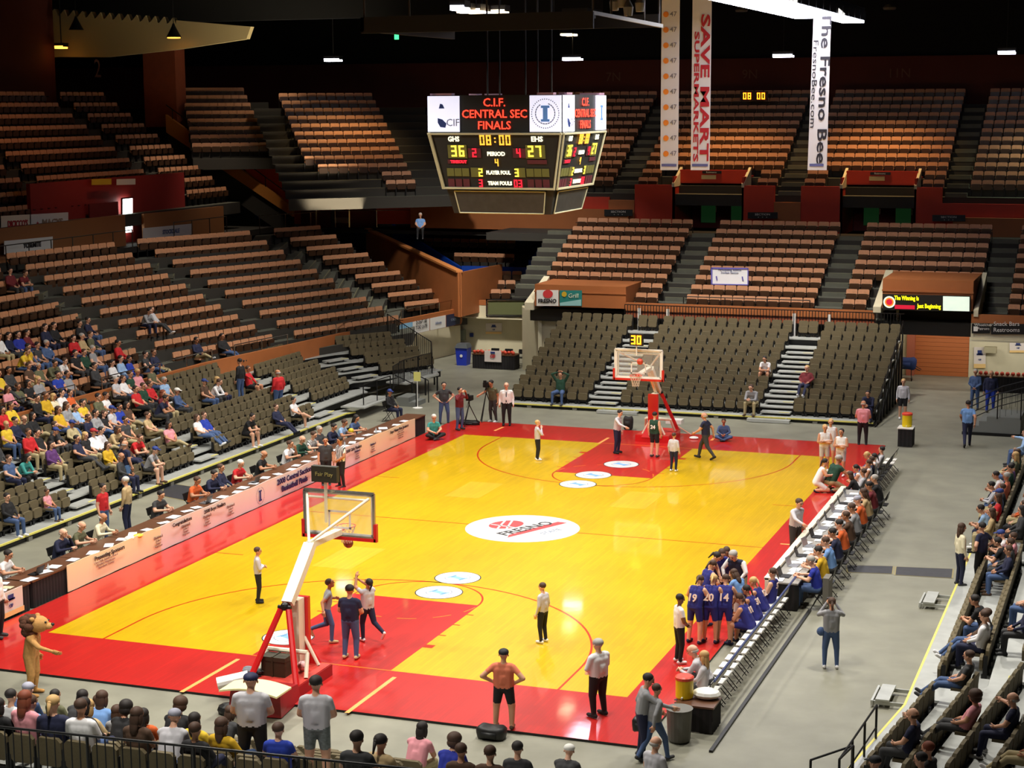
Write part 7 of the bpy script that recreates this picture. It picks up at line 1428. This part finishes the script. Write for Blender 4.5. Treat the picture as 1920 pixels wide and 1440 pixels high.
F_('hips', 945, 1366, -8, 'salmon', 'black', 'man in orange-pink shirt and black shorts, hands on hips on the red border', ct, hair='cap', hc='blackcap', leg='s', skin=1, shoes='brown', sc=.99, wide=1.12)
o = F_('front', 1122, 1343, -60, 'white', 'black', 'heavy older man in white shirt, tie and black trousers on the court corner', ct, hc='grey', sleeve='l', shoes='black', sc=.98, wide=1.22); tie(o, 'blue')
F_('stand', 1018, 1205, -75, 'silver', 'black', 'boy in grey shirt and striped black trousers, standing near the arc', ct, sleeve='l', sc=.86, hc='brown', shoes='white')
F_('fold', 485, 1130, 60, 'silver', 'black', 'boy in grey shirt with folded arms on the left of the court', ct, sleeve='l', sc=.86, hc='brown', shoes='black')
F_('run', 613, 1205, 60, 'grey', 'denim', 'boy in grey t-shirt and jeans running beside the near lane', ct, sc=.93, hc='brown', shoes='tan')
F_('front', 658, 1235, -5, 'navy', 'denim', 'man in dark navy polo and jeans seen from behind in the near lane', ct, sc=1.03, wide=1.1, shoes='tan')
F_('shoot', 690, 1203, -60, 'silver', 'navy', 'youth in light grey shirt shooting with raised arms in the near lane', ct, sc=.93, hair='pony', hc='dark', skin=2, shoes='white')
F_('chin', 1008, 863, 60, 'silver', 'black', 'blond boy in grey shirt with a hand at his chin in the far court', ct, sc=.86, hc='blonde', sleeve='l', shoes='white')
F_('reach', 1157, 850, 100, 'silver', 'navy', 'man in light grey sweatshirt looking up near the far hoop', ct, sleeve='l', sc=.97, shoes='black')
o = F_('stand', 1227, 857, 10, 'green', 'black', 'player in dark green vest with number 24 under the far hoop', ct, sleeve='n', leg='s', sc=.97, hc='dark', shoes='charcoal'); number(o, '24', size=.2)
F_('stand', 1263, 884, 12, 'silver', 'navy', 'small boy in light grey shirt at the corner of the far lane', ct, sc=.80, sleeve='l', hc='brown', shoes='white')
F_('walk', 1323, 861, -80, 'navy', 'charcoal', 'balding man in navy shirt striding past the far hoop', ct, sc=.99, hair='bald', hc='grey', wide=1.1, shoes='black')
F_('floor', 1357, 825, 170, 'denim', 'denim', 'boy in grey-blue top sitting on the floor behind the far baseline', ct, sc=.9, sleeve='l', hc='brown', shoes='black')
F_('stand', 1692, 786, 175, 'silver', 'black', 'woman in grey sweatshirt and dark shorts on the grey floor by the stand', 0, sleeve='l', leg='s', hair='pony', hc='blonde', shoes='white', sc=.97)
F_('front', 1617, 836, -5, 'pink', 'black', 'man in pink shirt and black trousers seen from behind at the far corner', 0, sc=1.0, hc='grey', hair='bald', wide=1.08, shoes='black')
F_('walk', 1813, 838, -8, 'skyblue', 'navy', 'man in sky blue shirt walking away along the right walkway', 0, sc=1.02, wide=1.05, shoes='black')
F_('front', 1827, 768, 185, 'denim', 'denim', 'man in denim shirt and pale jeans by the cream wall', 0, sleeve='l', sc=1.0, hc='grey'); o = F_('stand', 1856, 773, 170, 'navy', 'blue', 'man in dark jacket and blue jeans beside the black stairs', 0, sleeve='l', sc=1.02, hc='white', hair='bald', wide=1.1)
F_('hips', 833, 795, 150, 'charcoal', 'denim', 'man in dark polo with a hand on hip in the far left corner', 0, sc=1.0, wide=1.05, shoes='black'); F_('camera', 862, 806, 110, 'maroon', 'denim', 'man in maroon jacket holding a tripod in the far left corner', ct, sleeve='l', sc=1.0); F_('reach', 925, 792, 200, 'olive', 'charcoal', 'tall cameraman in olive shirt behind his tripod in the far corner', 0, sc=1.04, sleeve='t', shoes='white')
o = F_('stand', 950, 798, 165, 'white', 'black', 'man in white shirt and dark tie standing at the far baseline', ct, sleeve='l', sc=1.02, hair='bald', hc='grey', wide=1.08, shoes='black'); tie(o, 'navy')
F_('floor', 812, 822, 140, 'teal', 'black', 'white haired man in teal shirt sitting cross-legged by the long banner', ct, hc='white', sc=1.02)
F_('sit', 733, 790, 100, 'black', 'navy', 'youth in black tracksuit jacket sitting at the far end of the left tables', 0, sleeve='l', hair='cap', hc='bluecap', sc=1.0); q = pz(733, 790, 0); fchair('black folding chair under the youth in the black tracksuit', q[0] - .1, q[1], -PI / 2)
# huddle of the far team
def pl(o, s, **k): return number(o, s, **k)
wj = mat('white_jersey', (232, 230, 240), .7)
F_('fold', 1545, 884, 160, 'white', 'silver', 'blond player in white uniform with folded arms, left of the pair', ct, sleeve='n', leg='s', hc='blonde', hair='pony', sc=.97, shoes='white'); F_('stand', 1556, 872, 175, 'white', 'silver', 'player in white half hidden behind the blond one with folded arms', ct, sleeve='n', leg='s', hc='blonde', hair='pony', sc=.97); F_('fold', 1576, 893, 190, 'white', 'silver', 'dark haired player in white uniform with folded arms, right of the pair', ct, sleeve='n', leg='s', hc='dark', hair='pony', sc=.97, shoes='white')
o = F_('crouch', 1530, 922, 70, 'white', 'white', 'player in white uniform crouching left of the green coach', ct, sleeve='n', leg='s', hc='dark', hair='pony', shoes='navy'); F_('crouch', 1556, 922, 40, 'green', 'khaki', 'coach in dark green shirt kneeling with his back turned by the far bench', ct, hc='grey', sc=1.08, wide=1.15)
F_('reach', 1490, 1045, 120, 'silver', 'charcoal', 'man in grey sweatshirt standing at the press tables and looking down', ct, sleeve='l', sc=1.02, hc='brown', wide=1.1)
def on_bench(i, shirt, lab, ps='sit', **kw): return person(ps, (17.0 - .0, -.55 + i * .58, 0), -90, shirt, kw.pop('pants', 'silver'), label=lab, **kw)
# far bench sitters
for i, (sh_, hc, hr, lab, ps, pt) in enumerate((('black', 'brown', 'long', 'person in black at the press table end of the far bench', 'sit_lean', 'tan'), ('silver', 'brown', 'short', 'person in light grey stretching long legs on the far bench', 'sit_slouch', 'denim'), ('white', 'dark', 'pony', 'player in white leaning forward with folded hands on the far bench', 'sit_lean', 'white'), ('white', 'brown', 'pony', 'player in white with striped sleeves on the far bench', 'sit', 'white'), ('navy', 'brown', 'short', 'youth in navy warm-up top on the far bench', 'sit', 'navy'), ('white', 'dark', 'pony', 'dark haired player in white past the navy one on the far bench', 'sit', 'navy'), ('white', 'blonde', 'pony', 'blond player in white near the far end of the bench', 'sit_lean', 'white'), (None,) * 6, ('silver', 'dark', 'short', 'person in grey tracksuit reclining at the far end of the bench', 'sit_slouch', 'denim'))):
    if sh_: person(ps, (17.1, ry1 + .5 + i * .58, 0), -90, sh_, pt, hair=hr, hc=hc, sleeve='l' if sh_ in ('black', 'silver', 'navy') else 'n', leg='l' if pt != 'white' else 's', shoes='white', label=lab, sc=.97, group='people on the far team bench')
# press row
PR = [('royal', 'grey', 'short', 'man in royal blue shirt reaching over papers at the near end of the press row', 'sit_desk'), ('gold', 'dark', 'short', 'man in gold-orange shirt next to the royal blue one at the press row', 'sit_desk'), ('skyblue', 'brown', 'short', 'man in sky blue shirt at the press row', 'sit_desk'), ('navy', 'dark', 'short', 'man in navy shirt behind the sky blue one at the press row', 'sit_desk'), ('orange', 'dark', 'short', 'man in orange shirt in the middle of the press row', 'sit_desk'), ('brown', 'brown', 'short', 'person in brown at the press row', 'sit_think'), ('grey', 'brown', 'short', 'person in grey at the press row beyond the brown one', 'sit_desk'), ('orange', 'grey', 'cap', 'capped man in orange shirt toward the far end of the press row', 'sit_desk'), ('tan', 'brown', 'long', 'long-haired person in tan at the press row', 'sit_desk'), ('maroon', 'dark', 'short', 'person in maroon at the press row beside the last papers', 'sit_desk'), ('black', 'grey', 'short', 'grey haired man in black suit at the far end of the press row', 'sit_think')]
for i, (sh_, hc, hr, lab, ps) in enumerate(PR): person(ps, (17.95, ry0 + .5 + i * (ry1 - ry0 - 1) / 10, 0), -90, sh_, 'charcoal' if i else 'denim', hair=hr, hc='greycap' if hr == 'cap' else hc, label=lab, sc=1.03, wide=1.08, sleeve='t' if i not in (6, 10) else 'l')
# near team huddle
ub = (34, 36, 118)
jn = mat('jersey_print', (236, 206, 190), .6)
def pq(u, v, hd, num, lab, ps='huddle', **k):
    o = person(ps, pz(u, v, ct), hd, ub, ub, label=lab, sleeve='n', leg='s', hair=k.pop('hair', 'pony'), hc=k.pop('hc', 'brown'), shoes='navy', sc=k.pop('sc', 1.0), **k)
    if num: number(o, num, jn, z=1.18, y=-.135, lean=.32, size=.26)
    return o
pq(1302, 1206, 15, '19', 'player number 19 in blue, leftmost back in the near team huddle'); pq(1331, 1205, 5, '20', 'player number 20 in blue, middle back in the near team huddle', hc='blonde'); pq(1357, 1205, -5, '14', 'player number 14 in blue, right back in the near team huddle', hair='short'); pq(1320, 1172, 40, None, 'player in blue behind number 19 in the near huddle'); pq(1325, 1150, 90, None, 'dark haired player in blue at the left rear of the huddle', hc='dark'); pq(1347, 1140, 150, None, 'player in blue facing the camera across the near huddle', hair='short'); pq(1362, 1132, 170, None, 'brown haired player in blue left of the coach in the vest', hair='short', sc=.97)
o = person('huddle', pz(1385, 1150, ct), 200, 'navy', 'khaki', label='coach in navy vest and white sleeves leaning into the near huddle', sleeve='l', hc='grey', sc=1.05, wide=1.12, shoes='black'); o.material_slots[2].material = cm('white'); o.material_slots[3].material = cm('white')
o = person('huddle', pz(1388, 1185, ct), -60, 'skyblue', 'silver', label='person in pale blue shirt bending at the right of the near huddle', sleeve='t', hc='brown', hair='long', sc=.95, leg='s')
o = person('front', pz(1273, 1243, ct), 55, 'white', 'black', label='assistant in white polo and black trousers watching the near huddle', sleeve='t', hc='dark', hair='short', skin=3, sc=.95, shoes='white')
for i, (u, v, lab) in enumerate(((15, 0, 'seated blue player nearest the huddle on the near bench'), (0, 0, 'second seated blue player on the near bench'), (0, 0, 'third seated blue player leaning forward on the near bench'), (0, 0, 'last seated blue player before the press table'))):
    o = person(('sit_lean', 'sit_lean', 'sit_lean', 'sit')[i], (16.98, 4.8 + i * .8, 0), -80, ub, ub, label=lab, sleeve='n', leg='s', hair='pony', hc=('brown', 'dark', 'blonde', 'brown')[i], shoes='navy', group='players on the near bench')
    number(o, ('11', '31', '12', '5')[i], jn, z=.92, y=-.0 if i < 3 else -.17, lean=.5 if i < 3 else -.1, size=.22)
on_bench(1.6, 'silver', 'balding man in light grey shirt leaning on the near bench', 'sit_lean', hair='bald', hc='grey', sleeve='l', pants='charcoal', wide=1.15); on_bench(.6, 'silver', 'blond woman in light grey top at the near end of the bench', 'sit_arm', hair='long', hc='blonde', sleeve='l', pants='charcoal')
om = F_('reach', 1203, 1422, 65, 'grey', 'navy', 'man in grey hooded top reaching for the near yellow cooler', 0, sleeve='l', hc='dark', sc=1.03, wide=1.05); bpy.context.view_layer.update(); hb = om.matrix_basis @ V(-.27, .03, .80); blob('shoulder_bag', 'black shoulder bag with straps hanging from the hand of the man in grey', 'bag', (hb[0], hb[1], hb[2] - .2), (.18, .13, .16), M_black)
o = F_('walk', 1226, 1428, 40, 'grey', 'denim', 'boy in grey top walking in front of the man by the cooler', 0, sleeve='l', hc='brown', sc=.92)

o = F_('camera', 1557, 1253, -15, 'grey', 'denim', 'woman photographer in grey top with camera raised on the right walkway', 0, sleeve='l', hair='pony', hc='brown', sc=.97, shoes='white')
mb = MB(); mb.box(-.09, .09, .28, .36, 1.56, 1.68); mb.tube((0, .36, 1.62), (0, .48, 1.62), .045); extra(o, 'camera', mb, M_black); mb = MB(); mb.ball((-.24, .02, .92), .11); extra(o, 'belt_bag', mb, cm('denim'))
o = F_('stand', 1799, 1098, 60, 'cream', 'navy', 'woman in cream jacket standing on the edge of the right bleachers', .2, sleeve='l', hair='long', hc='brown', sc=.98); F_('hips', 1838, 1095, -60, 'navy', 'black', 'man in navy and black standing with the woman in the cream jacket', .2, sc=.97, wide=1.05)
# people behind the left tables (they look across the court)
LP = [(0, 'white', 'grey', 'short', 'sit_desk', 'grey haired man in white shirt nearest the camera at the left tables'), (1, 'navy', 'white', 'bald', 'sit_think', 'bald man in navy vest at the black skirted table'), (2, 'white', 'dark', 'short', 'sit_desk', 'dark haired man in white shirt writing next to the bald man'), (3, 'navy', 'grey', 'bald', 'sit_think', 'bald man in navy suit, hand at his face, at the left tables'), (4, 'olive', 'white', 'bald', 'sit_desk', 'old man in pale vest between the navy suit and the yellow shirt'), (5, 'cream', 'white', 'bald', 'sit_desk', 'old man in pale yellow shirt at the left tables'), (6, 'charcoal', 'dark', 'short', 'sit_desk', 'man in charcoal shirt alone in the middle of the left tables'), (7, 'orange', 'brown', 'short', 'sit_desk', 'man in orange shirt at the left tables'), (8, 'navy', 'dark', 'short', 'sit_desk', 'man in navy shirt beside the orange shirt at the left tables'), (9, 'navy', 'brown', 'short', 'sit', 'man in navy suit jacket with white papers at the left tables'), (10, 'red', 'white', 'short', 'sit_desk', 'white haired person in red with a badge at the left tables'), (11, 'black', 'grey', 'bald', 'sit_desk', 'man in black shirt with clasped hands at the left tables'), (12, 'white', 'brown', 'short', 'sit_think', 'man in white shirt, hand at chin, left of the shot clock'), (13, 'green', 'grey', 'bald', 'sit_desk', 'balding man in dark suit beside the grey striped official'), (14, 'grey', 'brown', 'short', 'sit_desk', 'seated official in grey striped shirt behind the shot clock'), (15, 'charcoal', 'grey', 'short', 'sit', 'grey haired man in charcoal behind the officials'), (16, 'navy', 'dark', 'short', 'sit_desk', 'man in navy leaning over the table past the referee'), (17, 'paleblue', 'brown', 'short', 'sit_desk', 'man in pale blue shirt bent over his papers'), (18, 'denim', 'dark', 'long', 'sit_desk', 'woman in denim blue at the far part of the left tables')]
for i, sh_, hc, hr, ps, lab in LP: person(ps, (LEFTCH[i][0] + .02, LEFTCH[i][1], 0), 90 + rnd.uniform(-10, 10), sh_, 'charcoal', hair=hr, hc=hc, label=lab, sleeve='l' if sh_ in ('navy', 'green', 'cream') else 't', sc=1.03, wide=1.1, shirtmat=stripes if i == 14 else None)
F_('front', 640, 915, -150, 'white', 'black', 'referee in black and white striped shirt standing behind the shot clock', 0, shirtmat=stripes, hc='dark', sc=1.02, skin=2, shoes='black')
F_('stand', 612, 912, 150, 'charcoal', 'black', 'second official in black trousers beside the striped referee', 0, hc='dark', sc=1.0)
F_('stand', 196, 1012, 95, 'red', 'denim', 'man in red shirt with white patch standing behind the left tables', 0, hc='dark', sc=1.0); F_('stand', 240, 1000, -100, 'tan', 'navy', 'grey haired man in tan shirt standing behind the left tables', 0, sleeve='l', hc='white', sc=1.02, wide=1.08)
F_('stand', -2, 1196, 80, 'white', 'black', 'man in white shirt cut by the left edge beside the black table', ct, sleeve='l', sc=1.05, wide=1.1, hc='grey')
# standing in the stands
F_('stand', 237, 922, 20, 'navy', 'skyblue', 'bald man in navy shirt and pale jeans standing on the front deck', .2, hair='bald', hc='grey', sc=1.0, wide=1.1)
def on_row(u, v, k, ps, hd, *a, **kw): return person(ps, pz(u, v, left_z[k] - .72), hd, *a, **kw)
on_row(452, 752, 3, 'stand', -80, 'black', 'denim', label='man in black hooded top and jeans standing in the aisle of the left bleachers', sleeve='l', sc=1.0, shoes='white'); on_row(523, 772, 1, 'stand', -70, 'red', 'denim', label='bald man in red sweater standing with his back turned in the left bleachers', sleeve='l', hair='bald', hc='grey', sc=1.0, wide=1.2)
F_('hips', 470, 1425, -10, 'silver', 'black', 'big man in light grey t-shirt and dark cap standing in the near stand', .9, hair='cap', hc='navy', sc=1.05, wide=1.18) if False else None
for u, v, sh_, pt, hr, hc, lab, pm in ((470, 1283, 'silver', 'black', 'cap', 'navy', 'big man in light grey t-shirt and navy cap standing in the near stand', None), (592, 1288, 'silver', 'grey', 'short', 'dark', 'man in pale t-shirt and plaid shorts standing in the near stand', plaid)):
    k = 6; q = pz(u, v, near_z[k] - .72 + 1.66); person('front', (q[0], q[1], near_z[k] - .72), -15, sh_, pt, hair=hr, hc=hc, label=lab, sc=1.04, wide=1.22 if hr == 'cap' else 1.1, leg='s' if pm else 'l', pantmat=pm)
q = pz(1228, 1404, 1.7); person('front', (q[0], q[1], .2), 30, 'silver', 'charcoal', hair='bald', hc='grey', label='bald man in pale shirt with a strap, cut by the bottom edge', sc=.97, wide=1.1)
q = pz(788, 402, 7.4); person('sit', (q[0], q[1], 6.1), 160, 'skyblue', 'black', label='person in blue-grey sitting beside the red corner entrance', hc='grey')
# costume
o = person('reach', pz(62, 1303, 0), 75, (196, 146, 84), (196, 146, 84), label='person in a tan furry animal costume with brown mane by the red border', hair='none', sleeve='l', leg='l', shoes=(196, 146, 84), sc=1.02, wide=1.25)
M_fur = mat('tan_fur', (196, 146, 84), .9, noise=.15, scale=20, bump=.4); M_mane = mat('brown_mane', (88, 52, 34), .95, noise=.3, scale=30, bump=.6)
for i in (0, 1, 2, 3, 4, 5, 6): o.material_slots[i].material = M_fur
hd = POSES['reach']['head']; mb = MB(); mb.ball(hd + V(0, .04, .03), 1, 0, 16, 11, .17, .19, .19); mb.ball(hd + V(0, .22, -.01), 1, 0, 12, 8, .09, .09, .075)
for s in (-1, 1): mb.ball(hd + V(s * .14, -.02, .18), .05)
extra(o, 'costume_head', mb, M_fur, True); mb = MB()
for i in range(26): t = i * 2.4; a = rnd.uniform(-1, 1); mb.ball(hd + V(.17 * math.cos(t), -.07 + .08 * a - .05, .02 + .18 * math.sin(t) - .03), rnd.uniform(.07, .1), 0, 8, 6)
mb.ball(hd + V(0, -.1, -.06), 1, 0, 12, 8, .17, .12, .22); extra(o, 'mane', mb, M_mane, True); mb = MB()
mb.ball(hd + V(0, .3, .03), .035); 
for s in (-1, 1): mb.ball(hd + V(s * .07, .2, .1), .022)
extra(o, 'nose_and_eyes', mb, M_black)
print('PEOPLE', NP[0])

# ------------------------------------------------------------------ chairs: 300 nearest of each kind built one by one, the rest joined
def pad(mb, w_, z0, z1, y0, y1, mi=0, c=.05, tilt=0.):
    o = [(-w_ / 2 + c, z0), (w_ / 2 - c, z0), (w_ / 2, z0 + c), (w_ / 2, z1 - c), (w_ / 2 - c, z1), (-w_ / 2 + c, z1), (-w_ / 2, z1 - c), (-w_ / 2, z0 + c)]
    M = Matrix.Identity(4)
    if tilt: M = Matrix.Translation((0, (y0 + y1) / 2, z0)) @ Matrix.Rotation(tilt, 4, 'X') @ Matrix.Translation((0, -(y0 + y1) / 2, -z0))
    mb.prism(o, y0, y1, mi, M)
def chair_parts(kind, up):
    if kind == 'salmon':
        b = MB(); pad(b, .52, .44, .86, 0, .05, 0, .045, .1)
        s = MB()
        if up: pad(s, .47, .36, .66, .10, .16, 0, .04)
        else: s.box(-.24, .24, .06, .46, .40, .46)
        f = MB()
        for x in (-.265, .265): f.box(x - .015, x + .015, -.02, .06, 0, .5); f.box(x - .02, x + .02, 0, .3, .6, .63)
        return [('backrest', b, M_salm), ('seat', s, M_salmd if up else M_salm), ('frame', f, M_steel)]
    b = MB(); pad(b, .445, .26, .735, -.02, .05, 0, .06, .08); s = MB()
    if up: pad(s, .42, .2, .5, .08, .15, 0, .05)
    else: s.box(-.21, .21, .05, .45, .36, .42)
    f = MB()
    for x in (-.225, .225): f.box(x - .015, x + .015, -.03, .06, .0, .56)
    f.box(-.2, .2, .0, .06, .1, .16); f.box(-.22, -.14, -.02, .1, 0, .12); f.box(.14, .22, -.02, .1, 0, .12)
    return [('backrest', b, M_brown), ('seat', s, M_brown), ('frame', f, M_steel)]
for s_ in SLOTS: s_['stand'] = s_['stand'].replace('block between scoreboard and banners', 'middle block').replace('block right of the newspaper banner', 'right block')
CP_ = {}
for kind in ('salmon', 'brown'):
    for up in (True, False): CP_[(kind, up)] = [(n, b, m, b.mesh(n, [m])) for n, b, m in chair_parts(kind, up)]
def inview(s_):
    u, v, d = proj((s_['p'][0], s_['p'][1], s_['p'][2] + .5)); s_['uv'] = (u, v, d); return d > 1 and -15 < u < 1935 and 60 < v < 1450
HIDE = []
def behind(s_):   # chairs the photograph shows nothing of
    u, v, d = s_['uv']
    if s_['stand'].startswith('upper far tier, block behind') and 800 < u < 1040: return True
    return False
nums = {}
for kind in ('salmon', 'brown'):
    vis = [s_ for s_ in SLOTS if s_['kind'] == kind and inview(s_)]
    vis.sort(key=lambda s_: s_['uv'][2]); near = vis[:300]; rest = [s_ for s_ in vis[300:] if not behind(s_)]
    for s_ in near:
        nm = 'stand_chair' if kind == 'brown' else 'theatre_seat'
        r = empty(nm, s_['p'], s_['a']); st = s_['stand']; up = not s_['used']
        colr = 'brown padded chair' if kind == 'brown' else 'salmon seat'
        tag(r, '%s, %s row, %s, %s from the %s end' % (colr, ORD[s_['row']], st.replace('lower left tier, ', 'lower left ').replace('lower far tier, ', 'lower far '), ORD[s_['i']], 'near' if 'left' in st or 'right bl' in st else 'left'), 'chair', ('brown chairs of the ' if kind == 'brown' else 'salmon seats of the ') + st)
        for n, b, m, me in CP_[(kind, up)]: inst(n, me, r)
    # the remaining seats as one joined object
    allv, allf, allm = [], [], []; off = 0
    for up in (True, False):
        grp = [s_ for s_ in rest if (not s_['used']) == up]
        if not grp: continue
        tv, tf, tm = [], [], []; k = 0
        for j, (n, b, m, me) in enumerate(CP_[(kind, up)]):
            tv += b.v; tf += [tuple(i + k for i in f) for f in b.f]; tm += [{M_salm.name: 0, M_brown.name: 0, M_salmd.name: 1, M_steel.name: 2}[m.name]] * len(b.f); k = len(tv)
        tv = np.array(tv)
        for s_ in grp:
            c, sn = math.cos(s_['a']), math.sin(s_['a']); Rm = np.array([[c, sn, 0], [-sn, c, 0], [0, 0, 1]]); allv.append(tv @ Rm + np.array(s_['p'])); allf += [tuple(i + off for i in f) for f in tf]; allm += tm; off += len(tv)
    me = bpy.data.meshes.new('rows'); me.from_pydata(np.concatenate(allv).tolist(), [], allf)
    for m in ([M_salm, M_salmd, M_steel] if kind == 'salmon' else [M_brown, M_brown, M_steel]): me.materials.append(m)
    me.polygons.foreach_set('material_index', allm); me.update()
    o = bpy.data.objects.new('theatre_seats' if kind == 'salmon' else 'stand_chairs', me); col.objects.link(o)
    tag(o, 'remaining salmon and tan seats of the farther rows and upper tiers' if kind == 'salmon' else 'remaining brown chairs of the farther bleacher rows', 'seats', kind='stuff')
    print('SEATS', kind, len(near), len(rest))
